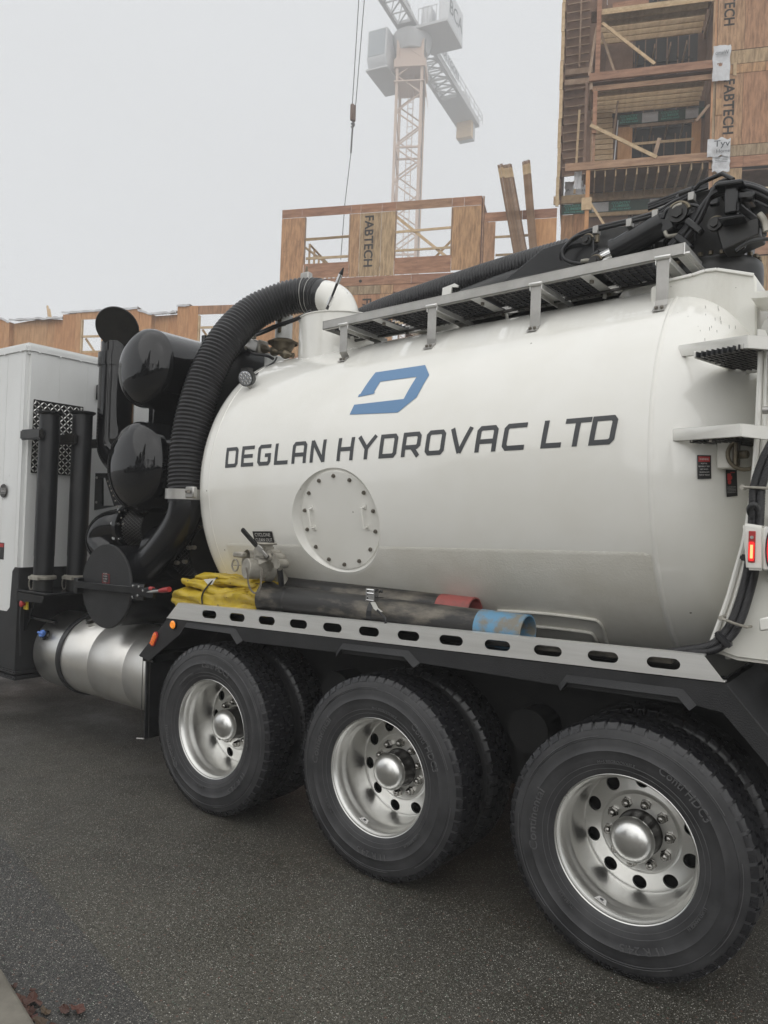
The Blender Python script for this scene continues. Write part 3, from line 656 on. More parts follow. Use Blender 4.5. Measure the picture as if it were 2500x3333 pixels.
# manhole ----------------------------------------------------------
man = MB(); man.lathe([(-.01, .316), (.004, .316), (.008, .312), (.009, .30), (.009, 0)], mc, mn, 96); mano = man.obj('manhole_cover', 'white', truck, smooth=30); mc = mc+mn*.002
for k in range(14):
    a = 2*pi*k/14+.2; q = mc+mt*(.283*cos(a))+mu*(.283*sin(a)); b = MB(); b.cyl(q+mn*.008, q+mn*.013, .013, n=12); b.cyl(q+mn*.013, q+mn*.022, .0095, n=6); b.obj('cover_bolt', 'bolt', mano)
for s_ in (-1, 1):
    q = mc+mt*(.215*s_)+mu*.02; b = MB()
    b.tube([q+mu*.062+mn*.008, q+mu*.062+mn*.045, q-mu*.062+mn*.045, q-mu*.062+mn*.008], .0085, 8); b.beam(q+mu*.05+mn*.010, q+mu*.08+mn*.010, .028, .006, mn); b.beam(q-mu*.05+mn*.010, q-mu*.08+mn*.010, .028, .006, mn); b.obj('cover_handle', 'white', mano, bevel=0)
# flat decals on the tank
def decal(name, x0, y0, x1, y1, lines, m='decal', tm='decalwhite', par=tank, border=None, sizes=None, off=.004):
    p0, a0, f0 = hit(x0, y1); p1, a1, f1 = hit(x1, y0)
    def D(u, v, o=0):
        a = a0+(a1-a0)*u; ph = f0+(f1-f0)*v; r = trad(a)
        return T(a, ph, off+o, r)
    mb = MB(); n = 4
    mb.add([D(i/n, j/n) for i in range(n+1) for j in range(n+1)], [(i*(n+1)+j, (i+1)*(n+1)+j, (i+1)*(n+1)+j+1, i*(n+1)+j+1) for i in range(n) for j in range(n)])
    o = mb.obj(name, m, par, smooth=0)
    tb = MB()
    for i, (txt, v, h, u0, u1) in enumerate(lines):
        vs, fs = text2d(txt, 1); xa, xb = min(q[0] for q in vs), max(q[0] for q in vs)
        tb.add([D(u0+(u1-u0)*(q[0]-xa)/(xb-xa), v+h*q[1]/.7, .0012) for q in vs], fs)
    if lines: tb.obj('print', tm, par if par is not truck else o, smooth=0)
    return o, D
decal('cyclone_label', 552, 1147, 589, 1171, [('CYCLONE', .56, .30, .10, .88), ('CLEAN OUT', .10, .30, .08, .94)], off=.006)
# ---- rear head, shroud, steps -------------------------------------
SH = [(1530, 1402), (1552, 1345), (1572, 1288), (1590, 1225), (1603, 1180), (1612, 1135), (1622, 1070), (1629, 1000), (1634, 930), (1637, 860), (1640, 790), (1641, 740)]
e = [U(x, y, .10) for x, y in SH]
far = 2.40
mb = MB(); body = e+[V3((far, .10, e[-1].z+.02)), V3((far, .10, U(1659, 1436, .10).z)), U(1659, 1436, .10), U(1590, 1427, .10), U(1560, 1416, .10), U(1538, 1408, .10)]
mb.prism(body, (0, 2.35, 0)); mb.obj('rear_body', 'white_dirty', truck, bevel=.025, seg=3)
mb = MB(); mb.tube([p+V3((.004, .0, 0)) for p in e], .012, 8); mb.obj('rear_flange', 'white', truck)
mb = MB(); mb.tube([p+V3((.030, -.002, 0)) for p in e], .006, 8); mb.obj('rear_seal', 'white', truck)
def grate(mb, poly, dep=.028, sx=.028, sy=.05, mi=0, t=.004, frame=None):
    """bars inside a convex polygon lying level (list of points)"""
    P_ = [V3(p) for p in poly]; n = len(P_); o = P_[0]
    nrm = (P_[1]-P_[0]).cross(P_[2]-P_[1]).normalized()
    if nrm.z < 0: nrm = -nrm
    ex = (P_[1]-P_[0]).normalized(); ey = nrm.cross(ex)
    Q = [((p-o).dot(ex), (p-o).dot(ey)) for p in P_]
    if frame: t2 = t*1.3
    for ax_, st in ((0, sx), (1, sy)):
        lo, hi = min(q[ax_] for q in Q), max(q[ax_] for q in Q); c = lo+st/2
        while c < hi:
            xs = []
            for i in range(n):
                a, b = Q[i], Q[(i+1) % n]
                if (a[ax_]-c)*(b[ax_]-c) < 0:
                    k = (c-a[ax_])/(b[ax_]-a[ax_]); xs.append(a[1-ax_]+(b[1-ax_]-a[1-ax_])*k)
            if len(xs) == 2 and abs(xs[0]-xs[1]) > .01:
                u = [(c, x_) if ax_ == 0 else (x_, c) for x_ in xs]
                a, b = [o+ex*q[0]+ey*q[1] for q in u]; mb.beam(a, b, t, dep, nrm, mi)
                if frame: mb.beam(a-nrm*(dep/2+.001), b-nrm*(dep/2+.001), t2, .003, nrm, 1)
            c += st
def step(L, M, R, hb, G, name='side_step', back=None):
    pL, pM, pR = L, M, R; s = empty(name, pM, truck)
    mb = MB(); h = V3((0, 0, hb))
    for a, b in ((pL, pM), (pM, pR)):
        mb.prism([a, b, b-h, a-h], (0, .012, 0)); d = V3((0, .024, 0)); mb.prism([a-h, b-h, b-h+d, a-h+d], (0, 0, .004)); mb.prism([a, b, b+d, a+d], (0, 0, -.004))
    mb.obj('step_rim', 'white', s, bevel=.003)
    z = pM.z-hb*.75; g = [UZ(x, y, z) for x, y in G]
    mb = MB(); grate(mb, g, .022, .024, .052, t=.005, frame=1); mb.obj('step_grating', ['gratebar', 'hub'], s)
    a, b = g[-2], g[-1]; mb = MB(); mb.beam(a+V3((0, .01, -.004)), b+V3((0, .01, -.004)), .014, .040); mb.beam(b, g[0], .008, .03); mb.obj('step_support', 'white', s, bevel=.002)
    q = a.lerp(b, .4)-V3((0, 0, .02)); MB().cyl(q, q-V3((0, 0, .03)), .010, n=6).obj('step_bolt', 'bolt', s); q = (pL+pM)/2+V3((.02, .02, -hb)); MB().cyl(q, q-V3((0, 0, .012)), .009, n=6).obj('step_bolt', 'bolt', s)
    return s
pl = hit(1467, 747)[0]; step(pl+V3((0, -.01, 0)), U(1616, 723, .0), U(1690, 728, .0), .056, [(1500, 766), (1616, 746), (1664, 748), (1690, 790), (1590, 796)])
pl = hit(1455, 927)[0]; step(pl+V3((0, -.01, 0)), U(1601, 914, .0), U(1700, 925, .0), .056, [(1490, 950), (1601, 938), (1700, 945), (1700, 955), (1579, 960)])
MB().prism([U(1639, 1336, -.04), U(1675, 1330, -.04), U(1675, 1359, -.04), U(1640, 1364, -.04)], (0, .03, 0)).obj('side_step', 'white', truck, bevel=.006)
# dimpled boss between the two steps
b = UX(1618, 872, 1.90); b = V3((1.80, .085, 2.62))
MB().lathe([(0, .17), (-.012, .165), (-.022, .13), (-.026, .08), (-.027, 0)], V3((2.06, .10, 2.60)), (0, 1, 0), 40).obj('hinge_boss', 'white_dirty', truck)
MB().box(1.93, 2.10, .02, .10, 2.66, 2.76).obj('hinge_block', 'blacksat', truck, bevel=.006)
MB().tube(spline([(1.96, .0, 2.82), (1.945, -.01, 2.70), (1.95, 0, 2.62), (1.965, .02, 2.56)], 16), .014, 10).obj('hydraulic_line', 'rubber', truck)
MB().cyl(U(1648, 886, .03), U(1668, 886, .03), .016, n=10).obj('grease_fitting', 'steel', truck)
# warning stickers
decal('warning_sticker', 1508, 984, 1537, 1035, [('MUST BE', .62, .055, .28, .72), ('PROPERLY TIED', .50, .055, .10, .90), ('OFF WHEN', .38, .055, .22, .78), ('WORKING ON', .26, .055, .16, .86), ('TOP OF TRUCK', .14, .055, .12, .90)], off=.008)
decal('warning_banner', 1510, 987, 1535, 998, [('WARNING', .30, .42, .10, .90)], m='decalred', off=.0095)
_o, _ = decal('warning_sticker', 1571, 1005, 1593, 1073, [('WARNING', .86, .07, .08, .95)]+[('MUST READ AND FOLLOW ALL', .30-.045*k, .02, .1, .9) for k in range(5)], off=.012)
_o, D_ = decal('warning_picture', 1572.5, 1017, 1591, 1046, [], m='decal', off=.014)
mb = MB()
for (u0, v0, u1, v1) in ((.05, .30, .48, .80), (.48, .38, .60, .60), (.40, .84, .90, .90)): mb.add([D_(u0, v0, .001), D_(u1, v0, .001), D_(u1, v1, .001), D_(u0, v1, .001)], [(0, 1, 2, 3)])
mb.add([D_(.28+.2*cos(2*pi*k/14), .16+.17*sin(2*pi*k/14), .0015) for k in range(14)], [tuple(range(14))]); mb.obj('truck_symbol', 'decalred', tank, smooth=0)
# tie-off ring
q = hit(1562, 985)[0]
MB().box(q.x-.015, q.x+.055, q.y-.06, q.y+.06, q.z-.062, q.z+.075).obj('anchor_block', 'white_dirty', truck, bevel=.006)
mb = MB(); mb.box(q.x+.056, q.x+.075, q.y-.075, q.y-.01, q.z-.05, q.z+.055); mb.cyl(q+V3((.075, -.045, .0)), q+V3((.115, -.055, .0)), .02, n=8); mb.obj('anchor_bracket', 'brown', truck, bevel=.004)
MB().ring(q+V3((.10, -.055, .0)), (.35, -1, .1), .068, .0095, 30, 10).obj('anchor_ring', 'brown', truck)
# hose bundle hugging the shroud
for off_, r_ in ((0, .0185), (1, .0185)):
    k_ = 15*off_
    pts = [V3((1.05, .16+.05*off_, 1.395)), V3((1.30, .10+.04*off_, 1.388)), U(1480, 1404+k_*.35, .07), U(1538+k_*.4, 1392+k_*.7, .055), U(1566+k_*.85, 1366+k_*.5, .05), U(1585+k_, 1335+k_*.2, .05), U(1606+k_, 1272, .05), U(1617+k_, 1220, .05), U(1624+k_, 1150, .05), U(1627+k_, 1090, .04), U(1630+k_, 1050, .03), U(1648+k_, 995, .02), U(1676+k_, 940, .0)]
    c = spline(pts, 520); MB().tube(c, r_, 12, radii=[r_*(1+.05*(1 if k % 2 else -1)) for k in range(len(c))]).obj('corrugated_loom', 'rubber', truck, smooth=30)
def band(x, y, Y, w, h, tilt, m='rubber', nm='loom_clip'):
    c = U(x, y, Y); mb = MB(); d = V3((cos(tilt), 0, sin(tilt))); mb.beam(c-d*w/2, c+d*w/2, .05, h, (-sin(tilt), 0, cos(tilt))); return mb.obj(nm, m, truck, bevel=.006, seg=2)
band(1624, 1207, .04, .085, .026, -.12); band(1563, 1381, .04, .080, .026, -.75)
for (x, y, t) in ((1590, 1346, -.25), (1638, 1054, -.05)):
    c = U(x, y, .03); mb = MB(); d = V3((cos(t), 0, sin(t)))
    mb.tube([c-d*.06+V3((0, .04, 0)), c-d*.05+V3((0, -.012, 0)), c-d*.0+V3((0, -.022, 0)), c+d*.045+V3((0, -.012, 0)), c+d*.05+V3((0, .05, 0))], .006, 8); mb.cyl(c-d*.06+V3((0, .04, 0)), c-d*.06+V3((0, -.01, 0)), .011, n=12); mb.obj('loom_bracket', 'cast', truck)
MB().tube(spline([U(1622, 1110, .02), U(1620, 1098, -.01), U(1629, 1090, -.02), U(1637, 1100, .0)], 40), .013, 10, radii=[.013*(1+.1*(k % 2)) for k in range(41)]).obj('corrugated_loom', 'rubber', truck)
# tail lamp box
tl, bl_ = U(1603, 1129, -.035), U(1611, 1231, -.035); tr, br = U(1650, 1136, -.035), U(1651, 1233, -.035)
mb = MB(); mb.prism([tl, tr, br, bl_], (0, .115, 0)); lb = mb.obj('tail_lamp_box', 'white', truck, bevel=.010, seg=2)
mb = MB(); rx = tr.x+.004
mb.box(tr.x-.002, tr.x+.25, -.034, .075, br.z+.002, tr.z-.002); mb.obj('lamp_panel', 'white', lb, bevel=.006)
mb = MB(); c = (tl+tr+bl_+br)/4; cc = U(1624, 1182, -.037)
mb.box(cc.x-.013, cc.x+.013, -.040, -.035, cc.z-.062, cc.z+.066); mb.obj('lamp_bezel', 'decalred', lb, bevel=.002)
MB().box(cc.x-.011, cc.x+.011, -.047, -.040, cc.z-.055, cc.z+.022).obj('side_marker_lens', 'redlens', lb, bevel=.003, seg=2)
MB().box(cc.x-.004, cc.x+.006, -.0495, -.047, cc.z-.045, cc.z+.010).obj('led', 'redhot', lb)
MB().cyl((cc.x, -.041, cc.z+.040), (cc.x, -.045, cc.z+.040), .007, n=10).obj('screw', 'steel', lb)
for k in range(1):
    mb = MB(); q = V3((tr.x+.026, -.036, (tr.z+br.z)/2)); pts = [q+V3((.018*cos(t)*1.0, 0, .078*sin(t))) for t in [2*pi*i/28 for i in range(28)]]
    mb.prism(pts, (0, -.004, 0)); mb.obj('lamp_grommet', 'rubber', lb)
    mb = MB(); mb.prism([q+V3((.013*cos(t)+.002, -.004, .068*sin(t))) for t in [2*pi*i/28 for i in range(28)]], (0, -.004, 0)); mb.obj('tail_lens', 'redlens', lb)
for zz in (br.z-.03, tr.z+.03): MB().box(tr.x+.0, tr.x+.08, .07, .09, zz-.02, zz+.02).obj('lamp_bracket', 'white', lb, bevel=.004)
# tar streaks blown onto the rear head
for (x, y, l) in ((815, 610, 40), (985, 610, 50), (995, 650, 35), (1015, 760, 45), (1025, 820, 40), (945, 770, 45), (870, 900, 45), (898, 885, 30), (970, 940, 30), (1135, 870, 50), (1218, 880, 50), (808, 1050, 40), (820, 720, 25), (745, 940, 16), (925, 370, 16), (580, 750, 8), (440, 700, 6), (332, 748, 6), (715, 885, 6), (705, 498, 6), (650, 408, 5)):
    X = (2100+x/4.147)/KS; Y = (850+y/4.147)/KS; p_, a_, f_ = hit(X, Y); p2, a2, f2 = hit(X+.4, Y+l/4.147/KS); q1 = T(a_, f_, .003, trad(a_)); q2 = T(a2, f2, .003, trad(a2)); s_ = V3((.0010, 0, 0)); mb = MB(); mb.add([q1-s_, q1+s_, q2+s_*.6, q2-s_*.6], [(0, 1, 2, 3)]); mb.obj('tar_streak', 'hub', tank, smooth=0)
# ---- boom pedestal ------------------------------------------------
YP = .62
pt = [U(1405, 620, YP), U(1445, 603, YP), U(1496, 591, YP), U(1523, 582, YP), U(1549, 579, YP), U(1629, 591, YP), U(1634, 606, YP), U(1634, 760, YP)]
pt += [V3((pt[-1].x, YP, 2.55)), V3((pt[0].x, YP, 2.55))]
MB().prism(pt, (0, 1.30, 0)).obj('boom_pedestal', 'white_dirty', truck, bevel=.008)
mb = MB()
for a, b in zip(pt[1:5], pt[2:6]): mb.beam(a+V3((0, -.006, -.008)), b+V3((0, -.006, -.008)), .012, .016)
mb.obj('pedestal_lip', 'white', truck, bevel=.003)
mb = MB(); c = V3((pt[6].x+.01, YP, 0)); mb.prism([V3((c.x, .45, 3.12)), V3((c.x+.35, .45, 3.10)), V3((c.x+.35, .45, 3.06)), V3((c.x, .45, 3.09))], (0, .25, 0)); mb.obj('rear_bracket', 'white_dirty', truck)
MB().prism([V3((c.x+.005, .60, 2.98)), V3((c.x+.04, .60, 2.97)), V3((c.x+.22, .60, 2.5)), V3((c.x+.005, .60, 2.5))], (0, .02, 0)).obj('gusset', 'white', truck)
MB().box(c.x+.05, c.x+.5, .9, 1.6, 2.8, 3.3).obj('rear_valve_bank', 'blacksat', truck, bevel=.02)
# bulge of the cyclone in front of the pedestal is the rear head itself
# turntable
tcx = UX(1566, 560, 1.66); TC2 = V3((1.60, 1.18, 0)); ztop = U(1560, 540, 1.05).z
TB = V3((U(1545, 583, 1.15).x, 1.15, U(1560, 583, .85).z-.03))
RTt = .25
mb = MB(); mb.lathe([(-.02, 0), (-.02, RTt*.93), (.02, RTt), (.09, RTt), (.13, RTt*.985), (.145, RTt*.93), (.15, RTt*.86), (.15, 0)], TB, (0, 0, 1), 72); tt = mb.obj('boom_turntable', 'blackmatt', truck)
for k in range(26):
    a = 2*pi*k/26; q = TB+V3((RTt*.90*cos(a), RTt*.90*sin(a), .148)); MB().cyl(q, q+V3((0, 0, .020)), .014, n=6).obj('turntable_bolt', 'brown', tt)
# ---- boom ----------------------------------------------------------
YB = 1.15
def plate(name, pts, y0=YB-.14, y1=YB+.14, m='blacksat', par=None, bevel=.006):
    q = [U(x, y, y0) for x, y in pts]; return MB().prism(q, (0, y1-y0, 0)).obj(name, m, par or truck, bevel=bevel, smooth=30)
plate('boom_outer_arm', [(1080, 612), (1173, 536), (1241, 515), (1274, 507), (1282, 520), (1283, 560), (1265, 565), (1180, 588)], .93, 1.30)
plate('boom_link', [(1268, 520), (1272, 500), (1290, 494), (1424, 478), (1480, 440), (1500, 430), (1500, 520), (1470, 540), (1400, 575), (1290, 545)], 1.00, 1.28, 'blackmatt')
plate('boom_link_slot', [(1313, 519), (1352, 504), (1360, 507), (1356, 513), (1318, 524)], .992, .998, 'under')
MB().prism([U(x, y, .95) for x, y in ((1284, 500), (1296, 494), (1299, 497), (1288, 505))], (0, .004, 0)).obj('boom_window', 'steel', truck)
plate('boom_head', [(1440, 545), (1436, 470), (1455, 440), (1500, 415), (1545, 405), (1600, 410), (1612, 440), (1600, 540), (1560, 560)], 1.02, 1.36, 'blackmatt')
plate('boom_upper_arm', [(1500, 430), (1590, 388), (1700, 440), (1700, 470), (1595, 420), (1510, 455)], 1.02, 1.30, 'blacksat')
plate('boom_side_plate', [(1585, 435), (1607, 440), (1610, 532), (1588, 545), (1560, 480)], .86, .89, 'blacksat')
plate('boom_foot', [(1545, 490), (1640, 470), (1640, 505), (1560, 540)], .80, .98, 'blackmatt')
def cylp(name, a, b, r, m, par=None, Y=.86, n=28, r2=None):
    pa = U(a[0], a[1], Y); pb_ = U(b[0], b[1], Y); return MB().cyl(pa, pb_, r, r2, n).obj(name, m, par or truck)
cylp('lift_cylinder_barrel', (1331, 543), (1434, 484), .070, 'blacksat'); cylp('lift_cylinder_gland', (1325, 546), (1335, 541), .076, 'blacksat')
cylp('lift_cylinder_rod', (1292, 562), (1330, 544), .036, 'chrome'); cylp('rod_eye', (1285, 566), (1300, 558), .052, 'blacksat')
plate('lift_cylinder_block', [(1420, 460), (1445, 455), (1456, 490), (1430, 505)], .80, .93, 'blacksat'); plate('cylinder_clevis', [(1440, 450), (1480, 438), (1496, 465), (1480, 495), (1452, 492)], .82, .95, 'blacksat', bevel=.02)
for (x, y, r, nm) in ((1466, 463, .052, 'boom_pin'), (1270, 521, .030, 'boom_pin'), (1287, 568, .034, 'boom_pin'), (1546, 487, .035, 'boom_pin')):
    c = U(x, y, .81); mb = MB(); mb.cyl(c, c+V3((0, -.03, 0)), r, n=20); mb.cyl(c+V3((0, -.03, 0)), c+V3((0, -.045, 0)), r*.6, n=6); o = mb.obj(nm, 'blackmatt', truck)
    mb = MB(); mb.ring(c+V3((.006, -.02, 0)), (0, 1, 0), r*1.05, r*.22, 20, 8, 0, -50, 75); mb.obj('grease_smear', 'brown', o)
def hose(pts, r, Y=.84, n=40, m='rubber', nm='hydraulic_hose'):
    q = [U(p_[0], p_[1], p_[2] if len(p_) > 2 else Y) for p_ in pts]; return MB().tube(spline(q, n), r, 9).obj(nm, m, truck)
for k in range(2): hose([(1215, 570-k*6, .95), (1212, 548, .92), (1226, 527-k*2, .9), (1255, 508-k*4), (1300, 494-k*5), (1360, 480-k*5), (1420, 463-k*6), (1450, 445-k*6), (1492, 425-k*7)], .011)
hose([(1262, 570), (1232, 566), (1216, 555), (1219, 535), (1240, 514), (1262, 505)], .010)
for k in range(3): hose([(1400, 452-k*5), (1440, 437-k*5), (1490, 418-k*5), (1530, 405-k*4)], .010, .98)
hose([(1432, 472), (1440, 455), (1462, 445), (1495, 443), (1525, 452)], .010, .80)
hose([(1436, 500), (1442, 510), (1460, 508), (1476, 504)], .011, .80, m='cast', nm='hydraulic_fitting')
hose([(1452, 478), (1470, 470), (1490, 462), (1520, 450)], .007, .80)
for k in range(7): hose([(1444+k*4, 530+k*1.5), (1465+k*4, 508), (1490+k*4, 478-k), (1520+k*3, 440-k*4), (1555, 420-k*4.5), (1600, 418-k*4), (1640, 428-k*4), (1690, 455-k*4)], .0115, .80-.012*(k % 3))
for k in range(3): hose([(1598, 445+k*4), (1630, 470+k*3), (1648, 490), (1652, 510-k*4)], .011, .82)
hose([(1590, 540, .75), (1625, 520, .72), (1680, 515, .72)], .010)
for (x, y, t) in ((1500, 490, .8), (1607, 425, .2), (1478, 524, .8)):
    c = U(x, y, .77); d = V3((cos(t), 0, -sin(t))); MB().beam(c-d*.055, c+d*.055, .06, .035, (sin(t), 0, cos(t))).obj('hose_clamp', 'blacksat', truck, bevel=.006)
for (x, y) in ((1288, 497), (1360, 482), (1416, 463), (1494, 425)): c = U(x, y, .83); MB().box(c.x-.016, c.x+.016, c.y-.02, c.y+.03, c.z-.025, c.z+.02).obj('hose_bracket', 'steel', truck, bevel=.003)
c = U(1290, 505, .84); MB().cyl(c, c+V3((0, 0, -.05)), .014, n=8).obj('hydraulic_fitting', 'brown', truck)
hose([(1256, 565), (1268, 563), (1284, 567)], .013, .82, m='cast', nm='hydraulic_fitting')
hose([(1455, 460), (1458, 448), (1474, 441)], .014, .79, m='cast', nm='hydraulic_fitting')
hose([(1640, 462), (1650, 476), (1655, 500)], .016, .80, m='cast', nm='hydraulic_fitting')
# upright guard loop over the hoses
mb = MB(); a, b = U(1582, 395, .74), U(1580, 463, .74); mb.beam(a, b, .062, .055, (0, 1, 0)); mb.obj('guard_post', 'blacksat', truck, bevel=.006)
mb = MB(); a, b = U(1545, 405, .95), U(1543, 445, .95); mb.beam(a, b, .05, .04, (0, 1, 0)); mb.obj('guard_post', 'blacksat', truck, bevel=.006)
MB().prism([U(x, y, .68) for x, y in ((1540, 402), (1550, 392), (1600, 385), (1606, 388), (1604, 394), (1560, 400))], (0, .35, 0)).obj('guard_plate', 'blacksat', truck, bevel=.006)
MB().prism([U(x, y, .70) for x, y in ((1548, 468), (1604, 461), (1606, 467), (1552, 476))], (0, .3, 0)).obj('guard_plate', 'blacksat', truck, bevel=.006)
MB().tube([U(1500, 410, .85), U(1512, 396, .85), U(1560, 375, .8), U(1584, 388, .78)], .012, 8).obj('guard_rail', 'blacksat', truck)
MB().beam(U(1462, 430, .9), U(1482, 412, .9), .03, .03).obj('roller_arm', 'blacksat', truck, bevel=.008)
MB().cyl(U(1468, 421, .85), U(1494, 412, .85), .022, n=12).obj('roller', 'blackmatt', truck)
# clutter under the link
for (x, y, r) in ((1370, 553, .035), (1400, 550, .03), (1425, 545, .032), (1450, 540, .028)): c = U(x, y, .95); MB().cyl(c+V3((0, 0, -.03)), c+V3((0, 0, .05)), r, n=8).obj('valve_body', 'blackmatt', truck)
# long boom hose lying along the tank top
c = spline([U(780, 690, 1.28), U(830, 668, 1.25), U(930, 634, 1.2), U(1030, 602, 1.15), U(1130, 572, 1.1), U(1230, 545, 1.1)], 300)
MB().tube(c, .085, 20, radii=[.085*(1+.035*(1 if (k//2) % 2 else -1)) for k in range(301)]).obj('boom_hose', 'rubber', truck, smooth=30)
c = spline([U(1010, 660, 1.1), U(1100, 628, 1.05), U(1200, 600, 1.05), U(1300, 578, 1.05), U(1440, 560, 1.05)], 300)
MB().tube(c, .12, 20).obj('boom_tube', 'blackmatt', truck, smooth=30)
c = U(970, 622, 1.16); mb = MB(); mb.tube([c+V3((-.02, -.09, -.12)), c+V3((-.02, -.085, .06)), c+V3((.02, -.03, .10)), c+V3((.05, .08, .10))], .006, 4)
mb = MB(); mb.prism([U(954, 645, 1.05), U(956, 622, 1.05), U(982, 612, 1.05), U(990, 616, 1.05), U(988, 620, 1.05), U(976, 620, 1.05), U(972, 640, 1.05)], (0, .015, 0)); mb.obj('boom_hoop', 'white', truck)
# ---- walkway --------------------------------------------------------
wk = empty('walkway', V3((.2, .55, 3.36)), truck)
y0, y1 = .565, 1.0
WA, WB = U(697, 703, y0), U(1478, 536, y0)
def W(u, yy, z=0): p = WA.lerp(WB, u); return V3((p.x, yy, p.z+z))
mb = MB(); mb.prism([W(0, y0, .026), W(1, y0, .026), W(1, y0, -.030), W(0, y0, -.030)], (0, .008, 0)); mb.prism([W(0, y0, .030), W(1, y0, .030), W(1, y0, .024), W(0, y0, .024)], (0, .05, 0)); mb.prism([W(0, y0, -.030), W(1, y0, -.030), W(1, y0, -.024), W(0, y0, -.024)], (0, .03, 0)); mb.obj('walkway_rail', 'steel', wk, bevel=.002)
mb = MB(); mb.prism([W(0, y1, .030), W(.95, y1, .030), W(.95, y1, -.022), W(0, y1, -.022)], (0, .008, 0)); mb.obj('walkway_rail', 'steel', wk)
mb = MB(); mb.prism([W(0, y0, .030), W(0, y0, -.030), W(0, y0, -.030)+V3((.006, 0, 0)), W(0, y0, .030)+V3((.006, 0, 0))], (0, y1-y0, 0)); mb.obj('walkway_rail', 'steel', wk)
# open end frame
pe = U(1514, 584, y0+.22)
mb = MB(); a = W(1, y0, 0); mb.beam(a, V3((a.x+.0, y1-.02, a.z)), .008, .06, (0, 0, 1)); b = W(.945, y0, 0)
mb.beam(W(.95, y0+.01, 0), W(.95, y1, 0), .05, .012); mb.beam(W(1, y0+.01, 0)+V3((-.01, 0, -.02)), W(1, y1, 0)+V3((-.01, 0, -.02)), .07, .008); mb.obj('end_frame', 'brushed', wk)
brx = [.045, .352, .643, .925]
segs = [(.012, .19), (.215, .49), (.515, .77), (.80, .93)]
xplates = [.19, .50, .785]
bounds = [.012, .062, .197, .367, .507, .660, .792, .905]
for a, b in ((.008, .045), (.070, .185), (.215, .345), (.375, .495), (.525, .640), (.672, .775), (.81, .92)):
    mb = MB(); z = -.002; grate(mb, [W(a, y0+.01, z), W(b, y0+.01, z), W(b, y1, z), W(a, y1, z)], .026, .038, .042, t=.005, frame=1); mb.obj('walkway_grating', ['gratebar', 'hub'], wk)
for u in xplates:
    mb = MB(); q = [W(u-.013, y0+.005, -.033), W(u+.013, y0+.005, -.033), W(u+.013, y1, -.033), W(u-.013, y1, -.033)]; mb.prism(q, (0, 0, .004)); o = mb.obj('cross_plate', 'brushed', wk)
    for yy in (y0+.10, y1-.06): c = W(u, yy, -.034); MB().cyl(c, c-V3((0, 0, .016)), .013, n=6).obj('plate_bolt', 'bolt', wk)
feet = [(742, 778), (928, 750), (1152, 712), (1425, 668)]
for k, u in enumerate(brx):
    br_ = empty('walkway_bracket', W(u, y0, 0), wk)
    mb = MB(); ft, fa, fp = hit(*feet[k]); top = W(u, y0-.012, .0); fx = ft.x; hw_ = .030
    top.x = fx
    zt = WA.lerp(WB, (fx-WA.x)/(WB.x-WA.x)).z
    def bar(p, q, y_, t_=.010): return
    tp = V3((fx, y0-.006, zt-.02)); md = V3((fx, y0-.006, ft.z+.055)); low = V3((fx, ft.y-.010, ft.z+.004)); nrm_ = (T(fa, fp, 1)-T(fa, fp, 0)).normalized(); foot = ft-TUP*.055*cos(radians(fp))-V3((0, 1, 0))*.055*sin(radians(fp))+nrm_*.008
    md = V3((fx, y0-.006, ft.z+.02)); f1 = ft+nrm_*.008
    xx = V3((hw_, 0, 0)); f1 = T(fa, fp+1.6, .008); foot = T(fa, fp-1.6, .008); md = V3((fx, y0-.006, f1.z+.03)); f1.x = foot.x = fx; seq = [tp, md, f1, foot]; th = V3((0, .009, .0))
    for a, b in zip(seq[:-1], seq[1:]):
        mb.add([a-xx, a+xx, b+xx, b-xx, a-xx+th, a+xx+th, b+xx+th, b-xx+th], [(0, 1, 2, 3), (4, 5, 6, 7), (0, 1, 5, 4), (1, 2, 6, 5), (2, 3, 7, 6), (3, 0, 4, 7)])
    o = mb.obj('bracket_leg', 'steel', wk, bevel=.002, smooth=30)
    mb = MB(); a = V3((fx, y0-.012, zt-.034)); b = V3((fx, y1+.01, zt-.036)); mb.beam(a, b, .075, .008); mb.beam(a-V3((.036, 0, .012)), b-V3((.036, 0, .012)), .006, .03); mb.beam(a+V3((.036, 0, -.012)), b+V3((.036, 0, -.012)), .006, .03)
    mb.tube([a+V3((-.04, -.004, .006)), a+V3((.04, -.004, .006))], .010, 8); mb.obj('bracket_arm', 'brushed', wk, bevel=.001)
    mb = MB(); ph2 = 66; r2 = T(fa+.02, ph2, .006); mb.prism([V3((fx-.03, y1-.06, zt-.04)), V3((fx+.03, y1-.06, zt-.04)), V3((fx+.03, y1-.06, zt-.10)), V3((fx-.03, y1-.06, zt-.10))], (0, .008, 0)); mb.obj('bracket_foot', 'steel', wk)
    for dx in (-.014, .014): q = foot.lerp(f1, .4)+V3((dx, 0, 0)); MB().cyl(q, q+nrm_*.012, .009, n=10).obj('bracket_bolt', 'bolt', wk)
    bpy.data.objects.remove(br_)
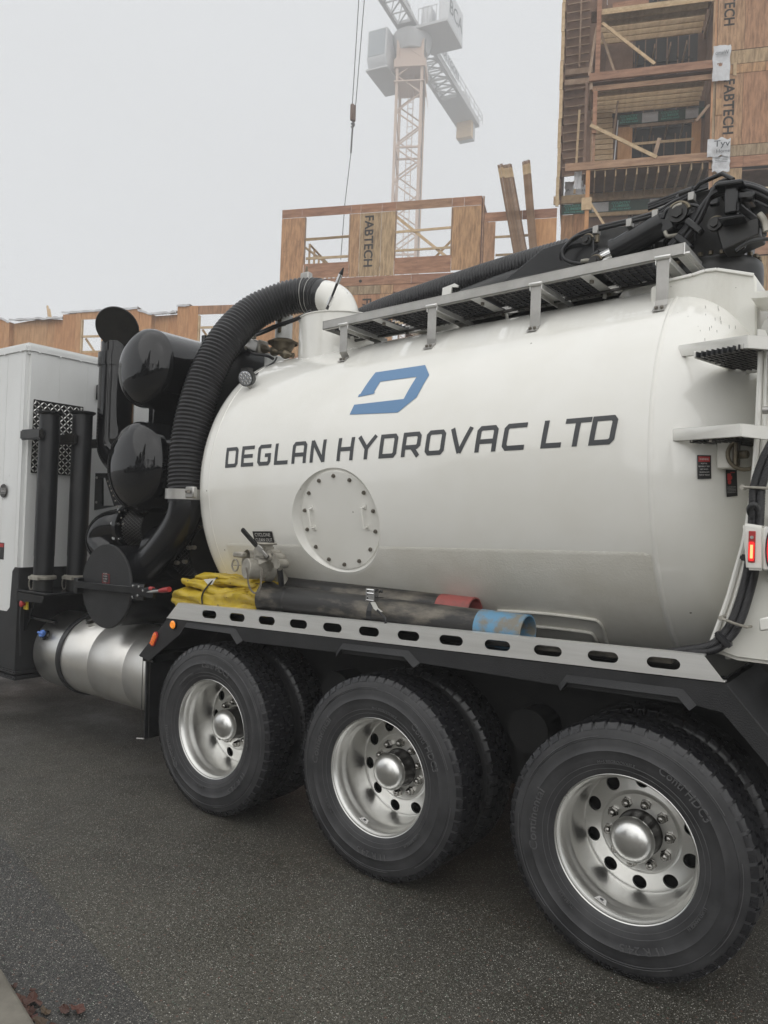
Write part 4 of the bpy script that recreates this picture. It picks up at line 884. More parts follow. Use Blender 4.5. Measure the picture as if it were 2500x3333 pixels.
# handrail hoop & top pipework glimpsed under the walkway
MB().tube(spline([U(1305, 645, .95), U(1310, 632, .95), U(1325, 624, .95), U(1345, 626, 1.0)], 20), .012, 8).obj('lifting_eye', 'white', truck)
MB().ring(U(1083, 690, .95), (.3, 1, 0), .05, .010, 24, 8, 0, 0, 200).obj('lifting_eye', 'white', truck)
cc = U(1405, 650, 1.05); MB().lathe([(-.10, .20), (0, .20), (.05, .17), (.07, .09), (.075, 0)], V3((cc.x, 1.10, 3.36)), (0, 0, 1), 40).obj('top_dome', 'white', truck)
mb = MB(); mb.tube([V3((-1.0, .90, 3.30)), V3((1.3, .88, 3.385))], .010, 6); mb.obj('weld_strip', 'hub', truck)
mb = MB(); mb.prism([U(858, 712, 1.0), U(985, 668, 1.0), U(1005, 690, 1.0), U(985, 715, 1.0)], (0, .8, 0)); mb.obj('top_housing', 'white', truck, bevel=.01)
MB().prism([V3((-.3, 1.05, 3.30)), V3((1.5, 1.05, 3.36)), V3((1.5, 1.05, 3.50)), V3((.35, 1.05, 3.46)), V3((-.3, 1.05, 3.34))], (0, .4, 0)).obj('boom_cradle', 'blackmatt', truck, bevel=.02)
# ---- left end: cabinet ----------------------------------------------
CX, CY = -4.0, .04
cab = empty('equipment_cabinet', (CX, CY, .6), truck)
ZC = 3.43
MB().box(-6.6, CX, CY, 2.5, .62, ZC).obj('cabinet_body', 'cab', cab, bevel=.035, seg=4)
def zsk(y, x): return 1.42
MB().prism([V3((-6.6, CY-.006, .56)), V3((CX+.006, CY-.006, .56)), V3((CX+.006, CY-.006, 1.46)), V3((CX-.06, CY-.006, 1.46)), V3((CX-.10, CY-.006, 1.42)), V3((CX-.12, CY-.006, 1.10)), V3((CX-.17, CY-.006, 1.06)), V3((-6.6, CY-.006, 1.02))], (0, .01, 0)).obj('cabinet_skirt', 'blacktex', cab)
MB().box(CX-.002, CX+.008, CY-.004, 2.5, .56, 1.46).obj('cabinet_skirt', 'blacktex', cab, bevel=.002)
for z in (.52, .47): MB().box(-6.6, CX+.02, CY-.015, 2.4, z, z+.035).obj('skirt_ridge', 'blacktex', cab, bevel=.012, seg=2)
MB().box(-6.6, CX+.014, CY-.014, 2.5, ZC-.085, ZC+.016).obj('roof_trim', 'cab', cab, bevel=.028, seg=4)
for k in range(9): q = V3((CX-.10-.28*k, CY-.013, ZC-.062)); MB().lathe([(0, .010), (-.005, .006), (-.007, 0)], q, (0, 1, 0), 10).obj('rivet', 'cab', cab)
for k in range(9): q = V3((CX+.013, CY+.10+.20*k, ZC-.062)); MB().lathe([(0, .010), (.005, .006), (.007, 0)], q, (1, 0, 0), 10).obj('rivet', 'cab', cab)
for y in (.34, .62, .88): MB().box(CX+.0015, CX+.0035, y, y+.0018, 1.47, ZC-.09).obj('panel_seam', 'cab', cab)
for x in (CX-.09, CX-.34, CX-.7): MB().box(x, x+.0018, CY-.002, CY-.0005, 1.5, ZC-.09).obj('panel_seam', 'cab', cab)
# checker plate
q = [UX(x, y, CX+.01) for x, y in ((73, 861), (180, 880), (176, 1030), (66, 1020))]
ya, yb, zb, zt = q[0].y, q[1].y, (q[2].z+q[3].z)/2, (q[0].z+q[1].z)/2
mb = MB(); mb.box(CX+.008, CX+.014, ya, yb, zb, zt); mb.obj('checker_plate', 'blackmatt', cab, bevel=.001)
mb = MB(); st = .044; i = 0; z = zb+.02
while z < zt-.01:
    y = ya+.015; j = 0
    while y < yb-.01:
        s_ = 1 if (i+j) % 2 else -1; d = V3((0, .016, .016*s_)); n_ = V3((0, -.0048*s_, .0048)); c = V3((CX+.0145, y, z)); o_ = V3((.004, 0, 0))
        mb.add([c-d, c+n_, c+d, c-n_, c-d*.5+o_, c+d*.5+o_], [(0, 1, 5, 4), (1, 2, 5), (2, 3, 5), (3, 0, 4, 5), (0, 3, 4)][:4]); y += st*.72; j += 1
    z += st*.72; i += 1
mb.obj('checker_lugs', 'alu', cab, smooth=0)
for (yy, zz) in ((ya+.02, zt-.02), (yb-.02, zt-.02), (ya+.02, zb+.02)): MB().lathe([(0, .010), (.006, .006), (.007, 0)], (CX+.014, yy, zz), (1, 0, 0), 10).obj('rivet', 'alu', cab)
# round badge and small sticker
bc = U(10, 1060, CY-.014)
MB().lathe([(0, .062), (-.005, .060), (-.006, .055), (-.004, .053), (-.004, 0)], bc+V3((-.02, .0, 0)), (0, 1, 0), 40).obj('round_badge', 'hub', cab)
mb = MB(); w_ = textw('TORNADO'); text_on(mb, 'TORNADO', bc+V3((-.066, -.0055, -.012)), (1, 0, 0), (0, 0, 1), .024, .094); mb.obj('badge_print', 'decalwhite', cab, smooth=0)
for s_ in (-1, 1): MB().box(bc.x-.066, bc.x+.026, bc.y-.0065, bc.y-.004, bc.z+s_*.022-.001, bc.z+s_*.022+.001).obj('badge_line', 'decalwhite', cab)
sc = U(3, 1190, CY-.002); MB().box(sc.x-.09, sc.x+.045, CY-.003, CY-.001, sc.z-.075, sc.z+.075).obj('warning_sticker', 'decal', cab)
MB().box(sc.x-.08, sc.x+.04, CY-.004, CY-.003, sc.z+.035, sc.z+.068).obj('warning_banner', 'decalred', cab)
for (x, y) in ((20, 1027), (13, 1037)): q = U(x, y, CY-.003); MB().lathe([(0, .007), (-.004, 0)], q, (0, 1, 0), 8).obj('rivet', 'alu', cab)
q = UX(212, 845, CX+.01); MB().box(CX, CX+.03, q.y-.02, q.y+.015, q.z-.085, q.z+.06).obj('door_latch', 'blacksat', cab, bevel=.008)
# shelf carrying the two upright tubes
sh = empty('tube_rack', (CX+.3, .3, 1.3), truck)
MB().box(CX+.01, CX+.50, .02, .70, 1.255, 1.275).obj('shelf', 'blacksat', sh, bevel=.003)
MB().prism([(CX+.012, .02, 1.25), (CX+.45, .02, 1.25), (CX+.42, .02, 1.19), (CX+.012, .02, 1.17)], (0, .01, 0)).obj('shelf_lip', 'blacksat', sh)
MB().prism([(CX+.012, .10, 1.17), (CX+.16, .10, 1.17), (CX+.14, .10, 1.10), (CX+.05, .10, .92), (CX+.012, .10, .90)], (0, .01, 0)).obj('shelf_gusset', 'blacksat', sh)
zb2 = U(90, 1340, .14).z; MB().box(CX+.01, CX+.45, .12, .16, zb2, zb2+.02).obj('shelf_brace', 'blacksat', sh)
T1 = V3((U(108, 900, .12).x, .12, 0)); T2 = V3((U(179, 900, .36).x, .36, 0))
for t_, zz in ((T1, U(100, 940, .1).z), (T2, U(168, 952, .36).z)):
    MB().box(CX+.01, t_.x+.08, t_.y-.13, t_.y-.085, zz-.045, zz+.045).obj('tube_bracket', 'blackmatt', sh, bevel=.012, seg=2)
MB().box(CX+.01, T2.x+.35, .50, .54, U(212, 955, .5).z-.05, U(212, 955, .5).z+.03).obj('tube_bracket', 'blackmatt', sh, bevel=.006)
# emergency stop
q = U(56, 1304, .06); MB().box(q.x-.03, q.x+.03, .055, .07, q.z-.05, q.z+.05).obj('stop_plate', 'yellowp', sh, bevel=.002)
mb = MB(); mb.lathe([(0, .018), (-.02, .018), (-.021, .028), (-.035, .028), (-.040, .020), (-.040, 0)], V3((q.x-.010, .055, q.z)), (0, 1, 0), 20); mb.obj('stop_button', 'red', sh)
MB().tube(spline([(q.x-.06, .05, q.z), (q.x-.03, .03, q.z-.15), (q.x-.02, .04, q.z-.45)], 20), .007, 6).obj('cable', 'rubber', sh)
MB().box(1.75, 2.7, .66, .70, .55, 1.30).obj('inner_dark_panel', 'under', truck)  # added dark panel, hides the bright gap behind the last wheel
# ---- fuel tank -------------------------------------------------------
fy, fz, fr = .44, .735, .335; xl = U(74, 1430, .13).x
ft_ = empty('fuel_tank', (-3, fy, fz), truck)
MB().lathe([(0, 0), (0, fr-.04), (.006, fr-.012), (.02, fr), (.40, fr)], (xl, fy, fz), (1, 0, 0), 96).obj('tank_shell', 'alu', ft_, smooth=50)
MB().lathe([(0, fr), (.39, fr), (.394, fr-.003), (.398, fr), (.86, fr), (.864, fr-.003), (.868, fr), (1.20, fr), (1.21, 0)], (xl+.44, fy, fz), (1, 0, 0), 96).obj('tank_shell', 'alutank', ft_, smooth=50)
MB().lathe([(0, fr-.01), (0, fr+.014), (.008, fr+.018), (.047, fr+.018), (.055, fr+.014), (.055, fr-.01)], (xl+.395, fy, fz), (1, 0, 0), 96).obj('tank_strap', 'rubber', ft_, smooth=40)
q = U(112, 1378, .20); cpn = (V3((0, q.y-fy, q.z-fz))).normalized(); q = V3((q.x, fy, fz))+cpn*(fr+.0)
mb = MB(); mb.cyl(q, q+cpn*.025, .045, n=24); o = mb.obj('filler_neck', 'blackgloss', ft_)
mb = MB(); mb.cyl(q+cpn*.025, q+cpn*.05, .034, n=8); mb.beam(q+cpn*.055-V3((.04, 0, 0)), q+cpn*.055+V3((.04, 0, 0)), .02, .02, cpn); mb.obj('filler_cap', 'bluecap', ft_, bevel=.003)
q = U(203, 1364, .30); cpn = V3((0, -.42, .9)).normalized(); q = V3((q.x, fy, fz))+cpn*fr; mb = MB(); mb.cyl(q, q+cpn*.02, .062, n=28); mb.obj('filler_neck', 'alu', ft_)
mb = MB(); mb.lathe([(.02, .050)]+[(.022, .054), (.05, .054), (.055, .046), (.055, 0)], q, cpn, 28); mb.obj('filler_cap', 'hub', ft_, bevel=0)
# ---- exhaust / inlet stack ------------------------------------------
sx, sy, sr = U(256, 745, .62).x, .62, .158
zE = U(230, 962, .60).z; stk = empty('intake_stack', (sx, sy, 2.6), truck); zt = U(250, 745, .5).z
MB().lathe([(0, sr), (zt-zE-.17, sr), (zt-zE-.17, sr+.012), (zt-zE-.05, sr+.012), (zt-zE-.05, sr-.01), (zt-zE+.05, sr-.01)], (sx, sy, zE), (0, 0, 1), 56).obj('stack_tube', 'blackgloss', stk)
MB().tube(spline([(sx, sy, zE+.06), (sx+.02, sy, zE-.04), (sx+.12, sy, zE-.12), (sx+.30, sy, zE-.17), (sx+.6, sy, zE-.2)], 24), .157, 28).obj('stack_elbow', 'blackgloss', stk)
rc_ = U(254, 707, .50); nrm_ = V3((.50, -.62, -.52)).normalized(); mb = MB(); mb.lathe([(0, 0), (0, .185), (.008, .19), (.018, .185), (.018, 0)], rc_, nrm_, 56); mb.obj('rain_cap', 'blackmatt', stk)
MB().tube([V3((sx-.17, sy-.02, zt-.1)), V3((sx-.18, sy-.02, zt+.05))], .03, 8).obj('cap_hinge', 'blackmatt', stk)
# ---- silencers ------------------------------------------------------
def silencer(cx, cz, y, R, dep, L_, nm='silencer'):
    s = empty(nm, (cx, y, cz), truck); pr_ = []
    for k in range(17): t = pi/2*k/16; pr_.append((-dep*cos(t), R*sin(t)))
    pr_[0] = (-dep, 0)
    MB().lathe(pr_, (cx, y, cz), (0, 1, 0), 96).obj('domed_end', 'blackgloss', s, smooth=60)
    MB().lathe([(.0, R), (.01, R+.003), (.02, R), (L_, R), (L_+.1, R*.7), (L_+.12, 0)], (cx, y, cz), (0, 1, 0), 96).obj('silencer_shell', 'blackgloss', s, smooth=40)
    return s
c1 = (U(247, 790, .28), U(305, 710, .30)); 
silencer(U(310, 795, .28).x+.02, U(307, 796, .28).z, .30, .315, .155, 1.7)
silencer(U(298, 1008, .28).x+.02, U(298, 1008, .28).z, .28, .362, .165, 1.75)
S2 = V3((U(298, 1008, .28).x+.02, .28, U(298, 1008, .28).z))
# support plates round them
MB().box(-2.18, -2.14, .45, 2.3, 1.95, 3.38).obj('silencer_frame', 'blacksat', truck, bevel=.004)
for z in (2.25, 2.72, 3.05, 3.3): q = V3((-2.139, .50, z)); MB().lathe([(0, .013), (.012, .011), (.014, 0)], q, (1, 0, 0), 8).obj('frame_bolt', 'steel', truck)
MB().box(-2.0, -1.97, .95, 2.4, 2.7, 3.33).obj('white_guard', 'cab', truck, bevel=.01)
MB().box(-3.30, -3.22, .80, 2.4, 1.5, 3.25).obj('shroud_panel', 'blacksat', truck, bevel=.01)
MB().box(-3.3, -2.0, 1.35, 2.3, 1.5, 3.3).obj('blower_housing', 'under', truck, bevel=.04)
MB().prism([(CX+.04, .80, 1.85), (CX+.06, .80, 1.85), (CX+.06, .80, 1.40), (CX+.04, .80, 1.40)], (0, .05, 0)).obj('bracket', 'blacksat', truck)
mb = MB(); q = [U(x, y, .62) for x, y in ((206, 1022), (232, 1022), (262, 1090), (262, 1104), (203, 1102))]; h_ = [U(x, y, .62) for x, y in ((220, 1032), (227, 1032), (246, 1092), (220, 1092))]
for a, b, c_, d_ in ((q[0], q[1], h_[1], h_[0]), (q[1], q[2], h_[2], h_[1]), (q[2], q[4], h_[3], h_[2]), (q[4], q[0], h_[0], h_[3])): mb.prism([a, b, c_, d_], (0, .02, 0))
mb.obj('bracket', 'blacksat', truck)
for (x, y) in ((210, 1032), (209, 1085)): q = U(x, y, .60); MB().lathe([(0, .012), (-.012, .010), (-.014, 0)], q, (0, 1, 0), 8).obj('bracket_bolt', 'steel', truck)
for k in range(9): q = U(233+k*4.2, 1040+k*9.5+(k*k*.25), .13); MB().lathe([(0, .008), (-.006, .006), (-.007, 0)], q, (0, 1, 0), 8).obj('bracket_bolt', 'bolt', truck)
# ---- blower elbow, mesh guards --------------------------------------
el = spline([U(245, 1200, .35), U(222, 1170, .36), U(232, 1143, .37), U(262, 1135, .40), U(300, 1140, .45)], 30); MB().tube(el, .14, 28).obj('blower_elbow', 'blackgloss', truck)
MB().lathe([(0, .185), (.03, .185)], U(287, 1137, .42)-V3((.03, 0, 0)), (1, .0, 0), 40).obj('flange', 'blacksat', truck)
c = U(285, 1137, .42); MB().cyl(c, c+V3((.03, 0, 0)), .185, n=36).obj('flange', 'blacksat', truck)
for dy, dz in ((-.10, .13), (-.16, .02), (-.14, -.1)):
    q = c+V3((.0, dy, dz)); mb = MB(); mb.cyl(q-V3((.05, 0, 0)), q+V3((.05, 0, 0)), .012, n=10); mb.cyl(q-V3((.035, 0, 0)), q, .021, n=6); mb.obj('flange_bolt', 'chrome', truck)
def meshdrum(c, ax, R, L_, nm='mesh_guard'):
    ax = V3(ax).normalized(); o = MB().cyl(c, c+ax*L_, R*.93, n=36).obj(nm, 'under', truck)
    e1 = V3((0, 0, 1)); e2 = ax.cross(e1); mb = MB(); nA, nL = 40, 9
    P_ = lambda i, j: c+ax*(L_*j/nL)+(e1*cos(2*pi*i/nA)+e2*sin(2*pi*i/nA))*R
    for i in range(nA):
        for j in range(nL):
            a, b = P_(i+(.5 if j % 2 else 0), j), P_(i+(0 if j % 2 else .5), j+1); mb.beam(a, b, .005, .003, (a-c).cross(ax))
            a, b = P_(i+(.5 if j % 2 else 0), j), P_(i+(1 if j % 2 else -.5), j+1); mb.beam(a, b, .005, .003, (a-c).cross(ax))
    mb.obj('expanded_mesh', 'hub', o, smooth=0)
meshdrum(U(297, 1140, .44), (1, .1, 0), .165, .22); meshdrum(U(408, 1188, .50), (1, .1, 0), .20, .20)
c = U(392, 1195, .52); MB().cyl(c-V3((.25, 0, 0)), c+V3((.04, 0, 0)), .22, n=36).obj('blower_body', 'blacksat', truck, bevel=0)
for (x, y) in ((405, 1183), (379, 1215), (396, 1213), (415, 1182)): q = U(x, y, .28); mb = MB(); mb.cyl(q, q+V3((.035, 0, 0)), .016, n=6); mb.obj('flange_bolt', 'bolt', truck)
# ---- catcher drum with hinged door -----------------------------------
dr = empty('catch_drum', (-2.6, .05, 1.4), truck); dy = .03
dc = V3(((U(171, 1265, dy).x+U(290, 1265, dy).x)/2, dy, (U(230, 1178, dy).z+U(230, 1355, dy).z)/2)); RD = (U(230, 1178, dy).z-U(230, 1355, dy).z)/2*1.035
MB().lathe([(.0, RD), (.0, RD*.985), (.02, RD*.97), (1.3, RD*.97), (1.32, 0)], dc+V3((0, .02, 0)), (0, 1, 0), 80).obj('drum_shell', 'blacksat', dr)
MB().lathe([(0, 0), (0, RD-.006), (.006, RD), (.018, RD), (.018, 0)], dc, (0, 1, 0), 80).obj('drum_door', 'blacktex', dr)
a, b = U(166, 1262, -.02), U(318, 1278, -.02)
MB().beam(a, V3((b.x-.10, b.y, b.z)), .035, .055).obj('door_bar', 'blacksat', dr, bevel=.004)
MB().box(a.x-.03, a.x+.02, -.03, .04, a.z-.07, a.z+.05).obj('bar_hinge', 'blacksat', dr, bevel=.004)
lc = U(294, 1276, -.03); mb = MB(); mb.box(lc.x-.05, lc.x+.10, -.04, -.015, lc.z-.065, lc.z+.055); mb.box(lc.x-.03, lc.x+.22, -.05, -.02, lc.z-.035, lc.z+.03); mb.obj('latch_plate', 'blacksat', dr, bevel=.004)
for dx, dz in ((-.01, .035), (-.01, -.045), (.06, .035), (.11, .01), (.05, -.03)): q = lc+V3((dx, -.012, dz)); MB().lathe([(0, .010), (-.012, .009), (-.014, 0)], q, (0, 1, 0), 8).obj('latch_bolt', 'chrome', dr)
a = U(318, 1279, -.04); b = U(345, 1276, -.05); c2 = U(366, 1273, -.055); MB().tube([a, b], .010, 8).obj('latch_lever', 'steel', dr)
MB().tube([a+V3((0, 0, .03)), b+V3((.02, 0, .0))], .008, 8).obj('latch_lever', 'blacksat', dr); MB().tube([b, b.lerp(c2, .3), c2], .017, 10, radii=[.014, .018, .019]).obj('red_grip', 'red', dr); q = U(324, 1271, -.04); MB().cyl(q, q+V3((.04, 0, 0)), .014, n=10).obj('red_grip', 'red', dr)
q = [U(x, y, dy-.003) for x, y in ((221, 1239), (236, 1240), (236, 1260), (221, 1259))]; mb = MB(); mb.add(q, [(0, 1, 2, 3)]); mb.obj('drum_sticker', 'decalred', dr, smooth=0)
cq = sum(q, V3())/4; q2 = [cq+(p_-cq)*.9+V3((0, -.001, 0)) for p_ in q]; mb = MB(); mb.add(q2, [(0, 1, 2, 3)]); mb.obj('drum_sticker', 'decal', dr, smooth=0)
mb = MB(); 
for k, t_ in enumerate(('THIS DOOR OPENS', 'WITH AIR SERVICE', 'FULL PRESSURE', 'INSIDE')): text_on(mb, t_, q2[3]+V3((.006+.008*(k > 2), -.001, .066-.020*k)), (1, 0, 0), (0, 0, 1), .010, .052 if k < 3 else .035)
mb.obj('drum_print', 'decalwhite', dr, smooth=0)
# ---- suction elbow from drum up to the ribbed hose --------------------
ep = spline([U(300, 1240, .22), U(335, 1205, .22), U(368, 1165, .22), U(390, 1130, .22), U(400, 1100, .22), U(402, 1065, .22)], 40)
MB().tube(ep, .125, 32).obj('steel_elbow', 'blacksat', truck)
MB().tube([ep[3]+(ep[4]-ep[3])*0, ep[4]+(ep[4]-ep[3])*.4], .133, 32).obj('elbow_flange', 'blacksat', truck)
hp = [U(402, 1085, .22), U(402, 1040, .23), U(408, 960, .26), U(424, 880, .32), U(452, 800, .42), U(492, 730, .56), U(543, 679, .74), U(603, 650, .90), U(656, 638, 1.0), U(703, 641, 1.05)]
c = spline(hp, 640); NR = 76; Rh = .132
MB().tube(c, Rh, 40, radii=[Rh*(1+.048*cos(2*pi*NR*k/640)) if 16 < k < 624 else Rh*.99 for k in range(641)]).obj('ribbed_suction_hose', 'rubber', truck, smooth=70)
cl = U(398, 1066, .22); MB().lathe([(-.045, Rh+.014), (-.045, Rh+.018), (.03, Rh+.018), (.03, Rh+.014)], V3((U(402, 1066, .22).x, .22, cl.z)), (0, 0, 1), 48).obj('hose_clamp', 'steel', truck)
q = U(412, 1062, .05); mb = MB(); mb.box(q.x-.04, q.x+.05, q.y-.02, q.y+.02, q.z-.045, q.z+.035); mb.obj('clamp_lug', 'steel', truck, bevel=.008); MB().cyl(q+V3((-.02, -.02, 0)), q+V3((.03, -.045, 0)), .012, n=8).obj('clamp_bolt', 'bolt', truck)
for off_ in (-5, 3): c3 = c[600+off_*2]; d3 = (c[601+off_*2]-c[600+off_*2]).normalized(); MB().ring(c3, d3, Rh+.004, .003, 48, 6).obj('hose_band', 'steel', truck)
q = c[600]+V3((0, -.03, Rh)); MB().box(q.x-.06, q.x+.03, q.y-.03, q.y+.03, q.z-.07, q.z+.04).obj('clamp_lug', 'steel', truck, bevel=.01); MB().cyl(q+V3((-.015, 0, .03)), q+V3((-.015, 0, .09)), .014, .008, n=8).obj('clamp_bolt', 'brown', truck)
# white elbow on the stack housing
pc = V3((U(735, 700, 1.0).x, 1.02, 0)); wz = U(668, 634, 1.02).z
wp = spline([c[632], U(716, 645, 1.05), U(732, 658, 1.05), U(740, 678, 1.05), U(742, 700, 1.05)], 30); MB().tube(wp, .127, 36).obj('white_elbow', 'white', truck, smooth=60)
pz0 = T(-1.25, 72, 0).z-.15; pcx = U(722, 700, .98).x; mb = MB()
zt2 = U(700, 670, .75).z; mb.lathe([(0, .335), (zt2-pz0-.012, .335), (zt2-pz0-.006, .345), (zt2-pz0, .345), (zt2-pz0, 0)], (pcx, 1.08, pz0), (0, 0, 1), 72, ref=(1, 0, 0)); mb.obj('cyclone_housing', 'white', truck)
# valve actuator and pipework left of it
A0_, B0_ = U(535, 740, .95), U(566, 752, .95); MB().beam(A0_, B0_, .11, .09).obj('air_cylinder', 'steel', truck, bevel=.008); MB().beam(A0_-V3((.03, 0, 0)), A0_, .10, .11).obj('cylinder_end', 'cast', truck, bevel=.01); MB().beam(B0_, B0_+V3((.025, 0, 0)), .11, .12).obj('cylinder_end', 'cast', truck, bevel=.01)
MB().tube(spline([B0_, U(588, 757, .95), U(606, 762, .95), U(634, 768, .98)], 20), .035, 14, radii=[.03+.012*sin(k*.9) for k in range(21)]).obj('valve_stem', 'brown', truck)
q = U(611, 744, 1.0); MB().lathe([(0, .12), (.015, .125), (.02, .10), (.035, .09), (.035, 0)], q, (0, 0, 1), 36).obj('valve_flange', 'brown', truck); MB().lathe([(-.06, .07), (0, .10), (.01, .10)], q, (0, 0, 1), 30).obj('valve_flange', 'brown', truck)
q = U(612, 742, 1.02); MB().cyl(q+V3((0, 0, .02)), q+V3((0, 0, .30)), .07, n=24).obj('filter_canister', 'cab', truck); q2_ = q+V3((.02, -.07, .05)); MB().beam(q2_+V3((0, 0, .02)), q2_+V3((0, 0, .17)), .04, .02, (0, 1, 0)).obj('sight_glass', 'brown', truck, bevel=.01)
for k in range(2): MB().tube(spline([U(536, 728-k*6, .93), U(560, 722-k*5, .9), U(600, 705-k*3, .85), U(640, 690-k*2, .8), U(672, 672, .8)], 30), .013, 8).obj('air_hose', 'rubber', truck)
MB().tube(spline([U(528, 745, .93), U(545, 762, .9), U(575, 768, .9), U(590, 775, .9)], 20), .012, 8).obj('air_hose', 'rubber', truck)
for (x, y) in ((530, 734), (528, 752), (548, 728), (592, 706), (612, 700)): q = U(x, y, .88); MB().box(q.x-.02, q.x+.02, q.y-.015, q.y+.015, q.z-.015, q.z+.015).obj('air_fitting', 'cast', truck, bevel=.004)
# whip aerial
a, b = U(706, 668, .85), U(742, 578, .85); MB().tube([a, a.lerp(b, .15), a.lerp(b, .65), a.lerp(b, .85), b], .01, 10, radii=[.012, .008, .010, .016, .004]).obj('spray_wand', 'rubber', truck)
for t_ in (.1, .62): q = a.lerp(b, t_); MB().cyl(q, q+(b-a).normalized()*.07, .017, n=10).obj('wand_collar', 'chrome', truck)
# work lamp on the tank shoulder
q = hit(540, 830)[0]; wl = empty('work_lamp', q, truck); c = U(530, 817, q.y-.10); d = V3((.30, -.9, -.30)).normalized()
MB().lathe([(-.0, .055), (.0, .060), (-.05, .060), (-.058, .05), (-.06, 0)], c, d, 32).obj('lamp_body', 'blackmatt', wl); MB().lathe([(.001, .053), (.003, .05), (.003, 0)], c, d, 32).obj('lamp_glass', 'lens', wl)
for k in range(14):
    rr_, n_ = (.018, 4) if k < 4 else (.038, 10); e1 = d.cross(V3((0, 0, 1))).normalized(); e2 = d.cross(e1); a = 2*pi*k/n_; p_ = c+d*.003+e1*(rr_*cos(a))+e2*(rr_*sin(a)); MB().lathe([(0, .008), (.003, .006), (.0035, 0)], p_, d, 10).obj('led', 'chrome', wl)
for k in range(9): e1 = V3((1, 0, .1)).normalized(); p_ = c-d*.03; MB().box(p_.x-.04+.009*k, p_.x-.037+.009*k, p_.y-.03, p_.y+.02, p_.z+.03, p_.z+.068).obj('cooling_fin', 'blackmatt', wl)
MB().tube([c-d*.03+V3((0, 0, -.05)), hit(541, 838)[0]], .012, 8).obj('lamp_bracket', 'steel', wl); MB().tube(spline([c-d*.05, U(560, 805, .62), U(580, 790, .72), U(592, 782, .78), U(598, 772, .82)], 24), .007, 8).obj('lamp_cable', 'rubber', wl)
# ---- cleanout valve on the tank -------------------------------------
q0, a0, f0 = hit(575, 1215); vn = (T(a0, f0, 1)-T(a0, f0, 0)).normalized(); vv_ = empty('cleanout_valve', q0, truck)
cv = U(562, 1215, .06)
MB().lathe([(-.02, .075), (.07, .075), (.07, .088), (.085, .088), (.085, .07), (.15, .07)], q0, (-.35, -.9, .12), 36).obj('valve_body', 'cast', vv_)
bx_ = U(572, 1188, .08); MB().box(bx_.x-.055, bx_.x+.045, .03, .13, bx_.z-.05, bx_.z+.035).obj('valve_bonnet', 'cast', vv_, bevel=.012, seg=2); MB().box(bx_.x-.07, bx_.x+.055, .02, .14, bx_.z+.035, bx_.z+.047).obj('valve_bonnet', 'cast', vv_, bevel=.005)
capc = U(531, 1228, -.02); ca_ = V3((.30, .95, -.05)).normalized(); bc_ = capc
MB().lathe([(0, 0), (.0, .062), (.004, .066), (.08, .068), (.085, .060), (.12, .060), (.12, .074), (.15, .078), (.18, .080)], bc_, ca_, 40).obj('camlock_cap', 'cast', vv_)
MB().tube(spline([bc_+ca_*.15, cv+V3((0, .03, 0)), q0], 12), .07, 28).obj('valve_body', 'cast', vv_)
for (x, y, r) in ((583, 1196, .026), (590, 1205, .03), (598, 1218, .03)): q = U(x, y, .02); MB().cyl(q, q+V3((0, .08, 0)), r, n=16).obj('valve_boss', 'cast', vv_, bevel=0)
MB().lathe([(0, .022), (.01, .025), (.03, .025)], U(577, 1204, .0), (0, 1, 0), 16).obj('valve_nut', 'cast', vv_)
h0, h1, h2, h3 = U(578, 1203, -.005), U(566, 1190, -.02), U(555, 1180, -.03), U(522, 1142, -.07)
mb = MB(); mb.beam(h0, h1, .02, .012, (0, 1, 0)); mb.beam(h1, h2+(h2-h3)*.0, .035, .008, (0, 1, 0)); mb.obj('valve_lever', 'steel', vv_, bevel=.002)
MB().beam(h2, h3, .036, .014, (0, 1, 0)).obj('lever_grip', 'blackmatt', vv_, bevel=.010, seg=3)
hk = U(517, 1198, .02); MB().beam(hk-V3((.04, 0, 0)), hk+V3((.05, 0, 0)), .05, .035).obj('camlock_ear', 'cast', vv_, bevel=.008); MB().ring(U(508, 1221, .03), (.2, 1, 0), .038, .006, 28, 8).obj('camlock_ring', 'cast', vv_); MB().beam(U(500, 1221, .03), U(519, 1221, .03), .01, .006).obj('camlock_pin', 'cast', vv_)
MB().tube(spline([U(592, 1212, .05), U(603, 1216, .04), U(606, 1224, .04), U(604, 1232, .05)], 14), .012, 10).obj('drain_fitting', 'cast', vv_); MB().tube(spline([U(604, 1230, .05), U(606, 1245, .07), U(608, 1262, .12)], 14), .019, 12).obj('drain_hose', 'rubber', vv_)
MB().tube(spline([q0+V3((.05, -.02, -.02)), q0+V3((.12, -.03, -.04)), q0+V3((.17, .02, -.16))], 14), .045, 20).obj('drain_elbow', 'cast', vv_)
def chain(pts, n, r=.0022, l=.011):
    c = spline(pts, n); mb = MB()
    for k in range(n):
        a, b = c[k], c[k+1]; d = (b-a).normalized(); m_ = (a+b)/2; s_ = V3((0, 1, 0)) if k % 2 else V3((1, 0, 0)); s_ = (s_-d*s_.dot(d)).normalized(); L2 = (b-a).length*.72
        ring = [m_+d*(L2*cos(t))+s_*(.0055*sin(t)) for t in [2*pi*i/8 for i in range(9)]]; mb.tube(ring, r, 5)
    return mb
chain([U(531, 1226, -.03), U(535, 1240, -.04), U(537, 1262, -.05), U(545, 1278, -.06), U(555, 1280, -.06), U(562, 1268, -.05), U(565, 1245, -.03), U(566, 1228, -.01)], 46).obj('cap_chain', 'bolt', vv_)
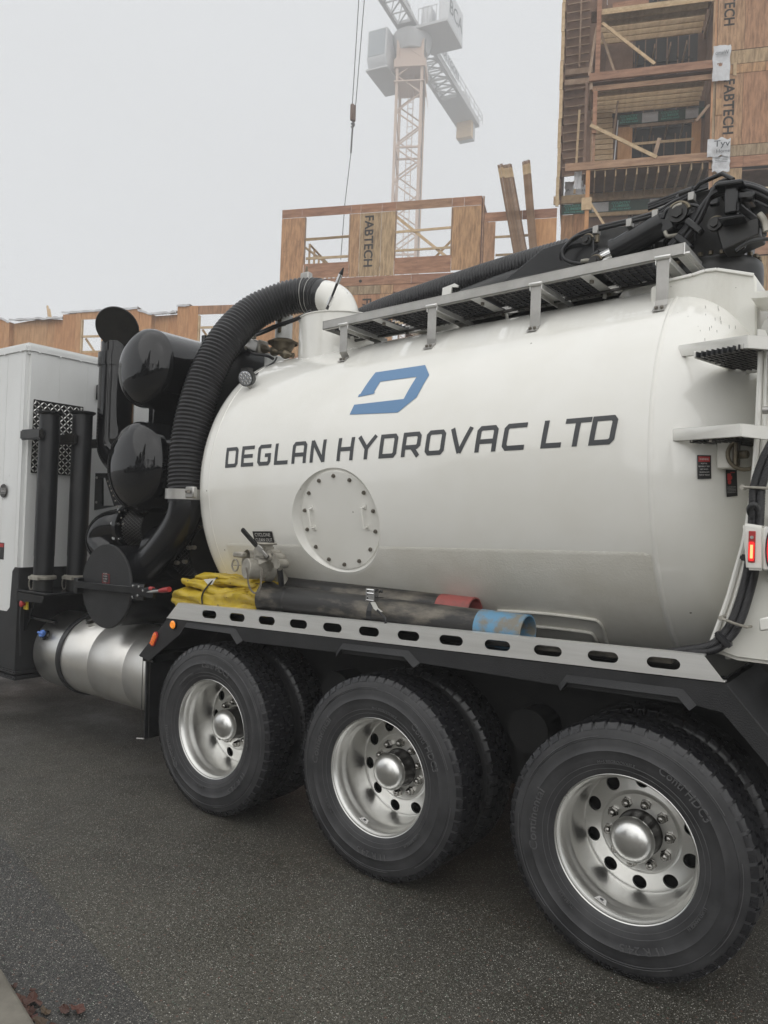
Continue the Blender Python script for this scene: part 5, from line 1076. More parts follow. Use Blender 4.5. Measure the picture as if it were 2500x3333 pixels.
# welded loop brackets low on the liner
for pts in (([(1076, 1318), (1084, 1316), (1180, 1322), (1275, 1333), (1292, 1338), (1302, 1350), (1313, 1386)]), ([(1155, 1349), (1200, 1353), (1268, 1361), (1280, 1365), (1288, 1376), (1291, 1384)])):
    q = [hit(x, y) for x, y in pts]; c = [T(a, f, .012) for _, a, f in q]; c2 = spline(c, 40); mb = MB()
    mb.tube(c2, .009, 8); mb.obj('welded_rail', 'liner', truck)
# behind fender top at far left: dark filler box added between cabinet and fuel tank
MB().box(-3.9, -2.2, .72, 1.9, .45, 1.25).obj('dark_filler', 'under', truck, bevel=.02)
# ================================================================== THINGS CARRIED ON THE TRUCK
for t_, (lab), Ht in ((T1, 'black suction tube standing upright at the cabinet corner, left one with scuffed paint', U(110, 890, .12).z), (T2, 'black suction tube standing upright behind the left one, nearer the black drum', U(179, 890, .36).z)):
    z0 = 1.278; tb = tag(empty('suction_tube', (t_.x, t_.y, z0)), lab, 'tube', 'suction tubes standing upright on the truck')
    r = .084; H = Ht-z0
    MB().lathe([(.12, r*.97), (.30, r*.97), (.30, r), (H-.22, r), (H-.22, r*1.02), (H-.20, r*1.02), (H-.20, r), (H-.03, r), (H-.012, r*1.28), (H, r*1.30), (H, r*1.0), (H-.2, r*.9)], (t_.x, t_.y, z0), (0, 0, 1), 48, ref=(1, 0, 0)).obj('tube_body', 'tubeblack', tb, smooth=35)
    MB().lathe([(0, r*.96), (.10, r*.96)], (t_.x, t_.y, z0), (0, 0, 1), 40, ref=(1, 0, 0)).obj('tube_base', 'blackmatt', tb)
    mb = MB(); mb.lathe([(.095, r), (.098, r*1.26), (.110, r*1.30), (.125, r*1.28), (.135, r*.99)], (t_.x, t_.y, z0), (0, 0, 1), 40, ref=(1, 0, 0)); mb.box(t_.x-.03, t_.x+.12, t_.y-r*1.42, t_.y-r*1.2, z0+.10, z0+.125); mb.obj('coupling_ring', 'cast', tb)
    mb = chain([V3((t_.x-r*1.2, t_.y-.05, z0+.13)), V3((t_.x-r*1.45, t_.y-.06, z0+.06)), V3((t_.x-r*1.35, t_.y-.05, z0-.0)), V3((t_.x-r*1.1, t_.y-.04, z0+.02)), V3((t_.x-r*1.0, t_.y-.04, z0+.09))], 22, .002); mb.obj('coupling_chain', 'cast', tb)
# dig tubes lying on the deck
def digtube(a, b, r, lab, endmat, flare, elen, body='dug'):
    a, b = V3(a), V3(b); d = (b-a).normalized(); L_ = (b-a).length
    t_ = tag(empty('dig_tube', (a+b)/2-V3((0, 0, r))), lab, 'tube', 'suction tubes lying on the truck deck')
    pr_ = ([(0, r*1.18), (.02, r*1.17), (.05, r*1.05), (.10, r)] if flare else [(0, r)])+[(L_-elen, r)]
    if flare: pr_ = [(.0, r*1.08)]+pr_
    MB().lathe(pr_+[(L_-elen, r*.95)], a, d, 56).obj('tube_body', body, t_, smooth=35)
    if flare: MB().lathe([(.20, r), (.20, r+.003), (.206, r+.004), (.212, r+.003), (.218, r+.003), (.224, r)], a, d, 56).obj('tube_band', 'blackmatt', t_)
    if flare: MB().lathe([(0, r*1.08), (.05, r*.95), (.3, r*.93)], a, d, 40).obj('tube_mouth', 'under', t_)
    MB().lathe([(L_-elen, r), (L_-elen, r+.0025), (L_-.002, r+.0025), (L_, r+.001), (L_, r-.006), (L_-.005, r-.008), (L_-elen, r-.008)], a, d, 64).obj('painted_end', endmat, t_, smooth=30)
    MB().lathe([(L_-elen, r-.009), (L_-elen-.4, r-.009), (L_-elen-.4, 0)], a, d, 40).obj('tube_bore', 'under', t_)
    return t_
ea = U(1141, 1369, .15); sa = U(577, 1292, .15)
digtube(sa, ea, .0945, 'scuffed dark suction tube with worn blue painted end, strapped on the deck', 'bluepaint', True, .27)
ea2 = U(1026, 1325, .35); d_ = (ea-sa).normalized(); digtube(ea2-d_*1.75, ea2, .088, 'dark suction tube behind with its worn red painted end', 'redpaint', False, .22)
digtube(ea2-d_*2.05+V3((0, .18, .02)), ea2-d_*.5+V3((0, .18, .02)), .07, 'plain black tube lying hindmost on the deck against the tank', 'dug', False, .05)
# ratchet strap
st_ = tag(empty('ratchet_strap', U(808, 1300, .06)), 'white ratchet strap with steel buckle over the blue ended tube', 'strap')
ctr = sa.lerp(ea, .40); ctr = V3((U(808, 1290, .10).x, .15, 0)); ctr.z = sa.z+(ea.z-sa.z)*((ctr.x-sa.x)/(ea.x-sa.x))
mb = MB(); prv = None
for k in range(15):
    t = radians(-20+200*k/14-10); R_ = .0975; p_ = ctr+V3((-.0, -R_*cos(t)*1.0, R_*sin(t)))
    cur = (p_+V3((-.018, 0, 0)), p_+V3((.018, 0, 0)))
    if prv: mb.add([prv[0], prv[1], cur[1], cur[0]], [(0, 1, 2, 3)])
    prv = cur
mb.obj('webbing', 'rubber', st_)
p1_, p2_, p3_, p4_ = U(805, 1300, .04), U(812, 1314, .035), U(822, 1322, .03), U(826, 1344, .025)
mb = MB(); s_ = V3((.016, 0, .004))
for a, b in ((p1_, p2_), (p2_, p3_)): mb.add([a-s_, a+s_, b+s_, b-s_], [(0, 1, 2, 3)])
mb.obj('strap_tail', 'strap', st_)
bk = U(806, 1287, .055); mb = MB()
for dx in (-.028, .028): mb.box(bk.x+dx-.003, bk.x+dx+.003, bk.y-.03, bk.y+.01, bk.z-.03, bk.z+.045)
for dz in (-.025, -.005, .015, .035): mb.cyl(bk+V3((-.03, -.012-.01*(dz > 0), dz)), bk+V3((.03, -.012-.01*(dz > 0), dz)), .006, n=8)
mb.box(bk.x-.022, bk.x+.022, bk.y-.02, bk.y-.012, bk.z-.02, bk.z+.03); mb.obj('ratchet_buckle', 'chrome', st_)
MB().tube(spline([bk+V3((.02, .03, .02)), bk+V3((.045, .02, .035)), bk+V3((.06, .0, .025))], 8), .006, 6).obj('strap_end', 'rubber', st_)
MB().tube(spline([U(815, 1318, .03), U(825, 1328, .02), U(833, 1338, .0), U(832, 1352, .005)], 14), .007, 6).obj('strap_cord', 'rubber', st_)
# folded yellow tarp
tp = U(470, 1305, .2); tarp = tag(empty('folded_tarp', V3((tp.x, .22, RB0.z+.03))), 'folded dirty yellow vinyl tarp tied with a cord on the deck by the valve', 'tarp')
def fold(x0, x1, y0, y1, z0, z1, seed, slope=.03, tw=0.0):
    NU, NV = 60, 36; vs = []; cx, cy, cz = (x0+x1)/2, (y0+y1)/2, (z0+z1)/2; hx, hy, hz = (x1-x0)/2, (y1-y0)/2, (z1-z0)/2
    for i in range(NU+1):
        u = -1+2*i/NU; e_ = (1-abs(u)**8)**.5 if abs(u) < 1 else 0
        e_ = .55+.45*e_
        for j in range(NV):
            t = 2*pi*j/NV; c_, s_ = cos(t), sin(t); k = (abs(c_)**5+abs(s_)**5)**(-1/5.)
            p_ = V3((cx+hx*u, cy+hy*c_*k*e_, cz+hz*s_*k*e_+slope*(hx*u)))
            q = V3((p_.x*5+seed, p_.y*9, p_.z*13)); n_ = noise.noise(q)*.030+noise.noise(q*2.7)*.014+.010*sin(p_.z*60+p_.x*9+seed)
            cr = abs(noise.noise(V3((p_.x*3.3+seed*2+p_.y*3, p_.z*5, seed)))); n_ -= .012*max(0, .25-cr)*4*.5
            p_ += V3((noise.noise(q+V3((9, 0, 0)))*.02*(abs(u) > .8)*2.2, c_*n_, s_*n_+noise.noise(V3((p_.x*3.2+seed, seed, 0)))*.028))
            vs.append(p_)
    fs = [(i*NV+j, i*NV+(j+1) % NV, (i+1)*NV+(j+1) % NV, (i+1)*NV+j) for i in range(NU) for j in range(NV)]+[tuple(range(NV)), tuple(NU*NV+j for j in range(NV))]
    mb = MB(); mb.add(vs, fs); return mb
zb_ = RB0.z+.022
xa, xb, xc, xd = U(375, 1290, .10).x, U(560, 1300, .08).x, U(385, 1262, .15).x, U(562, 1262, .15).x
zz = [U(460, 1306, .08).z-.05, U(460, 1276, .08).z, U(460, 1263, .10).z, U(460, 1250, .14).z, U(455, 1241, .2).z]
fl = [(xa, xb, .03, .40, zz[0], zz[1], 1), (xa+.10, xd-.0, .06, .42, zz[1]-.008, zz[2], 2.3), (xa+.06, xd+.02, .08, .44, zz[2]-.008, zz[3], 3.7), (xa+.14, xd-.05, .12, .46, zz[3]-.008, zz[4]+.004, 5.1), (xd-.09, xd+.07, .10, .40, zz[0], zz[3]-.005, 8.2)]
for f in fl: fold(*f).obj('folded_layer', 'yellow', tarp, smooth=45)
q = [U(x, y, Y_) for x, y, Y_ in ((437, 1305, .012), (436, 1290, .015), (441, 1276, .02), (452, 1262, .04), (462, 1252, .06), (470, 1247, .12))]; MB().tube(spline(q, 20), .006, 6).obj('tie_cord', 'rubber', tarp)
MB().prism([U(440, 1252, .05), U(466, 1250, .05), U(458, 1263, .045), U(450, 1264, .045)], (0, .005, .002)).obj('tarp_tag', 'strap', tarp)
# lower flap across the front
# ================================================================== GROUND
gz = 0
def sheet(name, pts, z, m, lab=None):
    mb = MB(); mb.add([(x, y, z) for x, y in pts], [tuple(range(len(pts)))]); o = mb.obj(name, m, None, smooth=0, org=(0, 0, z), fixn=False); tag(o, lab, kind='structure'); return o
sheet('road', [(-900, -900), (900, -900), (900, 900), (-900, 900)], 0, 'asphalt')
ka, kb = UZ(0, 2083, .11), UZ(75, 2205, .11); kd = (kb-ka).normalized(); kn = V3((kd.y, -kd.x, 0));
if kn.y > 0: kn = -kn
def kp(s, w, z=0): p_ = ka+kd*s+kn*w; return V3((p_.x, p_.y, z))
g = [kp(-40, -.42), kp(40, -.42), kp(40, .01), kp(-40, .01)]; sheet('gutter', [(p_.x, p_.y) for p_ in g], .004, 'asphalt2')
mb = MB()
kerb_root = tag(empty('kerb', kp(0, .1)), kind='structure')
for k in range(-6, 12):
    s0, s1 = k*.9+.003, (k+1)*.9-.003; mb = MB(); mb.prism([kp(s0, 0, -.02), kp(s1, 0, -.02), kp(s1, .15, -.02), kp(s0, .15, -.02)], (0, 0, .13)); mb.obj('kerb_stone', 'concrete', kerb_root, bevel=.012, seg=3)
g = [kp(-40, .152), kp(40, .152), kp(40, 4), kp(-40, 4)]; mb = MB(); mb.prism([V3((p_.x, p_.y, -.02)) for p_ in g], (0, 0, .128)); tag(mb.obj('pavement', 'concrete', None), kind='structure')
LL = ['reddish leaf at the upper left end of the gutter litter, touching the kerb', 'broad reddish brown leaf against the kerb, third from the upper end', 'dark wet leaf lying a little away from the kerb stones', 'reddish leaf in the middle of the litter, half under the kerb edge', 'crumpled brown leaf below the middle of the litter', 'dark flattened leaf near the lower end of the kerb', 'small pale yellow leaf scrap out on the asphalt above the red leaves', 'crumpled leaf out on the asphalt, upper one of the two far from the kerb', 'crumpled leaf out on the asphalt, lowest in the picture and farthest right', 'dark leaf squeezed tight against the kerb stone below the broad reddish one', 'small pale yellow leaf scrap tight against the kerb at the upper end', 'brown leaf at the very bottom of the kerb line', 'small reddish leaf just off the kerb in the lower half']
rl = random.Random(5); labs = ['reddish brown wet leaf lying at the kerb edge', 'dark wet leaf flattened in the gutter beside the kerb', 'pale yellow leaf scrap near the kerb corner', 'crumpled brown leaf at the bottom edge of the picture']
spots = [(.02, -.05, .025, 0), (.13, -.04, .038, 0), (.17, -.08, .05, 1), (.22, -.05, .045, 0), (.28, -.04, .04, 3), (.33, -.06, .045, 1), (.10, -.10, .02, 2), (.30, -.16, .04, 3), (.34, -.20, .045, 3), (.20, -.03, .05, 1), (.05, -.03, .03, 2), (.40, -.08, .05, 3), (.26, -.10, .035, 0)]
for i, (s, w, r, li) in enumerate(spots):
    c = kp(s, w, .006+.004*(i % 3)); n = 14; a0 = rl.random()*6; vs = [c+V3((0, 0, .006))]
    for k in range(n):
        t = 2*pi*k/n; rr = r*(.55+.45*abs(cos(t*1.5+i)))*(.8+.4*rl.random()); vs.append(c+V3((rr*cos(t+a0), rr*.6*sin(t+a0), rl.random()*.016)))
    mb = MB(); mb.add(vs, [(0, 1+k, 1+(k+1) % n) for k in range(n)]); o = mb.obj('fallen_leaf', 'leaf', None, smooth=0); tag(o, LL[i], 'leaf', 'fallen leaves in the gutter')
# ================================================================== BUILDINGS
AZ = radians(22); BU = V3((cos(AZ), sin(AZ), 0)); BV = V3((-sin(AZ), cos(AZ), 0)); BO = V3((-18.316, 24.767, 0))
def building(name, lab, s0, w0):
    c = BO+BU*s0+BV*w0; o = empty(name, c, None, AZ); tag(o, lab, 'building'); o['_s'] = s0; return (o, s0, w0)
_bm = {}
def bx(B, name, s0, s1, z0, z1, w0, w1, m):
    root, rs, rw = B; dm = (round(s1-s0, 3), round(w1-w0, 3), round(z1-z0, 3), m)
    if dm not in _bm:
        me = bpy.data.meshes.new(name); a, b, c = dm[0]/2, dm[1]/2, dm[2]/2
        me.from_pydata([(-a, -b, -c), (a, -b, -c), (a, b, -c), (-a, b, -c), (-a, -b, c), (a, -b, c), (a, b, c), (-a, b, c)], [], [(0, 3, 2, 1), (4, 5, 6, 7), (0, 1, 5, 4), (1, 2, 6, 5), (2, 3, 7, 6), (3, 0, 4, 7)]); me.materials.append(M_[m]); _bm[dm] = me
    o = bpy.data.objects.new(name, _bm[dm]); COL.objects.link(o); o.parent = root; o.location = ((s0+s1)/2-rs, (w0+w1)/2-rw, (z0+z1)/2); return o
def bb(B, name, a, b, w, h, m, up=(0, 0, 1)):
    root, rs, rw = B; mb = MB(); o3 = V3((rs, rw, 0)); mb.beam(V3(a)-o3, V3(b)-o3, w, h, up); o = mb.obj(name, m, None, smooth=0); o.parent = root; return o
def btext(B, txt, s, z, w, h, wd, m, vertical=False, name='stencil_lettering', parent=None):
    bd = .022 if m in ('stencil', 'teal') else .008
    """lettering on a wall. vertical: reads downward, letter tops to the right"""
    root, rs, rw = B; mb = MB()
    if vertical: text_on(mb, txt, (s-rs, w-rw, z), (0, 0, -1), (1, 0, 0), h, wd, bold=bd)
    else: text_on(mb, txt, (s-rs, w-rw, z), (1, 0, 0), (0, 0, 1), h, wd, bold=bd)
    o = mb.obj(name, m, None, smooth=0, fixn=False); o.parent = root; return o
def stencil_gaps(B, s, z, w, h, wd, m, n):
    for k in range(n): bx(B, 'stencil_bridge', s-.01, s+h+.01, z-wd*(k+.55)/n-.012, z-wd*(k+.55)/n+.012, w-.001, w, m)
t0 = .02
# ---- middle building -------------------------------------------------
B = building('framed_building_wing', 'unroofed timber framed wing with two open window holes and stencilled panel below the crane', -5.65, 0)
SH_ = 'sheathing_sheet'
def shs(B, z0, z1, edges, m='ply', w=0, nm=SH_):
    for a, b in zip(edges[:-1], edges[1:]): j = random.random()*.006; bx(B, nm, a+.006, b-.006, z0+.006, z1-.006, w-t0-j, w, m)
shs(B, 16.50, 16.92, [-5.65, -4.62, -2.14, -1.66, -.62, .06, 2.70, 3.26, 4.06], 'beam', nm='header_board')
shs(B, 13.05, 16.49, [-5.65, -4.45]); shs(B, 13.48, 16.49, [-2.16, -1.67, -.63, .04]); shs(B, 13.56, 16.49, [2.74, 4.06])
shs(B, 13.50, 14.22, [-4.44, -2.16], 'beam'); shs(B, 13.50, 14.28, [.06, 2.74], 'beam')
shs(B, 13.05, 13.47, [-5.65, -4.2, -.4, .9, 4.06], 'beam', nm='rim_board')
shs(B, 12.63, 13.04, [-4.4, -2.6, -2.12, -1.62, -.58], 'ply'); shs(B, 12.66, 13.04, [.06, 3.4], 'beam')
bx(B, SH_, -.57, .05, 12.63, 13.04, -t0, 0, 'ply')
shs(B, 9.8, 12.62, [-5.65, -4.3, -3.1, -2.14, -1.64, -.58, .07])
shs(B, 9.8, 13.04, [3.42, 4.06])
shs(B, 9.2, 9.79, [-5.65, -3, -.5, 1.8, 4.06], 'beam', nm='rim_board')
for z in (12.15, 11.2): bx(B, 'guard_board', .08, 3.42, z, z+.12, .05, .09, 'stud')
for k in range(5): bx(B, 'stud', .2+.75*k, .24+.75*k, 9.8, 12.6, .6, .7, 'studdark')
bx(B, 'interior_wall', .0, 3.5, 9.8, 12.9, 3.0, 3.05, 'wooddark'); bx(B, 'interior_floor', -5.5, 4.0, 13.0, 13.1, .1, 6, 'wooddark')
# windows: guard boards and braces
bx(B, 'guard_board', -4.44, -2.16, 15.40, 15.50, .05, .09, 'stud'); bx(B, 'guard_board', -4.44, -2.16, 14.52, 14.64, .25, .29, 'stud')
bb(B, 'guard_board', (-4.43, .07, 15.42), (-2.17, .07, 15.47), .04, .11, 'stud')
bb(B, 'guard_board', (.06, .07, 15.52), (2.72, .07, 15.58), .04, .11, 'stud'); bb(B, 'guard_board', (.06, .07, 14.64), (2.72, .07, 14.66), .04, .10, 'stud')
bb(B, 'brace', (.02, .12, 16.3), (2.5, .12, 14.25), .04, .13, 'stud'); bb(B, 'brace', (1.6, .5, 14.1), (2.8, .5, 15.3), .04, .10, 'stud')
for s in (-4.45, -2.2, .04, 2.70): bx(B, 'window_jamb', s-.02, s+.02, 14.2, 16.5, 0, .14, 'studdark')
for z in (14.2, 14.26): pass
# return wall on the right end
for k in range(2): bx(B, 'side_sheet', 4.03, 4.07, 13.0, 16.92, .02+k*1.22, 1.22+k*1.22, 'beam')
bx(B, 'side_sheet', 4.12, 4.17, 13.0, 16.9, -.02, .15, 'beam')
# back stud walls seen through the openings
def studwall(B, s0, s1, w, z0, z1, step=.42, m='stud'):
    bx(B, 'top_plate', s0, s1, z1-.05, z1, w, w+.1, m); bx(B, 'bottom_plate', s0, s1, z0, z0+.05, w, w+.1, m); s = s0
    while s < s1: bx(B, 'stud', s, s+.045, z0+.05, z1-.05, w, w+.1, m); s += step
def studwall_w(B, s, w0, w1, z0, z1, step=.5, m='stud'):
    bb(B, 'top_plate', (s, w0, z1), (s, w1, z1), .1, .05, m); w = w0
    while w < w1: bx(B, 'stud', s-.05, s+.05, z0, z1-.03, w, w+.045, m); w += step
studwall(B, -4.6, -1.8, 7.0, 13.1, 16.1, .55); studwall_w(B, -4.75, 1.5, 7.0, 13.1, 15.75, .7); studwall_w(B, -1.7, 3.5, 7.0, 13.1, 15.4, .6); bb(B, 'brace', (-4.7, 6.9, 15.6), (-3.0, 6.9, 13.4), .04, .1, 'stud')
bb(B, 'brace', (-4.6, .3, 15.2), (-3.2, 2.5, 14.4), .04, .1, 'stud')
studwall(B, 5.2, 9.0, 8.0, 13.1, 15.6, .6); studwall(B, 4.6, 9.0, 8.2, 15.3, 16.4, .6)
# right hand part of the wing
shs(B, 15.70, 16.12, [4.2, 5.9, 7.42], 'beam', nm='header_board'); shs(B, 13.2, 15.69, [4.2, 4.72], 'ply'); shs(B, 12.0, 15.69, [6.42, 7.42], 'plyo')
for z, w in ((14.98, .1), (14.30, .5), (14.12, 1.5)): bx(B, 'guard_board', 4.7, 6.45, z, z+.10, w, w+.04, 'stud')
for s in (5.0, 5.35, 5.7, 6.05): bx(B, 'stud', s, s+.04, 13.1, 14.6, 3.0, 3.1, 'stud')
shs(B, 12.4, 13.2, [4.2, 6.4], 'beam')
bx(B, 'interior_wall', 4.2, 7.4, 9.5, 12.4, .5, .55, 'wooddark')
# dark solid below so that nothing shows under the deck line
bx(B, 'lower_wall', -5.65, 7.4, 0, 9.19, 0, .2, 'ply')
# vent hole
root = B[0]; mb = MB(); mb.cyl((-1.55+5.65, -.021, 13.26), (-1.55+5.65, -.028, 13.26), .075, n=20); o = mb.obj('vent_hole', 'under', None); o.parent = root
btext(B, 'FABTECH', -1.42, 16.35, -.030, .42, 2.42, 'stencil', True); btext(B, 'FABTECH', -1.40, 12.42, -.030, .42, 2.42, 'stencil', True)
# ---- tall building ---------------------------------------------------
B = building('tall_framed_building', 'tall open timber framed building at the upper right with balcony bay and white wrap patches', 7.4, 0)
# stencilled pier
PE = [13.80, 14.92, 15.42, 16.05, 17.2, 18.4, 19.6]
shs(B, 22.30, 25.4, [13.80, 14.86, 15.95, 17.2, 18.4, 19.6]); shs(B, 21.70, 22.28, [14.25, 15.9, 17.9, 19.6], 'ply', nm='rim_board'); shs(B, 21.30, 21.69, [14.3, 15.7, 17.5, 19.6], 'ply', nm='rim_board')
shs(B, 18.28, 21.29, [13.80, 14.86, 15.9, 17.1, 18.3, 19.6]); shs(B, 17.80, 18.27, [14.3, 16.2, 18.2, 19.6], 'ply', nm='rim_board'); shs(B, 17.32, 17.79, [14.3, 14.95, 16.5, 18.5, 19.6], 'beam', nm='rim_board')
shs(B, 21.3, 22.3, [13.80, 14.24], 'ply'); shs(B, 17.3, 18.28, [13.80, 14.24], 'ply')
shs(B, 25.45, 28.6, [13.80, 14.86, 15.95, 17.2, 18.4, 19.6]); shs(B, 14.2, 17.30, [13.80, 14.92]); shs(B, 13.6, 14.2, [13.8, 19.6], 'beam')
shs(B, 9.5, 13.55, [13.8, 14.9, 16.0, 17.1, 18.3, 19.6]); bx(B, 'lower_wall', 7.4, 19.6, 0, 9.5, 0, .2, 'ply')
for k in range(3): shs(B, 14.2-.0+k*.0, 15.0, [15.0, 17.0, 19.6], 'plyo')
# side face of the pier, inside the bay
for z0, z1 in ((9.5, 13.5), (13.6, 17.3), (17.35, 21.3), (21.35, 25.4), (25.45, 28.6)):
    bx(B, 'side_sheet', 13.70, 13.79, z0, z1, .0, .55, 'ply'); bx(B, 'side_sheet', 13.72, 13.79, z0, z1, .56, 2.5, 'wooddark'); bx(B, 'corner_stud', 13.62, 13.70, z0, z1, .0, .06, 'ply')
# opening at right, below the belt
bx(B, 'opening_back', 14.9, 19.6, 14.9, 17.3, 2.5, 2.55, 'wooddark'); bx(B, 'opening_ceiling', 14.9, 19.6, 17.2, 17.25, .1, 2.5, 'wooddark'); bx(B, 'guard_board', 15.0, 19.6, 16.35, 16.47, .1, .14, 'stud')
# floors of the bay
def joists_s(z, s0, s1, n, w0, dw, h=.24, m='studdark'):
    for k in range(n): bx(B, 'joist', s0, s1, z-h, z, w0+k*dw, w0+k*dw+.045, m)
# level A
bb(B, 'rim_beam', (8.60, -.12, 21.73), (14.0, -.12, 21.73), .12, .34, 'beam'); bx(B, 'rim_beam', 8.75, 13.75, 21.20, 21.42, .02, .10, 'beam')
bx(B, 'floor_sheet', 8.7, 13.7, 21.60, 21.62, .1, .7, 'wooddark')
for k in range(6): bx(B, 'joist', 8.85, 13.45, 21.34, 21.58, .35+k*.38, .35+k*.38+.05, 'stud')
bb(B, 'side_joist', (8.70, -.05, 21.4), (8.62, 2.6, 21.4), .12, .3, 'studdark')
# upper ceiling
for k in range(6): bx(B, 'joist', 8.9, 13.45, 24.55, 24.79, .0+k*.42, .05+k*.42, 'stud')
bx(B, 'ceiling_sheet', 8.6, 13.7, 24.80, 24.82, .1, .9, 'wooddark'); bb(B, 'ledger', (13.6, 0, 24.6), (13.6, 2.5, 24.6), .08, .3, 'studdark')
bx(B, 'guard_board', 8.9, 13.65, 24.50, 24.62, -.06, -.02, 'stud'); bx(B, 'guard_board', 8.9, 13.6, 25.3, 25.42, .0, .04, 'studdark')
bx(B, 'hanging_board', 9.5, 11.0, 24.62, 25.08, .10, .14, 'beam')
# level B with joists running back
bb(B, 'rim_beam', (7.70, -.12, 17.82), (13.75, -.12, 17.82), .12, .33, 'beam'); bx(B, 'floor_sheet', 8.7, 13.7, 17.68, 17.70, .1, 2.45, 'wooddark')
for k in range(11): bx(B, 'joist', 8.95+k*.44, 9.0+k*.44, 17.36, 17.66, .0, 2.35, 'stud')
# back walls of the bay
for z0, z1 in ((17.75, 21.2), (21.65, 24.8), (14.2, 17.3), (24.9, 28.2)):
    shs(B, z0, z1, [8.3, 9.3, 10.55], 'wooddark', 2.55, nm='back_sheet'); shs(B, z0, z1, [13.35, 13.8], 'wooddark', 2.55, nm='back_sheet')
    bx(B, 'window_black_sheet', 10.5, 13.4, z0, z1, 4.6, 4.65, 'under')  # black sheet stands in for the unlit room behind the window
    for k in range(6): bb(B, 'inner_stud', (10.7+k*.5, 4.4, z0), (10.7+k*.5, 4.4, z1), .05, .10, 'wooddark')
    for k in range(4): bb(B, 'ceiling_joist', (10.8+k*.7, 2.7, z1-.25), (10.8+k*.7, 4.4, z1-.25), .05, .22, 'studdark')
bx(B, 'orange_sheet', 9.98, 10.62, 18.6, 20.75, 2.48, 2.53, 'plyo'); bx(B, 'orange_sheet', 13.2, 13.6, 18.3, 20.9, 2.48, 2.53, 'plyo'); bx(B, 'sill_sheet', 10.5, 13.3, 18.0, 18.9, 2.48, 2.53, 'ply')
bx(B, 'window_head', 10.5, 13.3, 20.68, 20.82, 2.46, 2.52, 'studdark'); bx(B, 'guard_board', 10.5, 13.3, 19.85, 19.97, 2.46, 2.50, 'stud')
bx(B, 'green_wrap', 9.95, 13.75, 20.83, 21.30, 2.40, 2.45, 'green'); bx(B, 'wrap_patch', 11.02, 11.72, 20.84, 21.29, 2.385, 2.398, 'wrap'); bx(B, 'wrap_patch', 12.9, 13.45, 20.84, 21.29, 2.385, 2.398, 'wrap')
def lumber_print(s, z, w, sc=1.0):
    btext(B, 'COUNTRY', s, z+.31*sc, w, .10*sc, .78*sc, 'teal', name='wrap_print'); btext(B, 'LUMBER', s+.07, z+.175*sc, w, .11*sc, .70*sc, 'teal', name='wrap_print'); btext(B, '604-533-4447', s, z+.045*sc, w, .09*sc, .80*sc, 'teal', name='wrap_print')
lumber_print(10.05, 20.84, 2.383); lumber_print(11.85, 20.84, 2.383)
# stacked pale boards at the left of the bay
for k in range(15): bx(B, 'stacked_board', 8.72+.006*(k % 3), 9.86-.012*k-.02*(k % 2), 17.95+k*.245, 18.16+k*.245, 2.2, 2.3, 'stud')
bb(B, 'wrap_edge', (9.78, 2.15, 18.0), (9.95, 2.15, 20.9), .14, .05, 'wrap')
# posts and braces in front
bx(B, 'post', 8.84, 9.04, 21.92, 25.6, -.14, -.06, 'beam'); bx(B, 'post', 8.80, 8.98, 19.25, 21.1, -.14, -.06, 'beam'); bx(B, 'post', 8.77, 8.95, 18.0, 19.4, -.05, .03, 'beam'); bx(B, 'post', 8.60, 8.78, 12.2, 17.64, -.14, -.06, 'plyo')
bx(B, 'post', 8.45, 8.57, 17.99, 21.55, -.12, -.02, 'wooddark'); bx(B, 'post', 8.80, 8.84, 18.0, 19.45, -.10, .02, 'studdark')
bb(B, 'brace', (9.08, -.18, 24.05), (11.3, -.18, 22.0), .05, .13, 'stud'); bb(B, 'brace', (8.72, -.18, 19.60), (11.5, -.18, 17.95), .05, .15, 'stud'); bb(B, 'brace', (9.05, .4, 24.0), (9.75, .4, 21.95), .05, .10, 'studdark')
bb(B, 'brace', (8.85, .0, 24.0), (8.6, .0, 21.9), .05, .12, 'studdark'); bb(B, 'brace', (9.88, 1.0, 21.2), (9.72, 1.4, 19.7), .05, .12, 'studdark'); bb(B, 'brace', (11.4, .1, 18.0), (11.62, .1, 18.9), .05, .16, 'studdark')
bb(B, 'brace', (13.1, .3, 19.6), (13.6, .2, 20.2), .05, .12, 'studdark'); bb(B, 'brace', (8.80, -.18, 16.2), (9.55, -.18, 15.0), .05, .10, 'stud'); bx(B, 'splice_plate', 8.45, 8.88, 15.88, 16.42, -.20, -.15, 'stud')
# left flank of the building: open wall with ledges and a stack of edge boards
bx(B, 'flank_wall', 7.46, 8.75, 18.3, 28.6, 1.6, 1.66, 'wooddark')
for k in range(25):
    z = 18.2+k*.40; bb(B, 'flank_rail', (7.46, 1.5-.0, z), (8.55, 1.5, z+.05), .07, .045, 'studdark'); 
for k in range(9): bb(B, 'edge_board', (7.40+.02*(k % 2), .0, 16.2+k*1.3), (7.40+.02*(k % 2), .0, 17.48+k*1.3), .07, .14, 'stud', up=(1, 0, 0))
for k in range(12): bx(B, 'edge_block', 7.44, 7.52, 17.1+k*.8, 17.55+k*.8, .3, 1.5, 'wooddark')
bb(B, 'flank_post', (8.12, .9, 17.1), (8.22, .9, 20.9), .07, .10, 'stud'); bx(B, 'flank_stud', 8.1, 8.17, 23.2, 28, 1.4, 1.5, 'studdark')
bx(B, 'landing_beam', 7.46, 8.75, 22.75, 23.0, 1.2, 1.4, 'studdark'); bx(B, 'landing_beam', 7.46, 8.75, 22.1, 22.35, .9, 1.1, 'studdark'); bx(B, 'landing_beam', 7.46, 13.7, 25.95, 26.2, .0, .2, 'studdark')
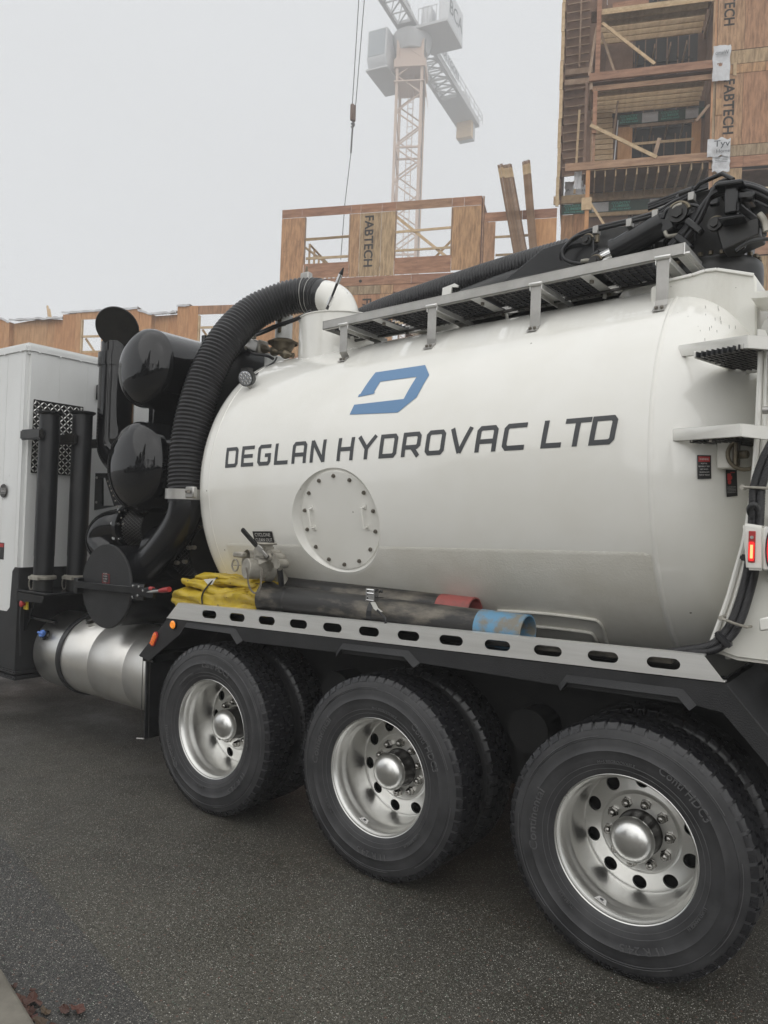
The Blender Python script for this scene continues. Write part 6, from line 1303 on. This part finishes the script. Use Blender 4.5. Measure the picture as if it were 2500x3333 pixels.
# plastic sheeting scraps
def scrap(B, s0, s1, z0, z1, w, seed, m='wrap', amp=.05, name='house_wrap', n=14, taper=0):
    root, rs, rw = B; vs = []
    for i in range(n+1):
        for j in range(n+1):
            u, v = i/n, j/n; s = s0+(s1-s0)*u+noise.noise(V3((v*4, seed, 1)))*.06*(1 if i in (0, n) else .3); z = z0+(z1-z0)*v+noise.noise(V3((u*4, seed, 5)))*.10*(1 if j in (0, n) else .2)+taper*u*v
            vs.append((s-rs, w-rw+noise.noise(V3((u*3, v*3, seed)))*amp-abs(noise.noise(V3((u*7, v*6, seed+3))))*amp*.5, z))
    mb = MB(); mb.add(vs, [(i*(n+1)+j, (i+1)*(n+1)+j, (i+1)*(n+1)+j+1, i*(n+1)+j+1) for i in range(n) for j in range(n)]); o = mb.obj(name, m, None, smooth=60, fixn=False); o.parent = root; return o
scrap(B, 13.62, 14.30, 20.95, 22.45, -.20, 1); scrap(B, 13.50, 14.40, 17.75, 18.50, -.22, 2); scrap(B, 13.72, 14.40, 17.10, 17.78, -.20, 3)
btext(B, 'omeW', 13.70, 22.02, -.30, .16, .52, 'wrapdark', name='wrap_print'); btext(B, 'Tyv', 13.75, 18.12, -.33, .26, .62, 'wrapdark', name='wrap_print'); btext(B, 'Home', 13.85, 17.86, -.33, .14, .52, 'wrapdark', name='wrap_print')
for k in range(4): bx(B, 'wrap_lines', 13.82, 14.3, 17.70-.07*k, 17.715-.07*k, -.275, -.27, 'wrapdark')
# ledger, wrap and green band on the recessed wall, 2.35 m behind the balcony rim
def rs_(v): return 8.75+(v-8.75)*1.0693
def rz_(v): return 2+(v-2)*1.0693
LW_ = 2.35
def rbx(name, s0, s1, z0, z1, d0, d1, m): bx(B, name, rs_(s0), rs_(s1), rz_(z0), rz_(z1), LW_+d0, LW_+d1, m)
def rtx(t, s, z, d, h, w, m): btext(B, t, rs_(s), rz_(z), LW_+d, h, w, m, name='wrap_print')
scrap(B, rs_(7.72), rs_(8.5), rz_(16.62), rz_(17.25), LW_-.05, 5); scrap(B, rs_(8.5), rs_(9.6), rz_(16.60), rz_(17.08), LW_-.03, 7, amp=.03); scrap(B, rs_(9.6), rs_(13.2), rz_(16.60), rz_(17.02), LW_-.03, 8, amp=.03)
rtx('p.', 7.80, 16.80, -.14, .14, .16, 'wrapdark'); rtx('HomeWrap', 8.45, 16.74, -.12, .12, 1.05, 'wrapdark'); rtx('HomeWrap.', 10.0, 16.80, -.12, .15, 1.15, 'wrapdark')
scrap(B, 8.10, 8.42, 17.0, 17.9, .2, 9)
rbx('base_beam', 7.25, 8.9, 16.25, 16.60, -.14, -.02, 'stud'); rbx('base_beam', 8.9, 13.7, 16.28, 16.62, -.12, -.01, 'stud')
rbx('green_wrap', 7.62, 13.75, 15.80, 16.24, -.03, .0, 'green')
for s in (8.90, 11.30, 13.3): rbx('wrap_patch', s, s+.70, 15.82, 16.23, -.045, -.032, 'wrap')
def lumber_print2(s):
    for t, ds, dz, h, w in (('COUNTRY', 0, .30, .115, .84), ('LUMBER', .07, .165, .12, .74), ('604-533-4447', 0, .04, .09, .86)): rtx(t, s+ds, 15.81+dz, -.035, h, w, 'teal')
lumber_print2(7.72); lumber_print2(9.72); lumber_print2(12.15)
for k, s0 in enumerate((7.60, 8.12)): rbx('sheathing_sheet', s0, s0+.51, 12.2, 15.78, -.02, .0, 'ply')
rbx('opening_head', 8.8, 13.7, 15.62, 15.78, -.05, .04, 'stud'); bx(B, 'opening_black_sheet', 8.7, 13.8, 12.0, 17.2, 4.6, 4.65, 'under')  # black sheet at the back stands in for unlit depth
for k in range(6): rbx('inner_board', 9.1, 10.1, 15.05-.42*k, 15.40-.42*k, .6, .66, 'studdark')
for k in range(5): bb(B, 'inner_stud', (10.6+.6*k, 4.3, 12.2), (10.7+.6*k, 4.3, 16.6), .05, .12, 'studdark')
btext(B, 'ABTECH', 14.05, 25.35, -.032, .40, 1.98, 'stencil', True); btext(B, 'FABTECH', 14.13, 21.08, -.032, .40, 2.32, 'stencil', True); btext(B, 'F', 14.18, 16.9, -.032, .40, .26, 'stencil', True)
bx(B, 'cleat', 14.45, 14.58, 21.2, 21.75, -.06, -.03, 'stud'); bx(B, 'cleat', 13.82, 14.05, 19.6, 20.3, -.05, -.03, 'ply')
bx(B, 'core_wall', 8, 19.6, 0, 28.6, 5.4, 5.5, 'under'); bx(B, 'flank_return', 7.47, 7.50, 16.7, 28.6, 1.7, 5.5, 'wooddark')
# ---- left building ----------------------------------------------------
LB = building('low_framed_building', 'lower orange plywood building along the far left with zigzag parapet and open windows', -24.5, 3)
def lsh(e, z0, tops, m='plyo', w=3):
    for i in range(len(e)-1):
        a, b = e[i], e[i+1]; ta, tb_ = tops[i]
        root, rs, rw = LB; mb = MB(); mb.prism([(a+.008-rs, w-rw, z0), (b-.008-rs, w-rw, z0), (b-.008-rs, w-rw, tb_), (a+.008-rs, w-rw, ta)], (0, -.03-.008*(i % 2), 0)); o = mb.obj('sheathing_sheet', m, None, smooth=0); o.parent = root
ZB = 6
lsh([-30, -27.5, -25.2, -24.4], ZB, [(13.4, 13.35), (13.35, 13.25), (13.22, 13.1)], w=3.4); lsh([-24.5, -24.1, -23.75], ZB, [(13.10, 12.95), (12.95, 12.80)])
lsh([-23.75, -22.6, -21.4, -20.9, -20.15], ZB, [(12.78, 12.93), (12.93, 12.98), (12.98, 12.95), (12.95, 12.90)], w=3.3)
lsh([-20.15, -19.3, -18.95], ZB, [(13.13, 13.16), (13.16, 13.22)]); lsh([-18.95, -17.5, -17.2], 12.8, [(13.22, 13.28), (13.28, 13.3)])
lsh([-17.5, -16.3, -15.2], ZB, [(13.28, 13.33), (13.33, 13.27)]); lsh([-15.2, -14.45], ZB, [(13.24, 12.96)], 'plyo', 3.0)
lsh([-14.4, -13.6, -12.9], ZB, [(12.93, 12.95), (12.95, 12.98)], w=3.3); lsh([-12.87, -12.2, -11.6], ZB, [(13.34, 13.33), (13.33, 13.32)]); lsh([-11.6, -9.3, -7.0], 12.84, [(13.32, 13.3), (13.3, 13.28)], 'ply')
lsh([-9.3, -8.2, -6.9, -5.7], ZB, [(12.8, 12.8), (12.8, 12.8), (12.8, 12.8)]); lsh([-18.95, -17.5], ZB, [(10.9, 10.9)]); lsh([-11.6, -9.3], ZB, [(11.2, 11.2)])
for s_, zt_ in ((-23.76, 12.82), (-14.44, 12.97), (-24.45, 13.0)): bx(LB, 'return_sheet', s_-.03, s_, ZB, zt_, 3.0, 3.42, 'plyo')
for s0, s1, z0, z1 in ((-18.93, -17.5, 10.9, 12.8), (-11.58, -9.3, 11.2, 12.8)):
    for s in (s0, s1-.08): bx(LB, 'window_jamb', s, s+.08, z0, z1, 2.95, 3.1, 'stud')
    bx(LB, 'guard_board', s0, s1, z0+.0, z0+.12, 3.0, 3.06, 'stud'); bx(LB, 'guard_board', s0, s1, z0+.88, z0+1.0, 3.0, 3.06, 'stud'); bb(LB, 'brace', (s0+.1, 3.3, z0+.9), (s0+.9, 3.3, z0-.1), .05, .12, 'stud')
    for k in range(5): bx(LB, 'stud', s0+.1+.42*k, s0+.17+.42*k, 9.8, 12.9-.12*k, 5.6, 5.7, 'stud')
    bb(LB, 'top_plate', (s0-.2, 5.6, 13.15), (s1+.9, 5.6, 12.2), .1, .1, 'stud')
for i, (s0, s1, z, dz) in enumerate(((-24.5, -23.75, 13.08, -.25), (-23.75, -20.15, 12.95, .02), (-20.2, -15.3, 13.24, .10), (-15.3, -14.4, 13.22, -.25), (-14.45, -12.9, 13.0, .04), (-12.9, -12.1, 13.38, .0))):
    n = int((s1-s0)*7)+3; vs = []; rs, rw = LB[1], LB[2]
    for k in range(n+1):
        u = k/n; s = s0+(s1-s0)*u; zz_ = z+dz*u+noise.noise(V3((s*2.5, i, 0)))*.05
        vs += [(s-rs, 2.90-rw, zz_-.07-.05*abs(noise.noise(V3((s*4, 3, i))))), (s-rs, 2.90-rw+noise.noise(V3((s*4, 7, i)))*.05, zz_+.04+.05*noise.noise(V3((s*5, 9, i)))), (s-rs, 3.4-rw, zz_+.03)]
    mb = MB(); mb.add(vs, [(3*k+j, 3*k+3+j, 3*k+4+j, 3*k+1+j) for k in range(n) for j in (0, 1)]); o = mb.obj('parapet_plastic', 'wrap', None, smooth=60, fixn=False); o.parent = LB[0]
# ---- timber leaning or standing on the buildings ---------------------
def BW(s, w, z): return BO+BU*s+BV*w+V3((0, 0, z))
def bundle(s0, z0, s1, z1, w0, w1, n, wd, lab):
    base = BW(s1, w1, z1); r = tag(empty('lumber_bundle', base, None), lab, 'lumber', 'timber bundles leaning on the wing')
    for k in range(n):
        off_ = (k-(n-1)/2)*wd; a = BW(s0+off_, w0, z0+random.uniform(-.03, .05)); b = BW(s1+off_*1.0, w1, z1)
        MB().beam(a, b, .28, wd*.86, BU).obj('board', 'bundle', r)
        t = a.lerp(b, .13); MB().beam(a.lerp(b, .035)+V3((0, -.004, 0)), t+V3((0, -.004, 0)), .284, wd*.92, BU).obj('sawn_end', 'stud', r)
bundle(5.08, 18.02, 6.0, 13.6, -.4, -.1, 11, .058, 'thicker bundle of long boards leaning out over the wing roofline, left of two'); bundle(6.02, 18.10, 6.52, 13.6, -.4, -.1, 6, .058, 'thinner bundle of long boards beside the thick one, right of two')
for i, (s, z, dz, lab) in enumerate(((-21.75, 12.9, 1.05, 'loose pale stud sticking up behind the far left parapet, taller of two'), (-21.62, 12.9, .85, 'loose pale stud sticking up behind the far left parapet, shorter of two'))):
    a, b = BW(s+.28, 3.5, z), BW(s-.22, 3.9, z+dz*1.0); o = MB().beam(a, b, .10, .10).obj('loose_stud', 'stud', None); tag(o, lab, 'stud', 'loose studs on the parapet')
# ================================================================== CRANE
KC = 72.0/46
def CPT(x, y, dep): return CP+ray(x, y)*dep
KD = 72; KF = 2.15; mA = CPT(877, 470, KD); mB_ = CPT(892, 90, KD); base = V3((mA.x, mA.y, 0)); ztop = mB_.z
cr = tag(empty('tower_crane', base), 'orange lattice tower crane with grey cab and counter jib fading into the fog', 'crane')
MW = 2.35/2; ang = radians(28); e1 = V3((cos(ang), sin(ang), 0)); e2 = V3((-sin(ang), cos(ang), 0))
def mp(i, z): sx_, sy_ = ((-1, -1), (1, -1), (1, 1), (-1, 1))[i]; return base+e1*(sx_*MW)+e2*(sy_*MW)+V3((0, 0, z))
SEC = 3.4; nsec = int(ztop/SEC)+1; zt_ = ztop-1.5
for i in range(4): MB().beam(mp(i, 0), mp(i, zt_), .25, .25, e1).obj('mast_leg', 'crane', cr)
z = zt_; k = 0
while z > 6:
    for i in range(4):
        a0_, a1_ = mp(i, z), mp((i+1) % 4, z); b0_, b1_ = mp(i, z-SEC/2), mp((i+1) % 4, z-SEC/2); c0_, c1_ = mp(i, z-SEC), mp((i+1) % 4, z-SEC)
        if k % 3 == 0: MB().beam(a0_, a1_, .14, .16).obj('mast_strut', 'crane', cr)
        mb = MB()
        for p_, q_ in ((a0_, b1_), (b1_, c0_)) if (i % 2 == 0) else ((a1_, b0_), (b0_, c1_)): mb.beam(p_, q_, .11, .11)
        mb.obj('mast_brace', 'crane', cr)
    z -= SEC; k += 1
for dx in (-.25, .25): MB().beam(base+e1*dx+e2*.3+V3((0, 0, 5)), base+e1*dx+e2*.3+V3((0, 0, zt_)), .05, .05).obj('ladder_rail', 'crane', cr)
MB().tube([base+e1*(MW+.25)-e2*MW+V3((0, 0, 3)), base+e1*(MW+.25)-e2*MW+V3((0, 0, zt_))], .03, 6).obj('power_cable', 'cableg', cr)
for k in range(60): z = 10+k*(zt_-11)/60; MB().beam(base+e1*-.25+e2*.3+V3((0, 0, z)), base+e1*.25+e2*.3+V3((0, 0, z)), .04, .04).obj('ladder_rung', 'crane', cr)
# climbing collar
zc_ = CPT(872, 175, KD).z; mb = MB()
for i in range(4): mb.beam(mp(i, zc_)+(mp(i, 0)-base-V3((0, 0, 0)))*.18, mp((i+1) % 4, zc_)+(mp((i+1) % 4, 0)-base)*.18, .25, .8)
mb.obj('climbing_collar', 'crane', cr); zc2 = CPT(872, 215, KD).z
mb = MB(); mb.prism([mp(i, zc2)+(mp(i, 0)-base)*.22 for i in range(4)], (0, 0, .12)); mb.obj('collar_platform', 'crane', cr)
mb = MB(); q = [mp(i, zc_-.2) for i in range(4)]; mb.add([q[1]+e1*.1, q[2]+e1*.1, q[2]+e1*.5+V3((0, 0, -3.2)), q[1]+e1*.5+V3((0, 0, -3.2))], [(0, 1, 2, 3)]); mb.obj('climbing_frame', 'crane', cr)
# slewing unit
zs = CPT(885, 118, KD).z
MB().lathe([(0, 0), (0, 1.5), (.5, 1.7), (1.1, 1.9), (1.6, 1.9), (1.6, 0)], base+V3((0, 0, zs-1.0)), (0, 0, 1), 32).obj('slewing_ring', 'craneg', cr)
mb = MB(); mb.prism([mp(i, zs-2.6) for i in range(4)], (0, 0, 1.7)); mb.obj('tower_head', 'crane', cr)
# jib direction: from the counterweight end through the mast
ce = CPT(1012, 270, 88); hd = V3((base.x-ce.x, base.y-ce.y, 0)); CJ = hd.length; hd.normalize(); sd_ = V3((-hd.y, hd.x, 0)); zj = zs+.9
jc = V3((base.x, base.y, zj))
def jp(a, s, z): return jc+hd*a+sd_*s+V3((0, 0, z))
# counter jib: two girders with open bracing beneath, rails, walkway
W2 = 1.15
for s in (-W2, W2): MB().beam(jp(0, s, 0), jp(-CJ, s, 0), .35, .65).obj('counter_jib_girder', 'craneg', cr)
for k in range(9):
    a = -1-k*(CJ-3)/9; b = a-(CJ-3)/9; mb = MB(); mb.beam(jp(a, -W2, -.2), jp(b, W2, -.2), .12, .12); mb.beam(jp(a, W2, -.2), jp(b, -W2, -.2), .12, .12); mb.beam(jp(a, -W2, -.2), jp(a, W2, -.2), .12, .12); mb.obj('counter_jib_brace', 'craneg', cr)
for s in (-W2-.15, W2-.35): mb = MB(); mb.prism([jp(-2.2, s, .3), jp(-2.2, s+.5, .3), jp(-CJ, s+.5, .3), jp(-CJ, s, .3)], (0, 0, .05)); mb.obj('counter_jib_walkway', 'craneg', cr)
for k in range(12): a = -1.5-k*(CJ*.6)/12; MB().beam(jp(a, -W2, .1), jp(a, W2, .1), .10, .10).obj('cross_member', 'craneg', cr)
mb = MB(); mb.prism([jp(-CJ*.62, -W2-.1, -.35), jp(-CJ*.62, W2+.1, -.35), jp(-CJ-.3, W2+.1, -.35), jp(-CJ-.3, -W2-.1, -.35)], (0, 0, .4)); mb.obj('ballast_tray', 'craneg', cr)
for s in (-W2-.35, W2+.35):
    for zz_ in (.6, 1.15): MB().beam(jp(-2, s, zz_), jp(-CJ-.6, s, zz_), .05, .05).obj('guard_rail', 'craneg', cr)
    for k in range(11): MB().beam(jp(-2-k*(CJ-1.4)/10, s, .1), jp(-2-k*(CJ-1.4)/10, s, 1.15), .05, .05).obj('rail_post', 'craneg', cr)
for zz_ in (.6, 1.15): MB().beam(jp(-CJ-.6, -W2-.35, zz_), jp(-CJ-.6, W2+.35, zz_), .05, .05).obj('guard_rail', 'craneg', cr)
for k in range(2): mb = MB(); mb.prism([jp(-CJ+.2+k*.75, -.9, -2.2), jp(-CJ+.2+k*.75, .9, -2.2), jp(-CJ+.85+k*.75, .9, -2.2), jp(-CJ+.85+k*.75, -.9, -2.2)], (0, 0, 3.0)); mb.obj('counterweight', 'stud' if k else 'craneg', cr)
MB().cyl(jp(-CJ+2.6, -.9, .8), jp(-CJ+2.6, .9, .8), .7, n=20).obj('winch_drum', 'craneg', cr); mb = MB(); mb.prism([jp(-CJ+3.4, -1, .3), jp(-CJ+3.4, 1, .3), jp(-CJ+4.6, 1, .3), jp(-CJ+4.6, -1, .3)], (0, 0, 1.1)); mb.obj('winch_motor', 'craneg', cr, bevel=.1)
# name board on the guard rail facing us
side = W2+.42 if (jp(0, 1, 0)-CP).dot(_r) > (jp(0, -1, 0)-CP).dot(_r) else -W2-.42
def board(a0, a1, z0, z1, side, txt, mboard='cranew'):
    A_, B2 = jp(a0, side, z0), jp(a1, side, z0); ex = (B2-A_).normalized(); L_ = (B2-A_).length; nn = ex.cross(V3((0, 0, 1)))
    if nn.dot(CP-A_) < 0: A_, B2 = B2, A_; ex = -ex; nn = ex.cross(V3((0, 0, 1)))
    mb = MB(); mb.prism([A_, B2, B2+V3((0, 0, z1-z0)), A_+V3((0, 0, z1-z0))], nn*-.05); mb.obj('name_board', mboard, cr)
    mb = MB(); text_on(mb, txt, A_+ex*(L_*.04)+V3((0, 0, (z1-z0)*.15))+nn*.02, ex, V3((0, 0, 1)), (z1-z0)*.68, L_*.92); mb.obj('board_lettering', 'wrapdark', cr, smooth=0, fixn=False)
board(-3.2, -9.2, .2, 1.2, side, 'POLYGON')
# front jib: triangular lattice heading over the camera's left
JL = 26
for s in (-.85, .85): MB().beam(jp(0, s, .2), jp(JL, s, .2), .22, .22).obj('jib_chord', 'craneg', cr)
MB().beam(jp(1, 0, 2.2), jp(JL, 0, 2.2), .2, .2).obj('jib_chord', 'craneg', cr)
n = 16
for k in range(n):
    a, b = JL*k/n, JL*(k+1)/n; m_ = (a+b)/2; mb = MB()
    for s in (-.85, .85): mb.beam(jp(a, s, .2), jp(m_, 0, 2.2), .09, .09); mb.beam(jp(m_, 0, 2.2), jp(b, s, .2), .09, .09)
    mb.beam(jp(a, -.85, .2), jp(b, .85, .2), .10, .10); mb.beam(jp(a, -.85, .2), jp(a, .85, .2), .10, .10); mb.obj('jib_bracing', 'craneg', cr)
mb = MB(); mb.prism([jp(0, -.95, -.2), jp(0, .95, -.2), jp(2.0, .85, .0), jp(2.0, -.85, .0)], (0, 0, .3)); mb.obj('jib_foot', 'craneg', cr)
for s in (-.85, .85): MB().beam(jp(0, s, .15), jp(7, s, .15), .34, .34).obj('jib_chord', 'craneg', cr)
# cab: hung left, machinery house right
lf = -1 if (jp(0, 1, 0)-CP).dot(_r) > 0 and side > 0 else 1
def cpoly(name, A_, ex, ey, lx, ly, z0, z1, m, bev=.05): mb = MB(); mb.prism([A_, A_+ex*lx, A_+ex*lx+ey*ly, A_+ey*ly], (0, 0, z1-z0)); return mb.obj(name, m, cr, bevel=bev)
ca = CPT(788, 75, 68); cz0, cz1 = CPT(800, 130, 68).z, CPT(800, 30, 68).z
sl = -sd_ if (sd_.dot(_r) > 0) else sd_   # towards picture left
A_ = V3((base.x, base.y, cz0))+sl*1.4+hd*2.4; q_ = [A_, A_+sl*2.3, A_+sl*2.3-hd*4.6, A_-hd*4.6]
mb = MB(); mb.prism(q_, (0, 0, .15)); mb.obj('cab_platform', 'craneg', cr)
A_ = V3((base.x, base.y, cz0+.15))+sl*1.5+hd*2.5
mb = MB(); pr = [(0, 0), (.55, -.0), (0, 0)]; H_ = (cz1-cz0)*.86
Q = [A_+hd*-.3, A_+hd*.15+V3((0, 0, .8)), A_+hd*.05+V3((0, 0, H_)), A_-hd*2.6+V3((0, 0, H_)), A_-hd*2.6, ]
mb.prism(Q, sl*2.0); mb.obj('operator_cab', 'cranew', cr, bevel=.06)
mb = MB(); mb.prism([Q[1]+(Q[2]-Q[1])*.06+hd*.03+sl*.15, Q[1]+(Q[2]-Q[1])*.94+hd*.03+sl*.15, Q[1]+(Q[2]-Q[1])*.94+hd*.03+sl*1.85, Q[1]+(Q[2]-Q[1])*.06+hd*.03+sl*1.85], hd*.02); mb.obj('cab_window', 'glass', cr)
rs_ = -sl*-1; sr_ = -sl
A_ = V3((base.x, base.y, zs+.4))+sr_*.9+hd*1.6; mb = MB(); mb.prism([A_, A_+sr_*3.2, A_+sr_*3.2-hd*4.4, A_-hd*4.4], (0, 0, .25)); mb.obj('machinery_deck', 'craneg', cr)
A2 = A_+sr_*2.2-hd*.4+V3((0, 0, .25)); mb = MB(); mb.prism([A2, A2+sr_*1.0, A2+sr_*1.0-hd*4.0, A2-hd*4.0], (0, 0, 3.0)); mb.obj('machinery_house', 'cranew', cr, bevel=.05)
mb = MB(); f0_ = A2+sr_*1.03-hd*3.8+V3((0, 0, .9)); nn = sr_; exx = hd if hd.cross(V3((0, 0, 1))).dot(nn) > 0 else -hd; f0_ = f0_ if exx.dot(hd) > 0 else A2+sr_*1.03-hd*.2+V3((0, 0, .9)); text_on(mb, 'BCA', f0_, exx, V3((0, 0, 1)), 1.3, 3.5); mb.obj('board_lettering', 'wrapdark', cr, smooth=0, fixn=False)
A3 = A_+sr_*.3-hd*.6+V3((0, 0, .25)); mb = MB(); mb.prism([A3, A3+sr_*1.0, A3+sr_*1.0-hd*1.6, A3-hd*1.6], (0, 0, 2.2)); mb.obj('switch_cabinet', 'cranew', cr, bevel=.15)
for k in range(5): q_ = A_+sr_*(.3+.45*k)+hd*-.05+V3((0, 0, .25)); MB().beam(q_, q_+V3((0, 0, 1.5)), .05, .05).obj('rail_post', 'craneg', cr)
MB().beam(A_+sr_*.3+V3((0, 0, 1.75)), A_+sr_*2.2+V3((0, 0, 1.75)), .05, .05).obj('guard_rail', 'craneg', cr)
# enlarged so that the haze pales it: the crane stands about 155 m off
bf = CPT(877, 470, KD*KF); cr.scale = (KF, KF, KF); cr.location = (bf.x, bf.y, 0)
ztop *= KF
# hook block on its falls (hangs from the jib outside the picture)
hk1, hk2 = CPT(763, 226, 50), CPT(762, 262, 50); hb = tag(empty('hook_block', hk2), 'brown crane hook block with wire sling hanging in the fog left of the mast', 'hook block')
for (x, y) in ((775, 0), (787, 0)): MB().tube([CPT(757+(x-775)*.6+4, 228, 50), CPT(x, y, 50), CPT(x+(x-757)*.18, -90, 50)], .028, 6).obj('hoist_rope', 'cableg', hb)
MB().beam(hk1, hk2, .26, .40).obj('pulley_case', 'hookp', hb, bevel=.06); MB().ring(hk2-V3((0, 0, .25)), (0, 1, 0), .14, .05, 20, 8, 0, -60, 240).obj('hook', 'cableg', hb)
a, b, c3, e_ = CPT(762, 268, 50), CPT(758, 330, 49), CPT(745, 440, 47), CPT(736, 560, 45); MB().tube([a, b], .06, 6).obj('wire_sling', 'cableg', hb); MB().tube([b, c3, e_], .025, 6).obj('wire_sling', 'cableg', hb)
# ================================================================== ACROSS THE ROAD, BEHIND THE CAMERA (seen only as reflections)
rt = random.Random(11)
def conifer(x, y, H, R, lab):
    r = tag(empty('conifer_tree', (x, y, 0)), lab, 'tree', 'conifers across the road'); MB().cyl((x, y, 0), (x, y, H*.9), .25, .03, n=10).obj('trunk', 'bark', r)
    mb = MB(); n = 3200
    for k in range(n):
        t = rt.random()**.8; z = H*(.08+.92*t); rad = R*(1-t)**.75*(.55+.45*rt.random())*(1+.35*sin(z*2.1+x)*rt.random()); a = rt.random()*2*pi
        c = V3((x+rad*cos(a), y+rad*sin(a), z)); s = .25+.3*rt.random()*(1-t*.5); u_ = V3((cos(a), sin(a), -.4+rt.random()*.5))*s; v_ = V3((-sin(a), cos(a), rt.uniform(-.5, .5)))*s*.6; mb.add([c-u_-v_, c+u_, c-u_+v_], [(0, 1, 2)])
    mb.obj('crown', 'foliage', r, smooth=0, fixn=False)
conifer(-9.5, -26, 19, 3.0, 'tall pointed conifer across the road behind the viewer, taller of the row'); conifer(-13.5, -27, 12, 3.6, 'shorter broad conifer left of the tall one behind the viewer'); conifer(-18, -30, 10, 3.4, 'low conifer at the end of the row behind the viewer'); conifer(8, -30, 13, 3.6, 'conifer beyond the bare tree behind the viewer')
def baretree(x, y, H, lab):
    r = tag(empty('bare_tree', (x, y, 0)), lab, 'tree', 'bare trees across the road'); tr_ = MB(); br2 = MB()
    def grow(p_, d, l, rad, dep):
        q_ = p_+d*l; (tr_ if dep < 2 else br2).tube([p_, p_.lerp(q_, .5)+V3((rt.uniform(-1, 1), rt.uniform(-1, 1), 0))*l*.05, q_], rad, 6, radii=[rad, rad*.85, rad*.7])
        if dep >= 5: return
        for _ in range(3 if dep < 4 else 2): d2 = (d+V3((rt.uniform(-1, 1), rt.uniform(-1, 1), rt.uniform(-.2, .7)))*.62).normalized(); grow(q_, d2, l*.72, rad*.6, dep+1)
    grow(V3((x, y, 0)), V3((0, 0, 1)), H*.28, .22, 0); tr_.obj('trunk', 'bark', r, fixn=False); br2.obj('crown', 'bark', r, fixn=False)
baretree(-3.5, -24, 9, 'bare branching tree right of the tall conifer behind the viewer'); baretree(3, -27, 10, 'bare branching tree further right behind the viewer')
sl_ = tag(empty('street_lamp', (-4.6, -16, 0)), 'grey street lamp with a curved arm across the road behind the viewer', 'street lamp'); MB().cyl((-4.6, -16, 0), (-4.6, -16, 8.2), .10, .06, n=12).obj('pole', 'craneg', sl_); MB().tube(spline([(-4.6, -16, 8.1), (-5.0, -15.6, 8.7), (-6.6, -14.6, 9.1)], 12), .04, 8).obj('arm', 'craneg', sl_); MB().box(-7.1, -6.5, -14.8, -14.4, 9.0, 9.18).obj('lamp_head', 'craneg', sl_, bevel=.03)
# low dark hedge line closing the far side of the road
mb = MB()
for k in range(2600):
    x = rt.uniform(-40, 34); y = rt.uniform(-33, -29); z = rt.uniform(0, 3.2+1.2*sin(x*.4)+.8*sin(x*1.3)); c = V3((x, y, z)); s = .5; u_ = V3((rt.uniform(-1, 1), rt.uniform(-1, 1), rt.uniform(-1, 1)))*s; v_ = V3((rt.uniform(-1, 1), rt.uniform(-1, 1), rt.uniform(-1, 1)))*s; mb.add([c-u_-v_, c+u_, c-u_+v_], [(0, 1, 2)])
o = mb.obj('hedge', 'foliage', None, smooth=0, fixn=False); tag(o, 'dark hedge along the far side of the road behind the viewer', 'hedge', kind='stuff')
# ================================================================== HAZE
HZ = max(60, ztop+6)
hz = MB(); hz.box(-165, 60, -45, 230, -1.2, HZ); m = bpy.data.materials.new('haze'); m.use_nodes = True; nt_ = m.node_tree; nt_.nodes.clear(); pv = nt_.nodes.new('ShaderNodeVolumePrincipled'); mo = nt_.nodes.new('ShaderNodeOutputMaterial'); nt_.links.new(pv.outputs[0], mo.inputs['Volume'])
pv.inputs['Color'].default_value = (.97, .975, .985, 1); pv.inputs['Density'].default_value = HAZE = .0029
M_['haze'] = m; o = hz.obj('haze', 'haze', None, smooth=0); tag(o, 'pale fog filling the air over the building site', kind='stuff')
